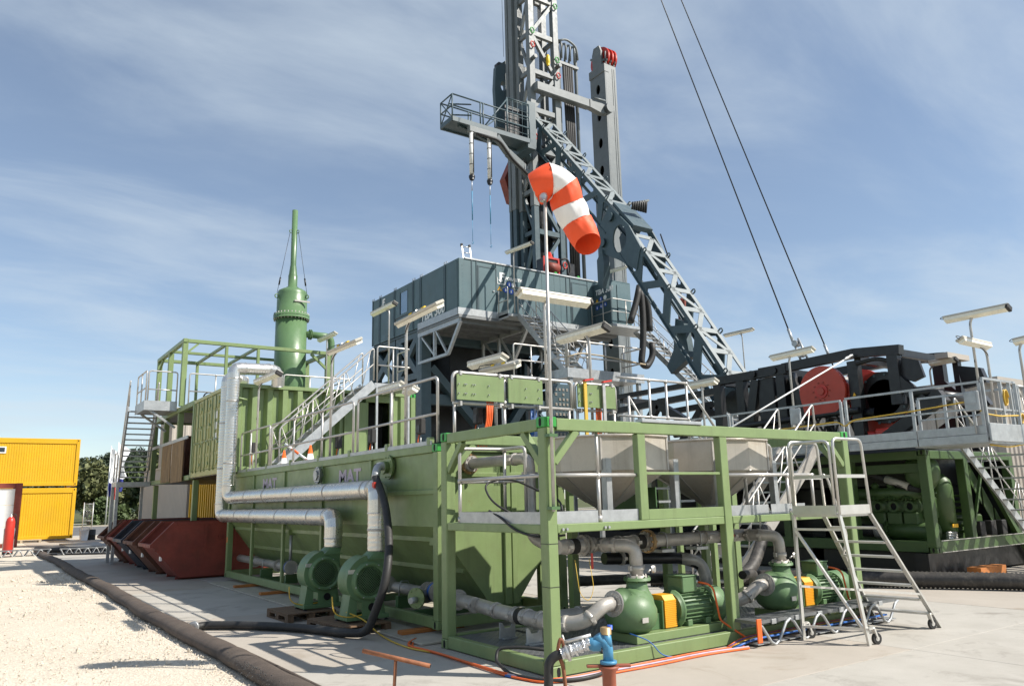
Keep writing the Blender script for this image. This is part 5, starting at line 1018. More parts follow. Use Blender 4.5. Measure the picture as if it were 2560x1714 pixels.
# ---- tube lamps on poles
def lamp(lab, e0, e1, base, cap=True, w=.18, back=False):
    e0, e1, base = vec(e0), vec(e1), vec(base); c = (e0+e1)/2; t = thing('tube_lamp', lab, 'lamp', base, 'tube lamps on poles'); d = (e1-e0).normalized(); s_ = d.cross(Vector((0,0,1))).normalized()
    tw = CAM-c; tw.z = 0
    if tw.dot(s_) < 0: s_ = -s_
    s_ = (s_*.86+Vector((0,0,-.42 if back else .42))).normalized(); n_ = d.cross(s_).normalized()
    if n_.z < 0: n_ = -n_
    L = (e1-e0).length; h = w*.64
    M().obox(c+n_*h*.25, d*L/2, s_*w/2, n_*h*.25, .02).obj('housing', 'lamp_body', t)
    k = M(); q0, q1 = c-d*L*.475, c+d*L*.475
    pr = [s_*w*.44+n_*0, s_*w*.36-n_*h*.5, -s_*w*.36-n_*h*.5, -s_*w*.44]
    k.add([q0+p for p in pr]+[q1+p for p in pr], [(0,1,5,4),(1,2,6,5),(2,3,7,6),(3,0,4,7),(0,3,2,1),(4,5,6,7)]); k.obj('diffuser', 'lamp_glass', t)
    if cap: M().obox(e1-d*.03-n_*h*.05, d*.035, s_*w*.50, n_*h*.50, .015).obj('end_cap', 'black_rubber', t)
    for f_ in (.15,-.15): M().tube(c+d*L*f_+n_*h*.5-d*.05, c+d*L*f_+n_*h*.5+d*.05, .03, 8).obj('plug', 'yellow', t)
    M().tube(c+n_*h*.55-d*.25, c+n_*h*.55+d*.25, .018, 6).obj('bracket_tube', 'galv', t)
    M().path(rnd([e0+n_*h*.2, e0-d*.10+n_*h*.5, e0-d*.04+n_*h*.9, c+n_*h*.75-d*.1, Vector((base.x,base.y,c.z-.2))+s_*.03, Vector((base.x,base.y,c.z-.55))-s_*.035, Vector((base.x,base.y,max(base.z+.1,c.z-1.0)))+s_*.03],.08,4), .008, 5).obj('lead', 'black_rubber', t)
    if base is not None:
        top = Vector((base.x, base.y, c.z)); side = Vector((c.x,c.y,0))-Vector((base.x,base.y,0))
        M().path(rnd([base, top-Vector((0,0,.12)), c+n_*h*.6], .14, 5), .026, 9).obj('pole', 'galv_rail', t)
    return t
def lp(lab, rg, x0, y0, x1, y1, ax, v, bz, px=None, **k):
    a, b = U(rg,x0,y0,ax,v), U(rg,x1,y1,ax,v); c = (a+b)/2
    if px: 
        bb = U(px[0],px[1],px[2],ax,v); c = Vector((bb.x,bb.y,0))
    return lamp(lab, a, b, (c.x, c.y, bz), **k)
lp('long tube lamp above the tank rail nearest the green frame', 'F',912,742,1008,694,'x',.5,2.79,('F',929,800), back=True, cap=False)
lp('tube lamp with yellow plugs on the tank rail before the staircase', 'R2',1380,965,1565,888,'x',.5,2.79,('R2',1392,1000), back=True, cap=False)
lp('tube lamp on the tank rail beside the silver risers', 'R2',910,1155,1060,1092,'x',.5,2.79,('R2',930,1170))
lp('tube lamp on the roof landing below the grey drill cabin', 'V6',112,622,332,512,'x',4.9,5.28,('V6',272,600))
lp('longest horizontal tube lamp in front of the drill cabin', 'V5',150,225,938,345,'y',2.95,2.72,('V5',435,300), w=.2)
lp('slanted tube lamp right of the windsock pole with black end', 'V5',590,745,1130,592,'x',3.25,2.72,('V5',925,700), w=.19)
lp('upper one of the two tube lamps above the wide green panel', 'T4',382,140,738,48,'x',2.05,2.74,('T4',635,110), cap=False)
lp('lower one of the two tube lamps above the wide green panel', 'T4',512,192,872,118,'x',2.0,2.74,('T4',638,170), cap=False, back=True)
lp('glowing looking tube lamp above the black drawworks beams', 'T5',712,752,1020,692,'x',8.2,0,('T5',865,730), cap=False)
lp('tube lamp on the side walkway in front of the red drum', 'T5',1565,468,2000,372,'x',11.16,2.95,('T5',1740,420), cap=False)
lp('far tube lamp right of the lattice strut', 'T5',1092,240,1390,172,'x',22,4.0,('T5',1272,230), cap=False)
lp('highest tube lamp on the side walkway end', 'T6',1155,250,1838,112,'x',11.16,2.95,('T6',1410,190))
lp('tube lamp turned crosswise behind the highest lamp', 'T6',1322,452,1620,518,'y',.14,2.95,('T6',1585,510), cap=False)
lp('tube lamp with dark end at the far corner of the side walkway', 'T6',1875,478,2150,410,'x',12.6,2.95,('T6',1925,500))
lp('small tube lamp beyond the black drawworks end frame', 'T6',1003,700,1292,648,'x',16.5,3.2,('T6',1002,720))
lp('tube lamp standing above the drill cabin wall', 'V3',22,1238,350,1112,'x',13.2,9.8,('V3',115,1230))
lp('tube lamp on the landing of the cabin booth', 'V4',92,636,270,588,'x',19.0,9.8,('V4',160,620), cap=False)
lp('small tube lamp next to the vessel side pipe', 'R2',1308,890,1415,842,'x',5.1,5.2, cap=False)
lp('low tube lamp over the tank by the dark doorway', 'V6',192,1332,405,1272,'x',1.4,2.74,('V6',300,1300), cap=False); lp('short tube lamp end on beside the bright green corner casting', 'V6',420,1350,522,1308,'x',1.8,2.74,('V6',425,1350), cap=False)
# ================================================================== DRILLING RIG
RGT = thing('drill_cabin', 'blue grey panelled drill floor cabin lettered TBA 300', 'cabin', (11,20.3,9.8)); CX0, CX1, CY0, CY1, CZ0, CZ1 = 11.0, 19.8, 20.3, 29.0, 9.82, 12.2
def rb(n, x0,x1,y0,y1,z0,z1,m_='rig_panel',c=.01,p=None): return M().box(x0,x1,y0,y1,z0,z1,c).obj(n, m_, p or RGT)
yy = [20.3,21.45,23.71,24.46,26.46,28.13,29.0]
for a, b in zip(yy[:-1], yy[1:]):
    if a == 24.46:
        rb('side_panel', CX0, CX0+.05, a+.03, 25.07, CZ0, CZ1); rb('side_panel', CX0, CX0+.05, 25.9, b-.03, CZ0, CZ1); rb('side_panel', CX0, CX0+.05, 25.072, 25.898, CZ0, 10.85); rb('side_panel', CX0, CX0+.05, 25.072, 25.898, 11.92, CZ1)
        w = rb('window', CX0+.02, CX0+.04, 25.07, 25.9, 10.85, 11.92, 'glass_sky', 0); rb('window_frame', CX0-.012, CX0+.0, 25.05, 25.1, 10.83, 11.94, 'rig_blue', 0, w); rb('window_frame', CX0-.012, CX0, 25.87, 25.92, 10.83, 11.94, 'rig_blue', 0, w)
    else: rb('side_panel', CX0, CX0+.05, a+.03, b-.03, CZ0, CZ1)
    rb('panel_joint', CX0-.03, CX0+.03, b-.035, b+.035, CZ0, CZ1, 'rig_blue', 0)
    k = M()
    for y in (b-.09, b+.09): k.path([(CX0+.02,y-.05,CZ1),(CX0+.02,y-.05,CZ1+.08),(CX0+.02,y,CZ1+.13),(CX0+.02,y+.05,CZ1+.08),(CX0+.02,y+.05,CZ1)], .012, 5)
    k.obj('lifting_eye', 'galv', RGT)
    rb('frame_seam', CX0-.012, CX0-.0, a+.12, a+.135, CZ0+.1, CZ1-.1, 'rig_blue', 0)
xx = [11.0,11.66,11.9,12.92,16.9,17.15,18.2,19.8]
for a, b in zip(xx[:-1], xx[1:]): rb('front_panel', a+.012, b-.012, CY0, CY0+.05, CZ0+.06, CZ1)
for x in (11.66,11.9,16.9,17.15): rb('panel_joint', x-.02, x+.02, CY0-.025, CY0+.0, CZ0+.06, CZ1, 'rig_blue', 0)
d = rb('door', 12.0, 12.88, CY0-.03, CY0-.004, CZ0+.12, 11.93); rb('door_frame', 11.94, 11.99, CY0-.035, CY0-.003, CZ0+.1, 11.99, 'rig_blue', 0, d); rb('door_frame', 12.89, 12.94, CY0-.035, CY0-.003, CZ0+.1, 11.99, 'rig_blue', 0, d); rb('door_frame', 11.94, 12.94, CY0-.036, CY0-.004, 11.945, 11.995, 'rig_blue', 0, d); rb('door_handle', 12.72, 12.8, CY0-.07, CY0-.03, 10.9, 10.95, 'galv', 0, d)
d = rb('door', 17.25, 18.15, CY0-.03, CY0-.004, CZ0+.12, 11.93); rb('door_frame', 17.2, 17.24, CY0-.035, CY0-.003, CZ0+.1, 11.98, 'rig_blue', 0, d); rb('door_frame', 17.2, 18.2, CY0-.036, CY0-.004, 11.945, 11.99, 'rig_blue', 0, d)
k = M()
for i in range(24):
    for x in (11.2,11.6,12.05,12.85): k.tube((x,CY0-.034,CZ0+.2+i*.085),(x,CY0-.02,CZ0+.2+i*.085),.008,5) if i % 2 == 0 else None
k.obj('rivets', 'rig_blue', RGT)
for i in range(10): rb('panel_seam', 13.3+i*.36, 13.31+i*.36, CY0-.006, CY0-.001, CZ0+.1, CZ1-.05, 'rig_blue', 0)
rb('roof_rail', CX0+.3, CX1, CY0-.04, CY0+.1, CZ1+.002, CZ1+.07, 'galv', 0); rb('roof', CX0+.06, CX1, CY0+.1, CY1, CZ1-.05, CZ1-.005, 'rig_blue', 0); rb('east_wall', CX1-.05, CX1, CY0+.06, CY1, CZ0, CZ1); rb('back_wall', CX0+.05, CX1-.05, CY1-.05, CY1, CZ0, CZ1)
rb('sill', CX0-.08, CX0-.02, 20.25, 23.9, CZ0-.14, CZ0+.16, 'galv', 0); rb('sill', CX0-.08, 13.0, CY0-.08, CY0-.02, CZ0-.14, CZ0+.16, 'galv', 0); rb('sill', 14.6, 19.8, CY0-.08, CY0-.02, CZ0-.14, CZ0+.1, 'galv', 0)
textmesh('TBA 300', .62, 'sticker_white', 'lettering', RGT, (CX0-.006, 23.75, 10.05), (0,-1,0), (0,0,1), shear=.2, bold=.015)
textmesh('FORALITH', .2, 'sticker_white', 'lettering', RGT, (13.42, CY0-.006, 11.55), (1,0,0), (0,0,1), bold=.008)
def logo(o_, u_, s_):
    o_ = vec(o_); u_ = vec(u_).normalized(); v_ = Vector((0,0,1)); k = M()
    def bar(a,b,c,d): k.plate([(a,b),(c,b),(c,d),(a,d)], o_, u_, v_, .006)
    bar(.25*s_,.3*s_,.5*s_,s_); bar(.5*s_,.82*s_,.85*s_,s_); bar(.5*s_,.55*s_,.78*s_,.7*s_); k.plate([(.12*s_,.3*s_),(.375*s_,.02*s_),(.63*s_,.3*s_)], o_, u_, v_, .006)
    for a in ((0,-.05,.05,.5),(.8,-.05,.85,.5),(0,-.1,.85,-.05)): bar(*[q*s_ for q in a])
    k.obj('logo', 'sticker_white', RGT)
logo((12.98,CY0-.012,11.36), (1,0,0), .5); logo((CX0-.012,27.95,11.55), (0,-1,0), .5)
def roundel(c, u_, r, mt, tri=False):
    c = vec(c); u_ = vec(u_).normalized(); v_ = Vector((0,0,1)); n = 3 if tri else 16
    M().plate([(r*math.cos(2*math.pi*i/n+math.pi/2), r*math.sin(2*math.pi*i/n+math.pi/2)) for i in range(n)], c, u_, v_, .006).obj('safety_sign', mt, RGT)
    if mt == 'sign_blue': M().plate([(-r*.3,-r*.5),(r*.3,-r*.5),(r*.2,r*.5),(-r*.2,r*.5)], c-u_.cross(v_)*(-.008), u_, v_, .004).obj('sign_symbol', 'sticker_white', RGT)
fy = CY0-.014
roundel((13.10,fy,11.08),(1,0,0),.14,'sign_yellow',True); roundel((13.42,fy,11.08),(1,0,0),.13,'sign_blue'); roundel((13.62,fy,11.36),(1,0,0),.13,'sign_blue'); roundel((13.72,fy,11.04),(1,0,0),.13,'sign_blue'); roundel((13.86,fy,11.36),(1,0,0),.11,'sticker_white')
# booth with second sign
rb('booth_side', 18.55, 18.6, 19.05, CY0-.03, 9.9, 12.0, 'rig_blue'); rb('booth_front', 18.6, 19.85, 19.05, 19.1, 9.9, 11.95); rb('booth_roof', 18.56, 19.86, 19.06, CY0, 11.96, 12.0); rb('booth_door', 18.95, 19.5, 19.02, 19.046, 10.0, 11.8); rb('booth_end', 19.82, 19.86, 19.1, CY0, 9.9, 11.95)
textmesh('TBA 300', .34, 'sticker_white', 'lettering', RGT, (18.543, 20.12, 11.45), (0,-1,0), (0,0,1), shear=.2, bold=.01)
for i, (y, z, m_) in enumerate(((20.0,11.15,'sign_yellow'),(19.72,11.2,'sign_blue'),(19.42,11.22,'sticker_white'),(20.0,10.82,'sign_blue'),(19.72,10.85,'sign_blue'),(19.42,10.88,'sign_blue'))): roundel((18.535,y,z),(0,-1,0),.11,m_,i == 0)
# deck under the cabin and cantilever brackets
t = thing('drill_floor', 'galvanised drill floor deck carried on brackets under the cabin', 'platform', (11,20.2,9.6)); M().box(10.95,19.9,20.2,24.0,9.55,9.66).obj('deck', 'grating', t)
for x in (11.05,14.5,18.0):
    M().beam((x,20.3,9.45),(x,24.0,9.45),.14,.2).obj('bracket_top', 'galv', t); M().beam((x,20.25,9.4),(x,21.3,8.15),.12,.14).obj('bracket_diagonal', 'galv', t); M().beam((x,21.3,8.15),(x,24.0,8.15),.12,.12).obj('bracket_bottom', 'galv', t)
    for y in (23.9,22.5): M().beam((x,y,8.2),(x,y,9.4),.12,.12,up=(1,0,0)).obj('bracket_post', 'galv', t)
    M().beam((x,22.4,8.2),(x,21.4,9.4) if 0 else (x,23.8,9.4),.09,.09,up=(1,0,0)).obj('bracket_web', 'galv', t); M().beam((x,21.4,8.2),(x,22.4,9.4),.09,.09,up=(1,0,0)).obj('bracket_web', 'galv', t)
for y in (20.6,21.5,22.4,23.3): M().box(11.1,19.8,y-.05,y+.05,9.4,9.55).obj('joist', 'grating', t)
M().box(12.95,14.65,19.45,20.2,9.68,9.8,.01).obj('landing', 'galv', t); M().box(18.3,20.2,18.7,20.2,9.66,9.8,.01).obj('landing', 'galv', t); M().box(20.2,21.35,19.45,20.2,9.66,9.8,.01).obj('landing', 'galv', t); M().box(12.95,12.97,19.45,20.2,9.6,9.95).obj('landing_edge', 'galv', t)
# substructure
t = thing('substructure', 'dark blue grey steel substructure with cross shaped cutouts under the cabin', 'substructure', (11,24,0)); 
for x in (11.1, 18.6):
    for y0, y1_ in ((24.1,26.5),(26.6,29.2)):
        for z0, z1_ in ((7.5,9.75),(5.2,7.4),(2.9,5.1)):
            W_, H_ = y1_-y0, z1_-z0; m_ = .3; cxh, cyh = W_/2, H_/2; g_ = .22
            tri = lambda a, b, c: [a, b, c]
            holes = [tri((m_+g_,m_),(W_-m_-g_,m_),(cxh,cyh-g_*1.2)), tri((m_+g_,H_-m_),(cxh,cyh+g_*1.2),(W_-m_-g_,H_-m_)), tri((m_,m_+g_),(cxh-g_*1.2,cyh),(m_,H_-m_-g_)), tri((W_-m_,m_+g_),(W_-m_,H_-m_-g_),(cxh+g_*1.2,cyh))]
            M().plate([(0,0),(W_,0),(W_,H_),(0,H_)], (x,y0,z0), (0,1,0), (0,0,1), .18, holes).obj('cut_plate', 'rig_blue', t)
for x in (11.0,18.5):
    for y in (23.9,29.1): M().box(x,x+.5,y-.25,y+.25,0,9.7,.02).obj('column', 'rig_blue', t)
    M().box(x+.05,x+.45,23.9,29.1,9.72,9.8).obj('girder', 'rig_blue', t)
for z in (3.0,6.3,9.2):
    for y in (24.2,28.9): M().box(11.5,18.5,y-.2,y+.2,z,z+.5,.02).obj('cross_girder', 'rig_blue', t)
M().beam((11.6,24.0,8.0),(15.0,24.0,4.6),.5,.35).obj('slant_brace', 'rig_blue', t); M().beam((18.4,24.0,8.6),(15.4,24.0,4.6),.5,.35).obj('slant_brace', 'rig_blue', t)
M().box(13,17,24.6,27,6.5,9.4,.05).obj('rotary_box', 'black_steel', t); M().box(12,19.5,26.9,27.1,1.0,9.5).obj('wind_sheet', 'black_steel', t)
# stairs and landings
stairs('galvanised staircase descending from the cabin door landing', (13.97,19.45,9.75), (13.97,16.1,6.58), .98, (1,0,0), 15)
t = thing('mid_landing', 'galvanised mid landing below the drill cabin', 'platform', (12.5,15.0,6.4)); M().box(12.5,16.4,14.98,16.2,6.38,6.54,.01).obj('deck', 'galv', t); M().box(12.48,16.4,14.95,14.98,6.34,6.70).obj('toe_board', 'galv', t); M().box(12.47,12.5,14.98,16.2,6.34,6.70).obj('toe_board', 'galv', t)
for x, y in ((12.7,15.1),(16.2,15.1),(12.7,16.1),(16.2,16.1)): M().box(x-.08,x+.08,y-.08,y+.08,0,6.37,.01).obj('leg', 'galv', t)
rail('rail on the camera side of the mid landing', [(12.55,15.02),(16.35,15.02),(16.35,16.15)], 6.54, 7.76, [7.15], [(13.5,15.02),(14.45,15.02),(15.4,15.02)], r=.035); rail('rail from the mid landing back under the cabin', [(12.53,15.1),(12.53,16.15)], 6.54, 7.76, [7.15], r=.03); rail('lower rail running under the cabin to the left', [(10.7,15.9),(12.4,15.9)], 6.4, 7.6, [7.0], [(11.5,15.9)], r=.03)
t = thing('side_walk', 'galvanised walkway from the mid landing under the cabin', 'platform', (11.4,16.2,6.5)); M().box(10.6,12.45,15.8,16.9,6.30,6.40).obj('deck', 'galv', t)
for x in (10.8,12.3): M().box(x-.06,x+.06,16.7,16.82,0,6.30).obj('leg', 'galv', t)
tag(M().path(rnd([(12.5,14.95,7.1),(13.1,14.95,7.3),(14.3,14.95,7.28),(16.5,14.95,7.12)],.3), .03, 7).obj('landing_hose', 'wood_pale'), 'pale hose tied along the mid landing rail', 'hose')
rail('rail on the door landing of the cabin', [(12.98,20.2),(12.98,19.5)], 9.8, 11.0, [10.4]); rail('rail round the booth landing', [(18.35,20.2),(18.35,18.75),(20.0,18.75)], 9.8, 11.0, [10.4], [(18.35,19.4),(19.2,18.75)])
stairs('galvanised staircase descending from the booth landing beside the strut', (20.85,19.45,9.75), (20.85,14.0,4.6), .95, (1,0,0), 20)
# mast
t = thing('drill_mast', 'tall grey lattice drill mast with guide rails rising out of view', 'mast', (17.4,23,9.8)); mx0, mx1, my0, my1, mz0, mz1 = 16.42, 18.40, 22.0, 23.3, 9.8, 41
for x in (mx0, mx1-.36):
    for y in (my0, my1-.3): M().box(x,x+.36,y,y+.3,16.3,mz1,.02).obj('leg', 'mast_grey', t); M().box(x+.02,x+.34,y+.02,y+.28,mz0,16.298,.02).obj('leg_foot', 'rig_blue', t)
for i in range(14):
    z = 10.6+i*2.2; b = 'mast_grey' if z > 16 else 'rig_blue'; s_ = i % 2
    M().beam((mx0+.36,my0+.15,z),(mx1-.36,my0+.15,z),.2,.26).obj('cross_tie', b, t); M().beam((mx0+.36,my0+.15,z+(.2 if s_ else 2.0)),(mx1-.36,my0+.15,z+(2.0 if s_ else .2)),.18,.18).obj('diagonal', b, t)
    M().beam((mx0+.18,my0+.3,z),(mx0+.18,my1-.3,z),.16,.22).obj('cross_tie', b, t); M().beam((mx0+.18,my0+.3,z+(2.0 if s_ else .2)),(mx0+.18,my1-.3,z+(.2 if s_ else 2.0)),.14,.14).obj('diagonal', b, t)
    M().beam((mx1-.18,my0+.3,z),(mx1-.18,my1-.3,z),.16,.22).obj('cross_tie', b, t); M().beam((mx0+.36,my1-.15,z+.6),(mx1-.36,my1-.15,z+.6),.2,.3).obj('cross_tie', b, t)
    if i in (6,8,10): 
        for x in (mx0+.18,mx1-.18): M().lathe([(.11,-.3),(.11,.0)], (x,my0-.02,z+.6), (0,1,0), 10).obj('pin_lug', 'mast_grey', t)
for y0, w_ in ((23.32,.34),(23.75,.22)):
    M().box(mx0-.15,mx0+.05,y0,y0+w_,16.5,mz1,.01).obj('guide_rail', 'mast_grey', t); M().box(mx0-.13,mx0+.03,y0+.02,y0+w_-.02,9.8,16.498).obj('guide_foot', 'rig_blue', t)
for i in range(22): M().box(mx0-.1,mx0+.0,23.62,23.76,16.6+i*1.15,17.2+i*1.15).obj('rail_web', 'mast_grey', t)
M().box(mx0+.2,mx1-.1,my1+.1,my1+.5,10,20.5).obj('back_plate', 'black_steel', t)
k = M()
for i in range(7): x = 17.05+i*.08; k.tube((x,my0+.35,10),(x-.02,my0+.3,40),.014,5)
k.obj('hoist_line', 'black_steel', t)
for z, c_ in ((24.3,'yellow'),): M().lathe([(.07,0),(.11,.12),(.11,.5),(.05,.62)], (17.6,my0-.05,z), n=10).obj('tackle', c_, t)
for x, z, c_ in ((16.6,26.0,'green_bright'),(16.6,25.2,'red'),(18.2,24.8,'green_bright'),(18.25,23.9,'red'),(16.6,20.0,'red'),(18.2,13.4,'red'),(18.2,28.0,'green_bright')): M().path([(x+.12*math.cos(a*.524),my0-.08,z+.16*math.sin(a*.524)) for a in range(13)], .035, 6).obj('shackle', c_, t)
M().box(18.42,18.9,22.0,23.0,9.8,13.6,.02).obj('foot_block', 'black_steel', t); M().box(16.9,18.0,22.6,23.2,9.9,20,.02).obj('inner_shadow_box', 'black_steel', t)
# travelling block plate, top drive, winch
t = thing('block_housing', 'blue grey travelling block housing behind the mast platform', 'block', (15.9,25,21)); M().plate([(0,0),(1.5,0),(1.5,4.2),(1.1,4.5),(0,3.5),(-.1,2.2)], (15.9,24.6,21.4), (1,0,0), (0,0,1), .25, [[(.45+.16*math.cos(a*.524),2.5+.3*math.sin(a*.524)) for a in range(12)]]).obj('cheek_plate', 'rig_blue', t); M().box(16.3,17.2,24.7,25.2,24.4,25.6,.1).obj('sheave_cover', 'black_steel', t)
t = thing('red_drive', 'dark red machinery hanging behind the mast', 'machinery', (16.6,24.5,18.5)); M().solid([(16.95,24.4,19.9),(16.35,24.4,18.6),(16.75,24.4,17.4),(17.3,24.4,17.3),(17.3,24.4,19.9)], (0,.5,0)).obj('case', 'skip_red', t); M().tube((16.4,24.5,18.6),(16.85,24.5,17.5),.05,6).obj('arm', 'black_steel', t)
t = thing('red_winch', 'red winch box with black hose above the cabin roof', 'winch', (16.9,21.6,12.4)); M().box(16.3,17.2,21.2,21.8,12.35,13.35,.03).obj('frame_plate', 'black_steel', t)
for z in (12.35,13.3): M().box(16.26,17.24,21.15,21.2,z,z+.09).obj('frame_bar', 'red', t)
for x in (16.26,17.15): M().box(x,x+.09,21.15,21.2,12.44,13.3).obj('frame_bar', 'red', t)
M().tube((16.4,21.16,12.85),(17.1,21.16,12.85),.26,14).obj('drum', 'skip_red', t); M().path(rnd([(17.2,21.2,13.3),(17.7,21.1,13.5),(17.9,21.1,12.9),(17.6,21.1,12.3)],.25), .05, 7).obj('hose', 'black_rubber', t); M().lathe([(.2,0),(.1,.3)], (16.8,21.4,13.4), n=8).obj('lug', 'red', t)
for x in (16.6,18.0): M().lathe([(.14,0),(.16,.1),(.05,.3)], (x,20.7,12.2), n=8).obj('green_cap', 'green_bright', t)
# roof ladder
t = thing('roof_ladder', 'short aluminium ladder end rising above the cabin corner', 'ladder', (11.5,20.5,12.1))
for x in (11.35,11.75): M().beam((x,20.4,11.9),(x,20.6,12.95),.05,.04).obj('rail', 'alu', t); M().box(x-.04,x+.04,20.56,20.66,12.85,12.98).obj('end_cap', 'black_rubber', t)
for z in (12.3,12.55,12.82): M().tube((11.35,20.5,z),(11.75,20.5,z),.018,6).obj('rung', 'alu', t)
# monkey board
t = thing('mast_platform', 'blue steel platform cantilevered from the mast', 'platform', (10.9,20.6,19)); bx0, bx1, by0, by1, bz = 10.9, 15.2, 20.55, 21.6, 18.75
M().box(bx0,bx1,by0,by1,bz,bz+.06).obj('deck', 'rig_blue', t)
for y in (by0,by1): M().beam((bx0,y,bz+.05),(bx1,y,bz+.05),.08,.22).obj('edge_beam', 'rig_blue', t)
M().beam((bx0,by0,bz+.05),(bx0,by1,bz+.05),.08,.22).obj('edge_beam', 'rig_blue', t)
for z in (19.45,20.0):
    for y in (by0,by1): M().tube((bx0,y,z),(bx1,y,z),.035,6).obj('rail', 'rig_blue', t)
    M().tube((bx0,by0,z),(bx0,by1,z),.035,6).obj('rail', 'rig_blue', t)
for x in (bx0,12.4,12.55,13.9,bx1):
    for y in (by0,by1): M().tube((x,y,bz),(x,y,20.0 if x < 13.8 else 20.7),.04,6).obj('post', 'rig_blue', t)
M().tube((bx0,by0,20.0),(bx0,by1,bz+.1),.03,6).obj('cross_brace', 'rig_blue', t); M().tube((bx0,by1,20.0),(bx0,by0,bz+.1),.03,6).obj('cross_brace', 'rig_blue', t); M().tube((12.6,by0,bz+.1),(13.9,by0,20.6),.035,6).obj('cross_brace', 'rig_blue', t); M().tube((12.6,by1,bz+.1),(13.9,by1,20.0),.035,6).obj('cross_brace', 'rig_blue', t); M().tube((13.9,by0,20.7),(bx1,by0,20.7),.035,6).obj('rail', 'rig_blue', t)
for z in (19.5,20.05): M().path([(11.3+.9*math.sin(a*.26),by1-.1-.5*math.sin(a*.13*2),z) for a in range(0,12)], .035, 6).obj('bow_rail', 'rig_blue', t)
M().box(14.0,15.1,by0+.3,by0+.33,bz+.2,20.5).obj('mesh_gate', 'black_steel', t)
k = M()
for i in range(5): k.tube((13.95+i*.28,by0,bz+.1),(13.95+i*.28,by0,20.7),.018,5); k.tube((13.9,by0,19.1+i*.38),(15.2,by0,19.1+i*.38),.018,5)
k.obj('gate_bars', 'rig_blue', t); M().box(15.1,15.6,by0,by1+.4,bz-.3,20.9).obj('mounting_plate', 'rig_blue', t); M().beam((15.3,21.2,18.9),(16.6,22.4,18.9),.3,.4).obj('mounting_arm', 'rig_blue', t); M().beam((11.4,by0+.3,bz-.06),(13.5,by1-.1,bz-.06),.15,.08).obj('under_brace', 'rig_blue', t)
# pipe arm with two hanging cylinders
t = thing('pipe_arm', 'grey jib arm with two hanging white cylinders', 'jib', (11.7,20.4,18.4)); A_ = [(11.65,20.4,18.42),(13.15,20.4,18.42),(13.9,20.6,17.9),(15.0,20.9,17.55),(16.5,21.9,17.2)]
for a, b, w_ in ((A_[0],A_[1],.3),(A_[1],A_[2],.3),(A_[2],A_[3],.34),(A_[3],A_[4],.36)): M().beam(a,b,w_*.8,w_,ch=.02).obj('arm_section', 'mast_grey', t)
M().path(rnd([(12.0,20.25,18.2),(13.2,20.22,18.2),(14.0,20.35,17.5),(15.2,20.7,17.1),(15.6,20.9,16.6),(16.3,21.2,16.9)],.3), .07, 7).obj('hose', 'black_rubber', t)
for x in (11.8,12.76):
    c_ = M().tube((x,20.4,18.3),(x,20.4,16.25),.1,12).obj('cylinder', 'white', t); M().tube((x+.04,20.3,18.2),(x+.04,20.3,16.3),.025,6).obj('side_line', 'black_rubber', c_); M().lathe([(.1,0),(.14,.12),(.14,.2),(.06,.25)], (x,20.4,15.98), n=10).obj('lower_head', 'black_steel', c_)
    for z in (16.7,17.2,17.7): M().tube((x,20.4,z),(x,20.4,z+.03),.11,12).obj('band', 'black_steel', c_)
    h_ = thing('sling', 'thin teal sling with hook hanging from the %s white cylinder' % ('outer' if x < 12 else 'inner'), 'sling', (x,20.4,13)); M().tube((x,20.4,15.98),(x,20.4,15.45),.02,5).obj('chain', 'galv', h_); M().tube((x,20.4,15.45),(x,20.4,14.1),.028,6).obj('webbing', 'hydrant_blue', h_); M().tube((x,20.4,14.1),(x,20.4,13.12),.012,5).obj('wire', 'hydrant_blue', h_); M().path([(x,20.4,13.12),(x+.05,20.4,13.05),(x,20.4,12.98),(x-.05,20.4,13.03)], .018, 5).obj('hook', 'hydrant_blue', h_)
# sheave column
t = thing('sheave_column', 'grey box column with oval holes and red sheaves on top', 'column', (21.8,22,0)); sx0, sx1, sy0, sy1 = 21.65, 22.5, 22.0, 23.25
oval = lambda cx_, cy_, a, b: [(cx_+a*math.cos(q*.3927), cy_+b*math.sin(q*.3927)) for q in range(16)]
M().plate([(0,0),(sy1-sy0,0),(sy1-sy0,22),(0,22)], (sx0,sy0,3.8), (0,1,0), (0,0,1), .06, [oval(.62, 1.2+i*1.62, .17, .3) for i in range(13)]).obj('side_plate', 'mast_grey', t)
M().box(sx0+.062,sx1,sy0,sy0+.06,3.8,25.8,.01).obj('front_plate', 'mast_grey', t); M().box(sx1-.06,sx1,sy0+.06,sy1,3.8,25.8).obj('side_plate', 'mast_grey', t); M().box(sx0+.07,sx1-.07,sy1-.06,sy1,3.8,25.8).obj('back_plate', 'black_steel', t)
for x in (22.2,22.34): M().box(x,x+.02,sy0-.02,sy0-.001,3.8,25.6).obj('guide_strip', 'mast_grey', t)
M().box(sx0-.05,sx0+.3,sy0-.02,sy1+.05,25.3,25.8,.02).obj('head_block', 'mast_grey', t); M().plate([(.25,0),(1.0,0),(1.0,.9),(.85,1.3),(.4,1.3),(.25,.9)], (sx0,sy0,25.8), (0,1,0), (0,0,1), .12).obj('cheek', 'mast_grey', t)
for x in (21.95,22.25,22.5): M().lathe([(.78,-.05),(.62,0),(.78,.05)], (x,22.65,26.35), (1,0,0), 28).obj('sheave', 'red', t)
for x in (21.8,22.1,22.4): M().beam((x,sy0+.05,25.82),(x,sy0+.05,26.6),.05,.08).obj('rib', 'mast_grey', t); M().beam((x,21.9,26.0),(x,23.3,26.7),.05,.12).obj('guard', 'mast_grey', t)
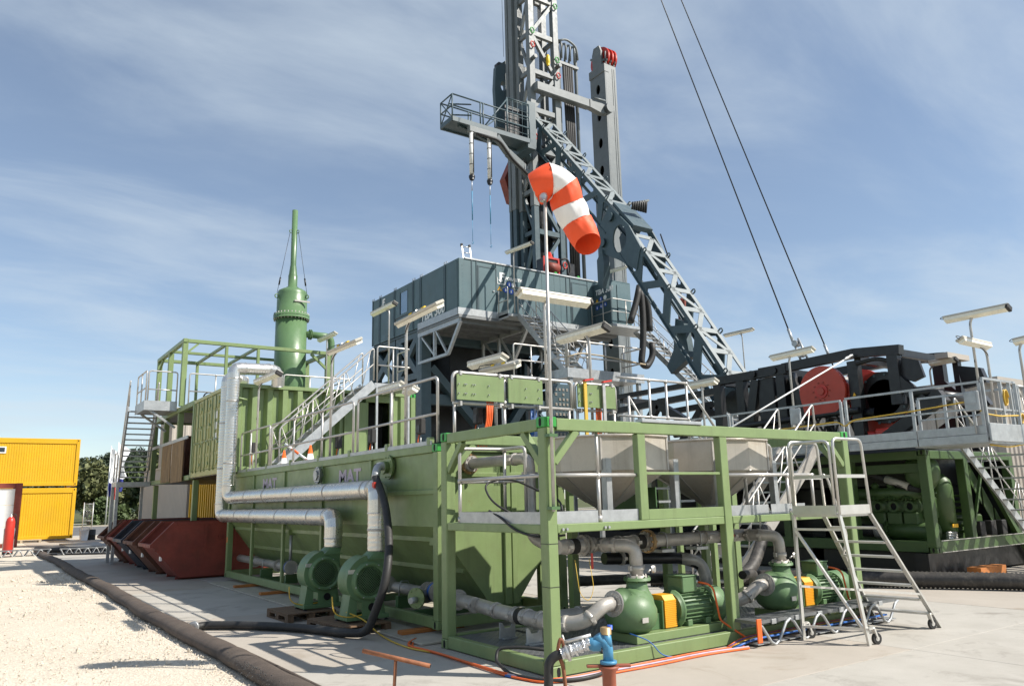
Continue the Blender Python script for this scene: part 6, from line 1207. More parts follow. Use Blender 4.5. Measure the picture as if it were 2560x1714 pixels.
# link arm and service pipes
t = thing('link_arm', 'grey link arm joining mast and sheave column', 'arm', (16.7,21.9,22.7)); M().beam((16.6,21.85,22.75),(20.2,21.85,22.75),.4,.5,ch=.04).obj('arm_beam', 'mast_grey', t); M().solid([(20.1,21.65,22.55),(20.1,21.65,23.0),(20.9,21.65,23.0),(21.5,21.65,22.9),(21.5,21.65,22.5),(21.0,21.65,22.4)], (0,.35,0)).obj('arm_fork', 'mast_grey', t); M().lathe([(.28,-.1),(.28,.35)], (21.4,21.5,22.75), (0,1,0), 14).obj('pivot', 'mast_grey', t); M().tube((20.4,21.6,23.1),(21.2,21.6,23.15),.06,7).obj('ram', 'mast_grey', t)
t = thing('service_pipes', 'bent steel pipes and black hoses on the side of the mast', 'pipes', (18.9,22.5,12))
for i, x in enumerate((18.75,19.95)): M().path(rnd([(x,22.5,12.5),(x,22.5,26.2),(x+.1,22.6,26.55)],.3), .1, 9).obj('riser', 'mast_grey', t)
for i in range(4): M().path(rnd([(18.9+i*.3,22.4,25.4),(18.85+i*.3,22.3,26.3),(19.0+i*.3,22.8,26.6),(19.1+i*.3,23.2,25.5)],.3), .06, 8).obj('gooseneck', 'mast_grey', t)
M().path(rnd([(18.7,22.35,26.35),(19.2,22.3,26.6),(19.9,22.3,26.35),(20.0,22.35,25.6)],.3), .06, 8).obj('gooseneck', 'mast_grey', t); M().box(18.5,20.0,22.3,22.5,25.0,25.15).obj('shelf', 'mast_grey', t)
for i in range(5): M().path([(19.0+i*.14,22.4,25.2),(19.05+i*.13,22.35,21),(19.0+i*.13+.05*math.sin(i),22.4,12.2)], .075, 7).obj('hose', 'black_rubber', t)
# lattice strut (two cut plates with a lattice face between)
t = thing('lattice_strut', 'slanting blue grey lattice strut propping the mast', 'strut', (16.5,10.2,5.1))
def strutseg(P0, P1, W_, nh, first):
    """P0 upper end, P1 lower end of the upper edge, in (y, z)"""
    P0, P1 = Vector((16,*P0)), Vector((16,*P1)); d_ = (P1-P0).normalized(); w_ = Vector((0,d_.z,-d_.y)); w_ = w_ if w_.z < 0 else -w_; L = (P1-P0).length; holes = []
    n = nh
    for i in range(n):
        s0, s1 = L*(i-.12)/n, L*(i+1.12)/n
        s0, s1 = max(s0,.15), min(s1,L-.15); a, b = W_*.10, W_*.90
        if i % 2: h = [(s0,a),(s1,a),(s0+(s1-s0)*.55,b)]
        else: h = [(s0,b),(s0+(s1-s0)*.45,a),(s1,b)]
        c_ = Vector((sum(q[0] for q in h)/3, sum(q[1] for q in h)/3)); hh = []
        for q in range(3):
            p_, nx_, pv = Vector(h[q]), Vector(h[(q+1)%3]), Vector(h[(q-1)%3]); hh += [tuple(p_.lerp(pv,.09)), tuple(p_.lerp(nx_,.09))]
        holes.append(hh)
    for x in (16.0, 17.25):
        o_ = P0.copy(); o_.x = x; M().plate([(0,0),(L,0),(L,W_),(0,W_)], o_, d_, w_, .06, holes).obj('side_plate', 'rig_blue', t)
        M().beam(o_+w_*W_+Vector((0.03,0,0)), o_+w_*W_+d_*L+Vector((.03,0,0)), .2, .04, up=tuple(w_)).obj('flange', 'rig_blue', t)
        M().beam(o_+Vector((.12 if x < 16.5 else -.06,0,0))-w_*.02, o_+d_*L+Vector((.12 if x < 16.5 else -.06,0,0))-w_*.02, .2, .03, up=tuple(w_)).obj('chord', 'strut_grey', t)
    m_ = max(3, int(L/1.05))
    for i in range(m_+1):
        c_ = P0+d_*L*i/m_-w_*.02; M().beam(c_+Vector((.22,0,0)), c_+Vector((1.09,0,0)), .24, .03, up=tuple(w_)).obj('lattice_bar', 'strut_grey', t)
        if i < m_: e_ = c_+d_*L/m_; a, b = (.2,1.1) if i % 2 else (1.1,.2); M().beam(c_+Vector((a,0,0)), e_+Vector((b,0,0)), .20, .03, up=tuple(w_)).obj('lattice_diagonal', 'strut_grey', t)
    for i in range(4):
        for x in (15.95,17.3): c_ = P0+d_*L*(i+.5)/4-w_*.10; c_.x = x; M().path([c_+d_*.08*math.cos(a*.7)+w_*.1*math.sin(a*.7) for a in range(10)], .03, 5).obj('lug', 'rig_blue', t)
strutseg((21.2,20.5), (15.55,13.62), 1.0, 8, True); strutseg((14.75,12.45), (10.0,5.2), .98, 7, False)
jp = [(16.0,14.15),(14.9,12.9),(14.3,11.8),(14.6,10.9),(15.6,11.6),(16.75,12.25),(16.9,13.2)]
for x in (15.96,17.27): M().plate(jp, (x,0,0), (0,1,0), (0,0,1), .08, [[(15.5+.42*math.cos(a*.3927),12.5+.62*math.sin(a*.3927)) for a in range(16)]]).obj('joint_plate', 'rig_blue', t)
M().plate([(15.9,14.3),(14.75,12.9),(14.9,12.75),(16.0,14.1)], (16.1,0,0), (0,1,0), (0,0,1), 1.1).obj('joint_cover', 'rig_blue', t)
for y, z in ((15.95,13.6),(16.5,12.6)): M().lathe([(.2,-.12),(.2,.0)], (15.96,y,z), (1,0,0), 14).obj('pin', 'rig_blue', t)
M().lathe([(.42,-.1),(.42,1.2)], (15.95,10.15,5.0), (1,0,0), 18).obj('foot_pin', 'black_steel', t); M().box(16.05,17.0,9.9,10.6,4.7,5.6).obj('foot_block', 'rig_blue', t)
M().solid([(15.85,16.5,12.3),(15.85,16.85,11.9),(15.85,16.85,10.8),(15.85,16.55,10.6),(15.85,16.4,11.6)], (.35,0,0)).obj('ram_housing', 'rig_blue', t)
M().plate([(12.6,8.4),(12.4,7.0),(13.4,6.5),(13.6,6.8),(13.2,7.4),(13.0,8.6)], (16.3,0,0), (0,1,0), (0,0,1), .3).obj('claw_bracket', 'rig_blue', t)
t = thing('hose_rack', 'small rack of black hose ends on top of the strut', 'rack', (16.5,15.2,13.8)); M().beam((16.2,15.1,13.95),(17.3,15.0,14.3),.1,.08).obj('rack_bar', 'mast_grey', t)
for i in range(7): M().tube((16.4+i*.13,15.0,14.05+i*.04),(16.4+i*.13,15.1,13.75),.05,6).obj('hose_end', 'black_rubber', t)
for i in range(3): tag(M().path(rnd([U('V4',a_,b_,'y',17.6) for a_, b_ in (([(375,735),(395,900),(402,1080),(398,1230),(385,1340),(430,1372),(478,1290),(470,1180)],[(372,735),(350,850),(322,950),(300,1020)],[(400,740),(440,900),(450,1000),(452,1090)])[i])],.5), .15, 9).obj('hanging_hose', 'black_rubber'), ('thick black sleeved hose looping lowest beside the staircase','black sleeved hose hanging in the middle of three by the strut','black sleeved hose hanging closest to the strut')[i], 'hose', 'black hoses by the strut')
t = thing('red_hook_block', 'dark red block seen through the strut lattice', 'block', (18.2,14.2,8.2)); M().box(17.9,18.3,14.0,14.4,8.6,9.9,.1).obj('case', 'skip_red', t); M().lathe([(.35,-.1),(.35,.1)], (18.1,14.0,8.6), (0,1,0), 14).obj('wheel', 'red', t); M().tube((18.1,14.2,9.9),(18.1,15.2,13.0),.03,6).obj('sling', 'black_steel', t)
# guy wires
def guy(lab, anchor, rg, x, y):
    anchor = vec(anchor); d1 = anchor-CAM; p_ = U(rg,x,y,'d',40); n_ = d1.cross(p_-CAM); z = CAM.z-(n_.x*(17.4-CAM.x)+n_.y*(22.6-CAM.y))/n_.z
    t = thing('guy_wire', lab, 'wire', anchor); M().tube(anchor, (17.4,22.6,z), .022, 6).obj('rope', 'black_steel', t)
    d_ = (Vector((17.4,22.6,z))-anchor).normalized(); M().tube(anchor+d_*.3, anchor+d_*.75, .045, 8).obj('socket', 'galv', t); return t
t = guy('steel guy wire ending in a shackle above the tube lamp', (15.0,6.95,6.2), 'F', 1512, 0)
for s_ in (-1,1): M().tube((15,6.95+s_*.1,6.55),(15,6.7+s_*.12,5.85),.035,6).obj('shackle', 'galv', t)
for z, y in ((6.4,6.93),(6.05,6.8)): M().lathe([(.1,-.1),(.1,.1)], (15,y,z), (1,0,0), 12).obj('shackle_pin', 'galv', t)
guy('steel guy wire running down behind the drawworks', (17.0,7.05,5.9), 'F', 1558, 0)
tag(M().tube(U('F',1148,0,'y',24), U('F',1152,130,'y',24), .012, 5).obj('thin_line', 'black_steel'), 'thin line hanging beside the mast near the platform', 'line')
# ================================================================== DRAWWORKS TRAILER
t = thing('drawworks_frame', 'black steel drawworks frame behind the green frame', 'frame', (15,9,0))
def bb(p, q_, w=.24, h=.28, n='beam', m_='black_steel', both=True):
    M().beam((15,*p),(15,*q_),w,h,up=(1,0,0) if abs(p[0]-q_[0]) < .2 else (0,0,1)).obj(n, m_, t)
    if both: M().beam((17.4,*p),(17.4,*q_),w,h,up=(1,0,0) if abs(p[0]-q_[0]) < .2 else (0,0,1)).obj(n, m_, t)
bb((15.2,5.72),(10.1,5.72),.2,.18); bb((15.0,5.2),(10.0,5.35),.2,.22); bb((10.2,5.66),(8.3,5.66),.26,.26); bb((8.3,5.68),(7.3,5.68),.3,.3)
bb((7.45,5.72),(5.05,5.78),.26,.26,'top_beam'); bb((5.05,5.78),(3.72,5.66),.26,.26,'top_beam')
for y, z0 in ((10.05,3.2),(9.1,3.2),(7.55,3.2),(5.13,3.0),(3.95,4.2)): bb((y,z0),(y,5.56),.3,.24,'post')
M().box(14.95,15.12,7.85,8.45,3.2,5.5,.02).obj('web_plate', 'black_steel', t); bb((7.2,5.5),(6.5,3.3),.2,.2,'diagonal'); bb((12.9,5.2),(14.4,3.6),.22,.3,'diagonal'); bb((12.9,5.2),(10.3,3.7),.22,.3,'diagonal'); bb((9.0,3.4),(8.5,5.5),.22,.3,'diagonal'); bb((3.95,4.9),(3.2,4.1),.22,.3,'end_diagonal'); bb((2.75,4.3),(4.6,3.2),.26,.32,'leg'); bb((15.2,3.2),(3.0,3.1),.3,.3,'base_beam')
for y in (15.0,10.0,7.5,5.1,3.9): M().box(15.15,17.25,y-.1,y+.1,5.5,5.7).obj('cross_beam', 'black_steel', t)
M().box(14.96,15.0,7.95,10.2,5.56,5.74).obj('link_plate', 'black_steel', t)
for y in (8.5,7.7): M().lathe([(.1,-.06),(.1,.0)], (14.86,y,5.66), (1,0,0), 12).obj('pin', 'black_steel', t)
M().solid([(15,3.75,5.45),(15,3.3,5.3),(15,3.2,4.85),(15,3.5,4.75),(15,3.85,4.9)], (.1,0,0)).obj('lug_plate', 'black_steel', t); M().box(16.9,17.1,3.2,3.35,3.4,5.5).obj('rear_post', 'black_steel', t); M().box(16.2,17.4,3.1,3.45,5.45,5.6).obj('rear_cap', 'grey_clad', t); M().solid([(16.6,3.1,5.25),(16.6,2.5,5.1),(16.6,2.4,4.7),(16.6,3.0,4.6)], (.2,0,0)).obj('lug_plate', 'black_steel', t)
M().tube((15,3.0,4.3),(17.4,3.0,4.3),.18,12).obj('end_shaft', 'black_steel', t); M().tube((14.9,3.5,4.45),(15.3,2.9,4.45),.15,12).obj('ram', 'black_steel', t); M().box(15.1,17.3,6.9,7.4,4.2,5.4).obj('cabinet', 'black_steel', t)
M().tube((14.8,12,4.0),(14.8,5.0,4.15),.09,10).obj('air_pipe', 'black_steel', t); M().path(rnd([(14.9,5.0,5.45),(14.95,4.4,5.55),(14.95,3.9,5.3)],.3), .06, 7).obj('hose', 'black_rubber', t)
t2 = thing('winch_drum', 'large red winch drum disc inside the black frame', 'drum', (15.2,6.05,4.8))
disc = [(.74*math.cos(a), .74*math.sin(a)) for a in [math.radians(q) for q in range(-60,200,10)]]+[(-.62,-.66)]
M().plate([(-a,b) for a,b in disc], (14.72,6.05,4.8), (0,1,0), (0,0,1), .07).obj('flange_disc', 'drum_red', t2); M().lathe([(.74,0),(.74,.06)], (14.83,6.05,4.80), (1,0,0), 40).obj('rim', 'red', t2); M().lathe([(.5,.08),(.5,1.5)], (15.2,6.0,4.8), (1,0,0), 28).obj('barrel', 'steel_pipe', t2); M().lathe([(.78,0),(.78,.08)], (16.7,6.0,4.8), (1,0,0), 40).obj('rear_disc', 'red', t2)
k = M(); k.lathe([(.2,-.03),(.2,0),(.15,0)], (14.72,6.05,4.8), (1,0,0), 24); k.obj('hub_ring', 'red', t2); M().lathe([(.11,-.06),(.11,0)], (14.71,6.05,4.8), (1,0,0), 18).obj('hub', 'drum_red', t2); k = M()
for i in range(10): a = i*.628; M().tube((14.69,6.05+.26*math.cos(a),4.8+.26*math.sin(a)),(14.73,6.05+.26*math.cos(a),4.8+.26*math.sin(a)),.018,6).obj('hub_bolt', 'skip_red', t2)
t2 = thing('brake_ring', 'black toothed brake ring with red disc next to the drum', 'ring', (15.4,4.6,4.5)); M().lathe([(.72,0),(.72,.1),(.5,.1),(.5,0)], (15.35,4.55,4.48), (1,0,0), 36).obj('ring', 'black_steel', t2); M().lathe([(.86,0),(.86,.08)], (15.5,4.85,4.38), (1,0,0), 36).obj('disc', 'drum_red', t2); M().tube((15.1,5.25,3.5),(15.1,4.7,3.4),.12,12).obj('red_motor', 'red', t2); M().box(14.9,15.2,4.2,4.7,3.25,3.6,.05).obj('red_gearbox', 'red', t2); M().lathe([(.55,.08),(.55,.2)], (15.35,4.62,4.45), (1,0,0), 24).obj('inner_plate', 'black_steel', t2); M().lathe([(.2,.0),(.2,.1)], (15.35,4.62,4.45), (1,0,0), 18).obj('hub', 'rig_blue', t2)
for i in range(14): a = i*.449; M().tube((15.33,4.62+.68*math.cos(a),4.45+.68*math.sin(a)),(15.37,4.62+.68*math.cos(a),4.45+.68*math.sin(a)),.04,6).obj('ring_hole', 'rig_blue', t2)
for i in range(6): M().path(rnd([(14.9,7.4-i*.35,3.3),(14.85,7.1-i*.35,3.9+.1*(i%2)),(14.95,6.9-i*.35,4.2),(15.0,6.4-i*.3,3.2)],.2), .035, 6).obj('service_hose', 'black_rubber', t2); M().box(15.2,15.5,4.0,4.4,3.2,3.6,.05).obj('red_caliper', 'red', t2); M().tube((15.05,5.0,4.05),(15.05,4.65,4.05),.14,14).obj('small_motor', 'black_steel', t2)
tag(M().plate([(-.05,-.04),(.05,-.04),(0,.06)], (14.86,5.13,4.6), (0,-1,0), (0,0,1), .01).obj('warning_sticker', 'sign_yellow'), 'small yellow triangle sticker on the black post', 'sticker')
t = thing('trailer_chassis', 'dark trailer chassis underneath the drawworks', 'chassis', (15,9,0)); M().box(14.6,17.8,3.2,17,2.0,3.0,.05).obj('body', 'black_steel', t); M().box(14.4,18.0,2.8,17.2,.25,.7,.03).obj('skid', 'black_steel', t)
for y in (4.5,6.5,8.5,10.5,12.5,15): M().box(14.6,15.0,y-.2,y+.2,.7,2.0).obj('support', 'black_steel', t); M().box(17.2,17.6,y-.2,y+.2,.7,2.0).obj('support', 'black_steel', t)
M().box(15.6,17.0,3.2,17,.7,2.0).obj('core', 'black_steel', t)
# thin white rope with tensioner
t = thing('stay_rope', 'white stay rope with chain link running up to the black frame', 'rope', (8.2,5.5,3)); a, b = Vector((14.85,5.05,5.72)), U('T5',1165,1160,'d',17.5); M().tube(a.lerp(b,.08), b, .02, 6).obj('rope', 'white', t)
for i in range(4): c_ = a.lerp(b,.01+i*.02); d_ = (b-a).normalized(); s_ = d_.cross(Vector((1,0,0))).normalized(); M().path([c_+d_*.16*math.cos(q*.628)+(s_ if i % 2 else Vector((1,0,0)))*.06*math.sin(q*.628) for q in range(11)], .022, 5).obj('chain_link', 'white', t)
# ================================================================== SIDE WALKWAY AND PUMP MODULE
t = thing('side_walkway', 'long galvanised walkway above the green pump module', 'platform', (11.14,.1,2.9)); M().box(11.1,12.6,.1,16,2.93,2.99).obj('deck', 'galv', t)
for y0, y1_ in ((.12,1.5),(1.52,3.1),(3.12,5.2),(5.22,8.0),(8.02,12),(12.02,16)): M().box(11.06,11.1,y0,y1_,2.99,3.16,.006).obj('fascia', 'galv', t); M().box(11.05,11.1,y0,y1_,2.82,2.985,.006).obj('fascia', 'galv', t)
M().box(11.1,12.6,.06,.1,2.84,3.2,.006).obj('end_fascia', 'galv', t); M().box(11.1,12.6,.1,1.6,2.80,2.84).obj('soffit', 'galv', t)
for y in (9,12,15.5): M().box(11.2,11.32,y-.06,y+.06,0,2.9).obj('leg', 'galv', t)
def flatrail(lab, pts, z0, z1, mids, posts):
    t = thing('guard_rail', lab, 'railing', (*pts[0],z0), 'guard rails')
    for a, b in zip(pts[:-1], pts[1:]):
        M().beam((*a,z1),(*b,z1),.045,.045).obj('top_rail', 'galv', t)
        for m_ in mids: M().beam((*a,m_),(*b,m_),.035,.035).obj('mid_rail', 'galv', t)
    for p_ in [pts[0]]+posts+[pts[-1]]: M().beam((*p_,z0),(*p_,z1-.023),.045,.06,up=(0,1,0)).obj('post', 'galv', t)
flatrail('flat bar walkway railing at the lamp end', [(11.09,.16),(11.09,3.1)], 2.9, 4.03, [3.5], [(11.09,1.55)]); flatrail('flat bar walkway railing in front of the red drum', [(11.09,3.22),(11.09,6.4)], 2.9, 4.0, [3.48], [(11.09,4.55)]); flatrail('flat bar walkway railing behind the rope end', [(11.09,6.5),(11.09,9.5)], 2.9, 4.0, [3.48], [(11.09,7.8)]); flatrail('flat bar railing across the end of the walkway', [(11.14,.12),(12.58,.12)], 2.9, 4.1, [3.5], [(11.9,.12),(12.3,.12)]); flatrail('flat bar railing on the far side of the walkway', [(12.58,.2),(12.58,2.2)], 2.95, 4.0, [3.5], [(12.58,1.0),(12.58,1.6)])
t = thing('stair_gate', 'galvanised gate rails at the head of the end stairs', 'gate', (12.9,.2,3)); 
for x in (12.75,13.1,13.6): M().beam((x,.15,2.9),(x,.15,4.05),.05,.05,up=(0,1,0)).obj('post', 'galv', t)
M().tube((12.7,.15,4.05),(13.4,.15,4.05),.024,7).obj('rail', 'galv', t); M().tube((13.4,.15,4.05),(14.4,.15,3.0),.024,7).obj('sloping_rail', 'galv', t); M().tube((12.7,.15,3.5),(13.6,.15,3.5),.02,7).obj('mid_rail', 'galv', t)
for i, (y, lb) in enumerate(((4.4,'grey switch box on the walkway rail below the lamp'),(.3,'grey switch box at the walkway end under the highest lamp'))): 
    q_ = thing('switch_box', lb, 'box', (11.05,y,3.7)); M().box(10.98,11.06,y-.14,y+.14,3.55 if i == 0 else 3.45,3.95 if i == 0 else 3.85,.015).obj('case', 'galv', q_); M().tube((11.02,y,3.55),(11.02,y,3.0),.015,6).obj('conduit', 'galv', q_); M().box(10.97,10.98,y-.1,y+.1,3.6,3.8).obj('lid', 'galv', q_)
tag(M().path(rnd([(11.05,7.0,3.42),(11.05,5.6,3.46),(11.05,3.3,3.52),(11.05,3.15,3.38),(11.05,2.95,3.52),(11.05,1.5,3.58),(11.05,.3,3.66),(11.05,.16,3.4),(11.6,.08,3.35),(12.5,.08,3.4)],.15), .016, 6).obj('yellow_cable', 'yellow_cable'), 'yellow cable tied along the walkway railing', 'cable')
q_ = thing('cable_coil', 'coil of yellow cable on the walkway end rail', 'cable', (12.0,.06,3.6)); M().path([(12.0+.09*math.cos(a*.5),.06+.002*a,3.75+.16*math.sin(a*.5)) for a in range(40)], .016, 6).obj('coil', 'yellow_cable', q_); M().path([(12.7+.07*math.cos(a*.5),.1+.002*a,3.35+.1*math.sin(a*.5)) for a in range(30)], .016, 6).obj('coil', 'yellow_cable', q_)
tag(M().path(rnd([(11.3,.2,2.78),(12.0,.15,2.74),(12.7,.1,2.82)],.2), .016, 6).obj('yellow_cable', 'yellow_cable'), 'yellow cable sagging below the walkway end', 'cable')
# pump module
px0, px1, py0, py1, pz0, pz1 = 12.34, 16.6, 2.06, 9.0, .54, 2.82
t = thing('mud_pump_module', 'dark green container frame housing a mud pump under the walkway', 'pump module', (px0,py0,pz0))
def pb(n, x0,x1,y0,y1,z0,z1,m_='green_module',c=.01): return M().box(x0,x1,y0,y1,z0,z1,c).obj(n, m_, t)
for y in (py0, 3.9, 5.8, py1-.2): pb('post', px0, px0+.19, y, y+.2, pz0+.12, pz1-.12)
for x in (14.05, px1-.2): pb('post', x, x+.2, py0, py0+.2, pz0+.12, pz1-.12)
casting(px0, py0, pz0, 1, 1, t, 'green_module', 1); casting(px0, py0, pz1, 1, 1, t, 'green_module', -1)
pb('top_rail', px0+.003, px0+.16, py0+.2, py1, pz1-.2, pz1-.01); pb('bottom_rail', px0+.003, px0+.16, py0+.2, py1, pz0+.01, pz0+.26); pb('top_rail', px0+.2, px1, py0+.003, py0+.16, pz1-.2, pz1-.01); pb('bottom_rail', px0+.2, px1+1.4, py0+.003, py0+.16, pz0+.01, pz0+.26); pb('inner_top_beam', px0+.3, px0+.5, py0+.3, py1, pz1-.5, pz1-.28)
for z_ in (pz0+.01, pz0+.262): M().box(px0+.22,px0+4.4,py0-.012,py0+.0,z_-.008,z_+.008).obj('drip_edge', 'alu', t)
pb('floor', px0+.17, px1, py0+.17, py1, pz0+.05, pz0+.12, 'green_dark', 0); pb('back_sheet', px1-.1, px1-.05, py0+.2, py1, pz0+.2, pz1-.2, 'black_steel', 0); pb('roof_sheet', px0+.2, px1, py0+.2, py1, pz1-.06, pz1-.02, 'green_module', 0)
for i in range(4): M().beam((14.9+i*.0+i*.55,py0+.05,pz1-.3-i*.62),(14.9+(i+1)*.55,py0+.05,pz1-.3-(i+1)*.62),.1,.14).obj('side_brace', 'green_module', t)
for i in range(3): M().plate([(0,0),(.42,-.5),(.42,-1.0),(0,-.5)], (14.7+i*.52,py0+.22,2.55-i*.55), (1,0,0), (0,0,1), .02).obj('sunlit_sheet', 'green_module', t)
M().beam((14.25,py0+.1,.85),(15.2,py0+.1,2.6),.06,.06).obj('side_diagonal', 'green_module', t)
for i in range(3): pb('rubber_block', 14.5+i*.55, 14.75+i*.55, py0+.02, py0+.2, pz0+.28, pz0+.62, 'black_rubber')
for i in range(7): M().box(14.3,14.75,py0+.3,py0+.5,.9+i*.14,.95+i*.14).obj('inner_tread', 'green_module', t)
# black skid under the module
q_ = thing('module_skid', 'black skid beams under the pump module', 'skid', (12.2,2,0)); M().box(12.2,17.5,2.2,2.5,.05,.535).obj('beam', 'black_steel', q_); M().box(12.5,17.5,5.0,5.3,.05,.535).obj('beam', 'black_steel', q_); M().box(12.5,12.8,2.52,9,.05,.53).obj('beam', 'black_steel', q_); M().box(16.5,16.8,2.52,9,.05,.53).obj('beam', 'black_steel', q_); M().box(13.2,14.4,1.6,1.9,.0,.2).obj('timber', 'wood_orange', q_)
# mud pump inside
q_ = thing('mud_pump', 'dark green triplex mud pump with flanged cylinder ports', 'pump', (13.0,3.0,.7)); mx = 12.95
M().box(13.15,14.1,2.5,4.6,1.25,1.75,.04).obj('fluid_end', 'green_module', q_); M().box(13.4,15.8,2.6,4.6,.7,1.3,.04).obj('power_end', 'green_module', q_)
M().tube((mx,2.35,1.86),(mx,4.7,1.86),.13,18).obj('discharge_manifold', 'green_module', q_)
for y in (2.9,3.3,3.7):
    M().lathe([(.22,0),(.22,.09),(.15,.1),(.13,.22),(.09,.22),(.085,.1)], (mx+.2,y,1.55), (-1,0,0), 20).obj('cylinder_port', 'green_module', q_); M().lathe([(.084,0),(.084,.01)], (mx+.05,y,1.55), (-1,0,0), 16).obj('port_hole', 'dark_void', q_); k = M(); flange(k, (mx+.14,y,1.55), (-1,0,0), .21, .04, 10, .02); k.obj('port_flange', 'green_module', q_)
    M().box(mx-.02,mx+.3,y-.18,y+.18,1.12,1.42,.03).obj('valve_block', 'green_module', q_); k = M(); flange(k, (mx,y,1.75), (0,0,1), .16, .05, 8, .02); k.obj('riser_flange', 'green_module', q_); M().lathe([(.08,0),(.1,.08),(.04,.14)], (mx,y,1.98), n=10).obj('cap', 'green_module', q_)
M().lathe([(.05,-.62),(.2,-.58),(.2,.58),(.05,.62)], (mx+.1,2.95,.98), (0,1,0), 20).obj('suction_header', 'green_module', q_); k = M(); flange(k, (mx+.1,3.5,.98), (0,1,0), .26, .06, 10, .02); k.obj('header_flange', 'green_module', q_); M().lathe([(.14,0),(.2,.1),(.2,.2)], (mx+.05,3.6,.98), (0,1,0), 18).obj('header_neck', 'steel_pipe', q_); M().path(rnd([(mx+.05,3.75,.98),(mx-.1,4.2,.98),(mx-.1,4.6,1.3)],.3), .15, 12).obj('suction_hose', 'black_rubber', q_)
M().lathe([(.05,-.42),(.25,-.36),(.36,-.18),(.38,0),(.36,.18),(.25,.36),(.05,.42)], (13.05,2.55,2.35), n=24).obj('pulsation_damper', 'green_module', q_)
M().path(rnd([(13.3,4.6,2.45),(12.9,3.9,2.40),(12.85,2.9,2.02),(12.9,2.5,1.9)],.3), .09, 12).obj('delivery_hose', 'black_rubber', q_); M().tube((12.86,3.35,2.2),(12.86,2.8,2.0),.095,14).obj('hose_sleeve', 'lamp_body', q_); k = M(); flange(k, (12.9,2.4,1.85), (0,1,0), .2, .1, 8, .02); k.obj('end_flange', 'green_module', q_)
M().lathe([(.05,0),(.28,.05),(.28,1.1),(.24,1.25),(.1,1.4)], (13.75,2.55,.9), n=20).obj('air_vessel', 'green_module', q_); M().box(13.55,13.8,2.25,2.27,1.05,1.13).obj('yellow_plate', 'sign_yellow', q_)
for i in range(4): M().tube((13.35,2.3,.75+i*.06),(13.75,2.3,.75+i*.06),.035,7).obj('chrome_pipe', 'alu', q_)
# stairs at the end
stairs('galvanised staircase with white zigzag treads beside the pump module', (13.3,1.05,2.98), (17.2,1.05,0.0), 1.35, (0,1,0), 12, lat=True, tw=.26, sh=.2)
# far equipment glimpsed
t = thing('yellow_machine', 'ochre machine glimpsed behind the pump module', 'machine', (20,6,0)); M().box(19,22,4.5,7,0,2.6,.1).obj('body', 'wood_pale', t); M().box(19.2,21,5,6.5,2.6,3.1,.1).obj('bonnet', 'wood_pale', t)
t = thing('leaning_gangway', 'grey gangway ramp seen through the pump module', 'gangway', (16.9,6,1)); M().beam((18,8.5,2.6),(18,4.2,1.2),.06,.24).obj('stringer', 'galv', t); M().beam((18.8,8.5,2.6),(18.8,4.2,1.2),.06,.24).obj('stringer', 'galv', t); M().beam((18.4,8.5,2.62),(18.4,4.2,1.22),.74,.03).obj('deck', 'steel_pipe', t)
# long corrugated hose on the ground
def corrhose(lab, pts, r, mt='hose_grey', pitch=.035):
    p_ = rnd(pts, .8, 8); dense = []; rr = []; acc = 0
    for a, b in zip(p_[:-1], p_[1:]):
        L = (b-a).length; n = max(1, int(L/pitch))
        for j in range(n): dense.append(a.lerp(b, j/n)); rr.append(r*(1 if len(dense) % 2 else .9))
    return tag(M().path(dense, r, 12, rr=rr).obj('corrugated_hose', mt), lab, 'hose')
corrhose('large corrugated suction hose lying in front of the pump module', [(7.0,5.6,.17),(9.0,3.6,.17),(10.6,1.2,.17),(12.0,-1.2,.17),(12.6,-2.2,.17)], .165)
corrhose('corrugated hose sloping behind the rolling ladder', [(6.4,2.9,.3),(7.2,3.0,.5),(8.5,3.6,1.2)], .12)
corrhose('pair of small corrugated hoses behind the second pump', [(5.2,1.6,.62),(5.9,1.9,.6),(6.3,2.3,.3)], .07)
# ================================================================== GROUND CLUTTER IN FRONT
cr_ = cableramp('grey cable ramp with bent tube legs beside the green frame', (3.05,-.15,0), (1,.0,0), 3.3, w=.36, z=.30, nw=5)
for i, m_ in enumerate(('orange','blue','orange','yellow_cable','black_rubber','blue')): M().path(rnd([(2.7,-.14-i*.02,.03),(3.1,-.06-i*.035,.09),(6.2,-.06-i*.035,.09)],.2), .014, 6).obj('cable', m_, cr_)
k = M()
for i in range(34): k.box(3.1+i*.09,3.14+i*.09,-.32,.02,.321,.324)
k.obj('deck_bars', 'grating', cr_); pass
for i in range(6): M().box(3.35+i*.5,3.45+i*.5,-.345,-.335,.26,.322,.004).obj('clip', 'galv', cr_)
tag(M().box(3.02,3.11,-.37,-.35,.06,.35,.004).obj('red_plate', 'orange'), 'orange red cable plate at the ramp end', 'plate')
def cab(lab, pts, r, m_): return tag(M().path(rnd(pts, .3, 6), r, 7).obj('ground_cable', m_), lab, 'cable')
base = [(2.9,-.2),(2.2,-.1),(1.3,-.14),(.6,-.12),(.1,-.13),(-.2,-.02),(-.32,.5),(-.3,1.3),(-.28,2.2),(-.35,2.75),(-.18,3.05),(-.02,3.2)]
for i, (m_, lb) in enumerate((('orange','thick orange cable running round the foot of the green frame'),('orange','second orange cable beside the frame foot'),('blue','blue cable taped to the orange cables'),('text_purple','mauve cable among the orange cables'),('orange','third orange cable lying on the concrete'))):
    cab(lb, [(x+.012*math.sin(i*3+j), y-.03*i+.012*math.cos(i*5+j), .016+.014*(i % 2)) for j, (x, y) in enumerate(base[:(12 if m_ == 'orange' else 7)])], .013, m_)
cab('yellow cable trailing from the near blower to the frame corner', [(-.5,4.5,.3),(-.3,4.3,.2),(-.2,4.0,.02),(-.35,3.2,.015),(-.38,2.6,.015),(-.3,2.2,.015)], .011, 'yellow_cable')
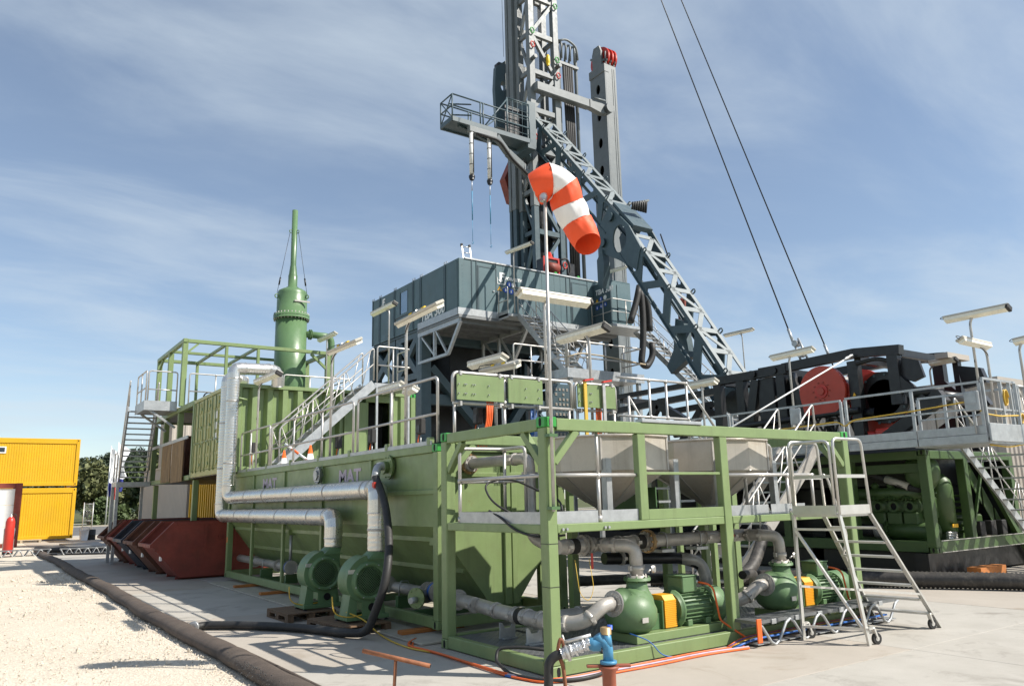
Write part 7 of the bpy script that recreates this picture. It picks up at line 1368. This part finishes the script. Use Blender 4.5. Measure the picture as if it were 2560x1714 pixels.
for cy_ in (6.42,4.48): cab('yellow cable looped over the base of the %s blower' % ('far' if cy_ > 5 else 'near'), [(-.75,cy_-.03,.55),(-.74,cy_-.05,.3),(-.5,cy_-.08,.22),(-.1,cy_-.05,.27),(.02,cy_+.2,.2)], .01, 'yellow_cable')
tag(M().path(rnd([(.35,.35,.2),(.1,.75,.22),(-.08,.95,.2),(-.14,.9,.08),(-.3,.4,.03),(-.2,-.1,.03),(.1,-.3,.03),(.5,-.26,.03),(.75,-.12,.03),(.8,.0,.12),(.75,.06,.2)],.18,6), .02, 9).obj('black_loop_hose', 'black_rubber'), 'black hose looping over the bottom rail at the frame corner', 'hose')
tag(M().path(rnd([(1.35,.2,.3),(1.5,.0,.22),(1.6,-.06,.06),(1.75,-.1,.02),(2.2,-.12,.02)],.1,5), .007, 6).obj('thin_blue_cable', 'blue'), 'thin blue cable hanging over the bottom rail by the pump', 'cable')
# hydrant standpipe
B_ = U('V8',1235,700,'d',6.0); hx, hy = B_.x, B_.y; fz = U('V8',1225,460,'d',6.0).z
t = thing('standpipe', 'blue hydrant head on a red standpipe with a foil wrapped valve', 'standpipe', (hx,hy,0)); M().lathe([(.05,0),(.05,fz-.06),(.075,fz-.025),(.075,fz-.012)], (hx,hy,0), n=20).obj('red_pipe', 'rust_red', t)
rv = _r0; M().obox((hx,hy,fz-.012), rv*.16, _r0.cross(Vector((0,0,1)))*.025, (0,0,.009), .005).obj('cross_bar', 'rust_red', t); M().lathe([(.052,fz),(.062,fz+.002),(.062,fz+.022),(.05,fz+.024)], (hx,hy,0), n=20).obj('flange', 'hydrant_blue', t)
c0 = Vector((hx,hy,fz)); L_ = -rv
M().path(rnd([c0+Vector((0,0,.02)), c0+Vector((0,0,.13)), c0+L_*.06+Vector((0,0,.175)), c0+L_*.075+Vector((0,0,.2))],.06,5), .038, 14).obj('body', 'hydrant_blue', t); M().lathe([(.042,0),(.05,.05),(.036,.11)], c0+L_*.05+Vector((0,0,.13)), (L_*.8+Vector((0,0,.1))), 14).obj('outlet', 'hydrant_blue', t); M().tube(c0+Vector((0,0,.12)), c0+L_*.01+Vector((0,0,.21)), .036, 14).obj('neck', 'hydrant_blue', t)
M().lathe([(.043,0),(.043,.045),(.03,.05)], c0+L_*.01+Vector((0,0,.205)), n=6).obj('cap', 'brass', t); M().lathe([(.02,0),(.02,.03)], c0-L_*.035+Vector((0,.02,.235)), n=10).obj('blue_plug', 'sign_blue', t)
e0 = c0+L_*.12+Vector((0,0,.15)); dn = (L_*1.0-Vector((0,0,.33))).normalized(); k = M(); 
for i in range(16):
    a = e0+dn*(.0145*i); k.lathe([(.030+.012*abs(math.sin(i*1.3))+.006*(i % 3),0),(.034+.011*abs(math.sin(i*1.3+1)),.016)], a+Vector((0,0,.004*math.sin(i*2.1))), dn, 9, sm=False, ph=i*.4)
k.obj('foil_wrap', 'silver_tape', t); e1 = e0+dn*.2; M().tube(e0+Vector((0,0,.05)), e1+Vector((0,0,.07)), .014, 8).obj('lever', 'alu', t); M().tube(e1+Vector((0,0,.05)), e1+Vector((0,0,.12))+L_*.02, .008, 6).obj('lever_end', 'alu', t)
M().lathe([(.055,0),(.06,.01),(.06,.025),(.045,.03)], e1-dn*.03-Vector((0,0,.01)), dn, 14).obj('coupling', 'alu', t); M().path(rnd([e1, e1+dn*.09, e1+dn*.13-Vector((0,0,.03)), e1+L_*.13-Vector((0,0,.2)), e1+L_*.14-Vector((0,0,.62))],.05,5), .035, 10, rr=None).obj('layflat_hose', 'black_rubber', t)
M().path(rnd([e1+Vector((0,0,.0)), e1+L_*.03+Vector((0,0,.12)), e1+L_*.06-Vector((0,0,.0)), e1+L_*.02-Vector((0,0,.09)), e1-L_*.02-Vector((0,0,.62))],.06,5), .014, 8).obj('drain_tube', 'rust_bar', t)
# rusty T bar
a, b, c_ = U('F',830,1487,'d',6.2), U('F',984,1522,'d',6.0), U('F',905,1506,'d',6.1); t = thing('t_key', 'rusty steel T key standing in the foreground', 't key', (c_.x,c_.y,0)); M().tube(a, b, .0165, 12).obj('crossbar', 'rust_bar', t); M().lathe([(.012,0),(.012,.002)], b, (b-a), 10).obj('bore', 'dark_void', t); M().tube((c_.x,c_.y,c_.z), (c_.x-.03,c_.y+.02,.0), .0125, 10).obj('shaft', 'rust_bar', t)
# rolling platform ladder
t = thing('rolling_ladder', 'aluminium rolling platform ladder in front of the green frame', 'ladder', (4.9,-.75,0)); pz = 1.63; pxl, pxr = 4.02, 4.66
F = {'bl':Vector((3.96,-.36,0)),'fl':Vector((4.19,-1.16,0)),'fr':Vector((6.17,-1.04,0)),'br':Vector((6.03,-.16,0))}; T_ = {'bl':Vector((4.02,-.34,pz)),'fl':Vector((4.08,-1.0,pz)),'fr':Vector((4.78,-1.0,pz)),'br':Vector((4.72,-.32,pz))}
for k_ in ('bl','fl'): M().beam(F[k_]+Vector((0,0,.0)), T_[k_], .055, .03, up=(0,1,0)).obj('rear_leg', 'alu', t)
for k_ in ('fr','br'): M().beam(F[k_], T_[k_], .06, .028, up=(0,0,1)).obj('stringer', 'alu', t)
for i in range(1,8):
    f_ = i/8; a, b = F['fr'].lerp(T_['fr'],f_), F['br'].lerp(T_['br'],f_); M().obox((a+b)/2, (b-a)/2*.97, (.075,0,0), (0,0,.014)).obj('tread', 'alu', t)
M().obox((4.4,-.67,pz-.01), (.36,0,0), (0,.33,0), (0,0,.022), .004).obj('platform', 'alu', t); M().box(4.03,4.77,-1.03,-1.01,pz,pz+.12).obj('toe_board', 'alu', t); M().box(4.0,4.02,-1.0,-.34,pz,pz+.12).obj('toe_board', 'alu', t)
k_ = lambda a, f_, b: F[a].lerp(T_[a], f_) if b is None else None
M().beam(F['bl']+Vector((0,0,.17)), F['fl']+Vector((0,0,.2)), .05, .03).obj('brace', 'alu', t); M().beam(F['bl'].lerp(T_['bl'],.88), F['fl'].lerp(T_['fl'],.88), .05, .03).obj('brace', 'alu', t); M().beam(F['bl'].lerp(T_['bl'],.88), F['fl'].lerp(T_['fl'],.08), .045, .03).obj('brace', 'alu', t)
M().beam(F['fl'].lerp(T_['fl'],.42), F['fr'].lerp(T_['fr'],.30), .05, .03).obj('brace', 'alu', t); M().beam(F['bl'].lerp(T_['bl'],.42), F['br'].lerp(T_['br'],.30), .05, .03).obj('brace', 'alu', t)
for y, lab in ((-1.02,'side_rail'),(-.33,'side_rail')): M().path(rnd([(4.05,y,pz),(4.05,y,pz+1.0),(4.74,y,pz+1.0),(4.82,y,pz-.1),(5.5,y,pz-.75)] if 0 else [(4.05,y,pz),(4.05,y,pz+1.0),(4.72,y,pz+1.0),(4.78,y,pz)],.1), .02, 8).obj(lab, 'alu', t); M().beam((4.05,y,pz+.5),(4.75,y,pz+.5),.02,.045).obj('knee_rail', 'alu', t)
M().path(rnd([(4.02,-.98,pz),(4.02,-.98,pz+.97),(4.02,-.38,pz+.97),(4.02,-.38,pz)],.1), .02, 8).obj('back_rail', 'alu', t); M().beam((4.02,-.98,pz+.5),(4.02,-.38,pz+.5),.02,.045).obj('knee_rail', 'alu', t)
for y in (-.33,): M().path(rnd([(4.8,y,pz+.55),(4.9,y,pz+.5),(5.25,y,pz-.35),(5.1,y,pz-.6)],.1), .018, 8).obj('hand_rail', 'alu', t)
for c_ in ('bl','fl','fr','br'):
    p_ = F[c_]+Vector((.17 if c_[1] == 'l' else -.2,.0,.07)); w = M().lathe([(.068,-.018),(.075,-.012),(.075,.012),(.068,.018)], p_, (.25,1,0), 18).obj('caster', 'black_rubber', t); M().lathe([(.03,-.022),(.03,.022)], p_, (.25,1,0), 12).obj('hub', 'alu', w); M().beam(p_+Vector((0,0,0)), p_+Vector((-.06,.0,.14)), .05, .03).obj('caster_fork', 'alu', t); M().beam(p_+Vector((-.06,0,.14)), F[c_]+Vector((0,0,.2)), .04, .03).obj('caster_arm', 'alu', t)
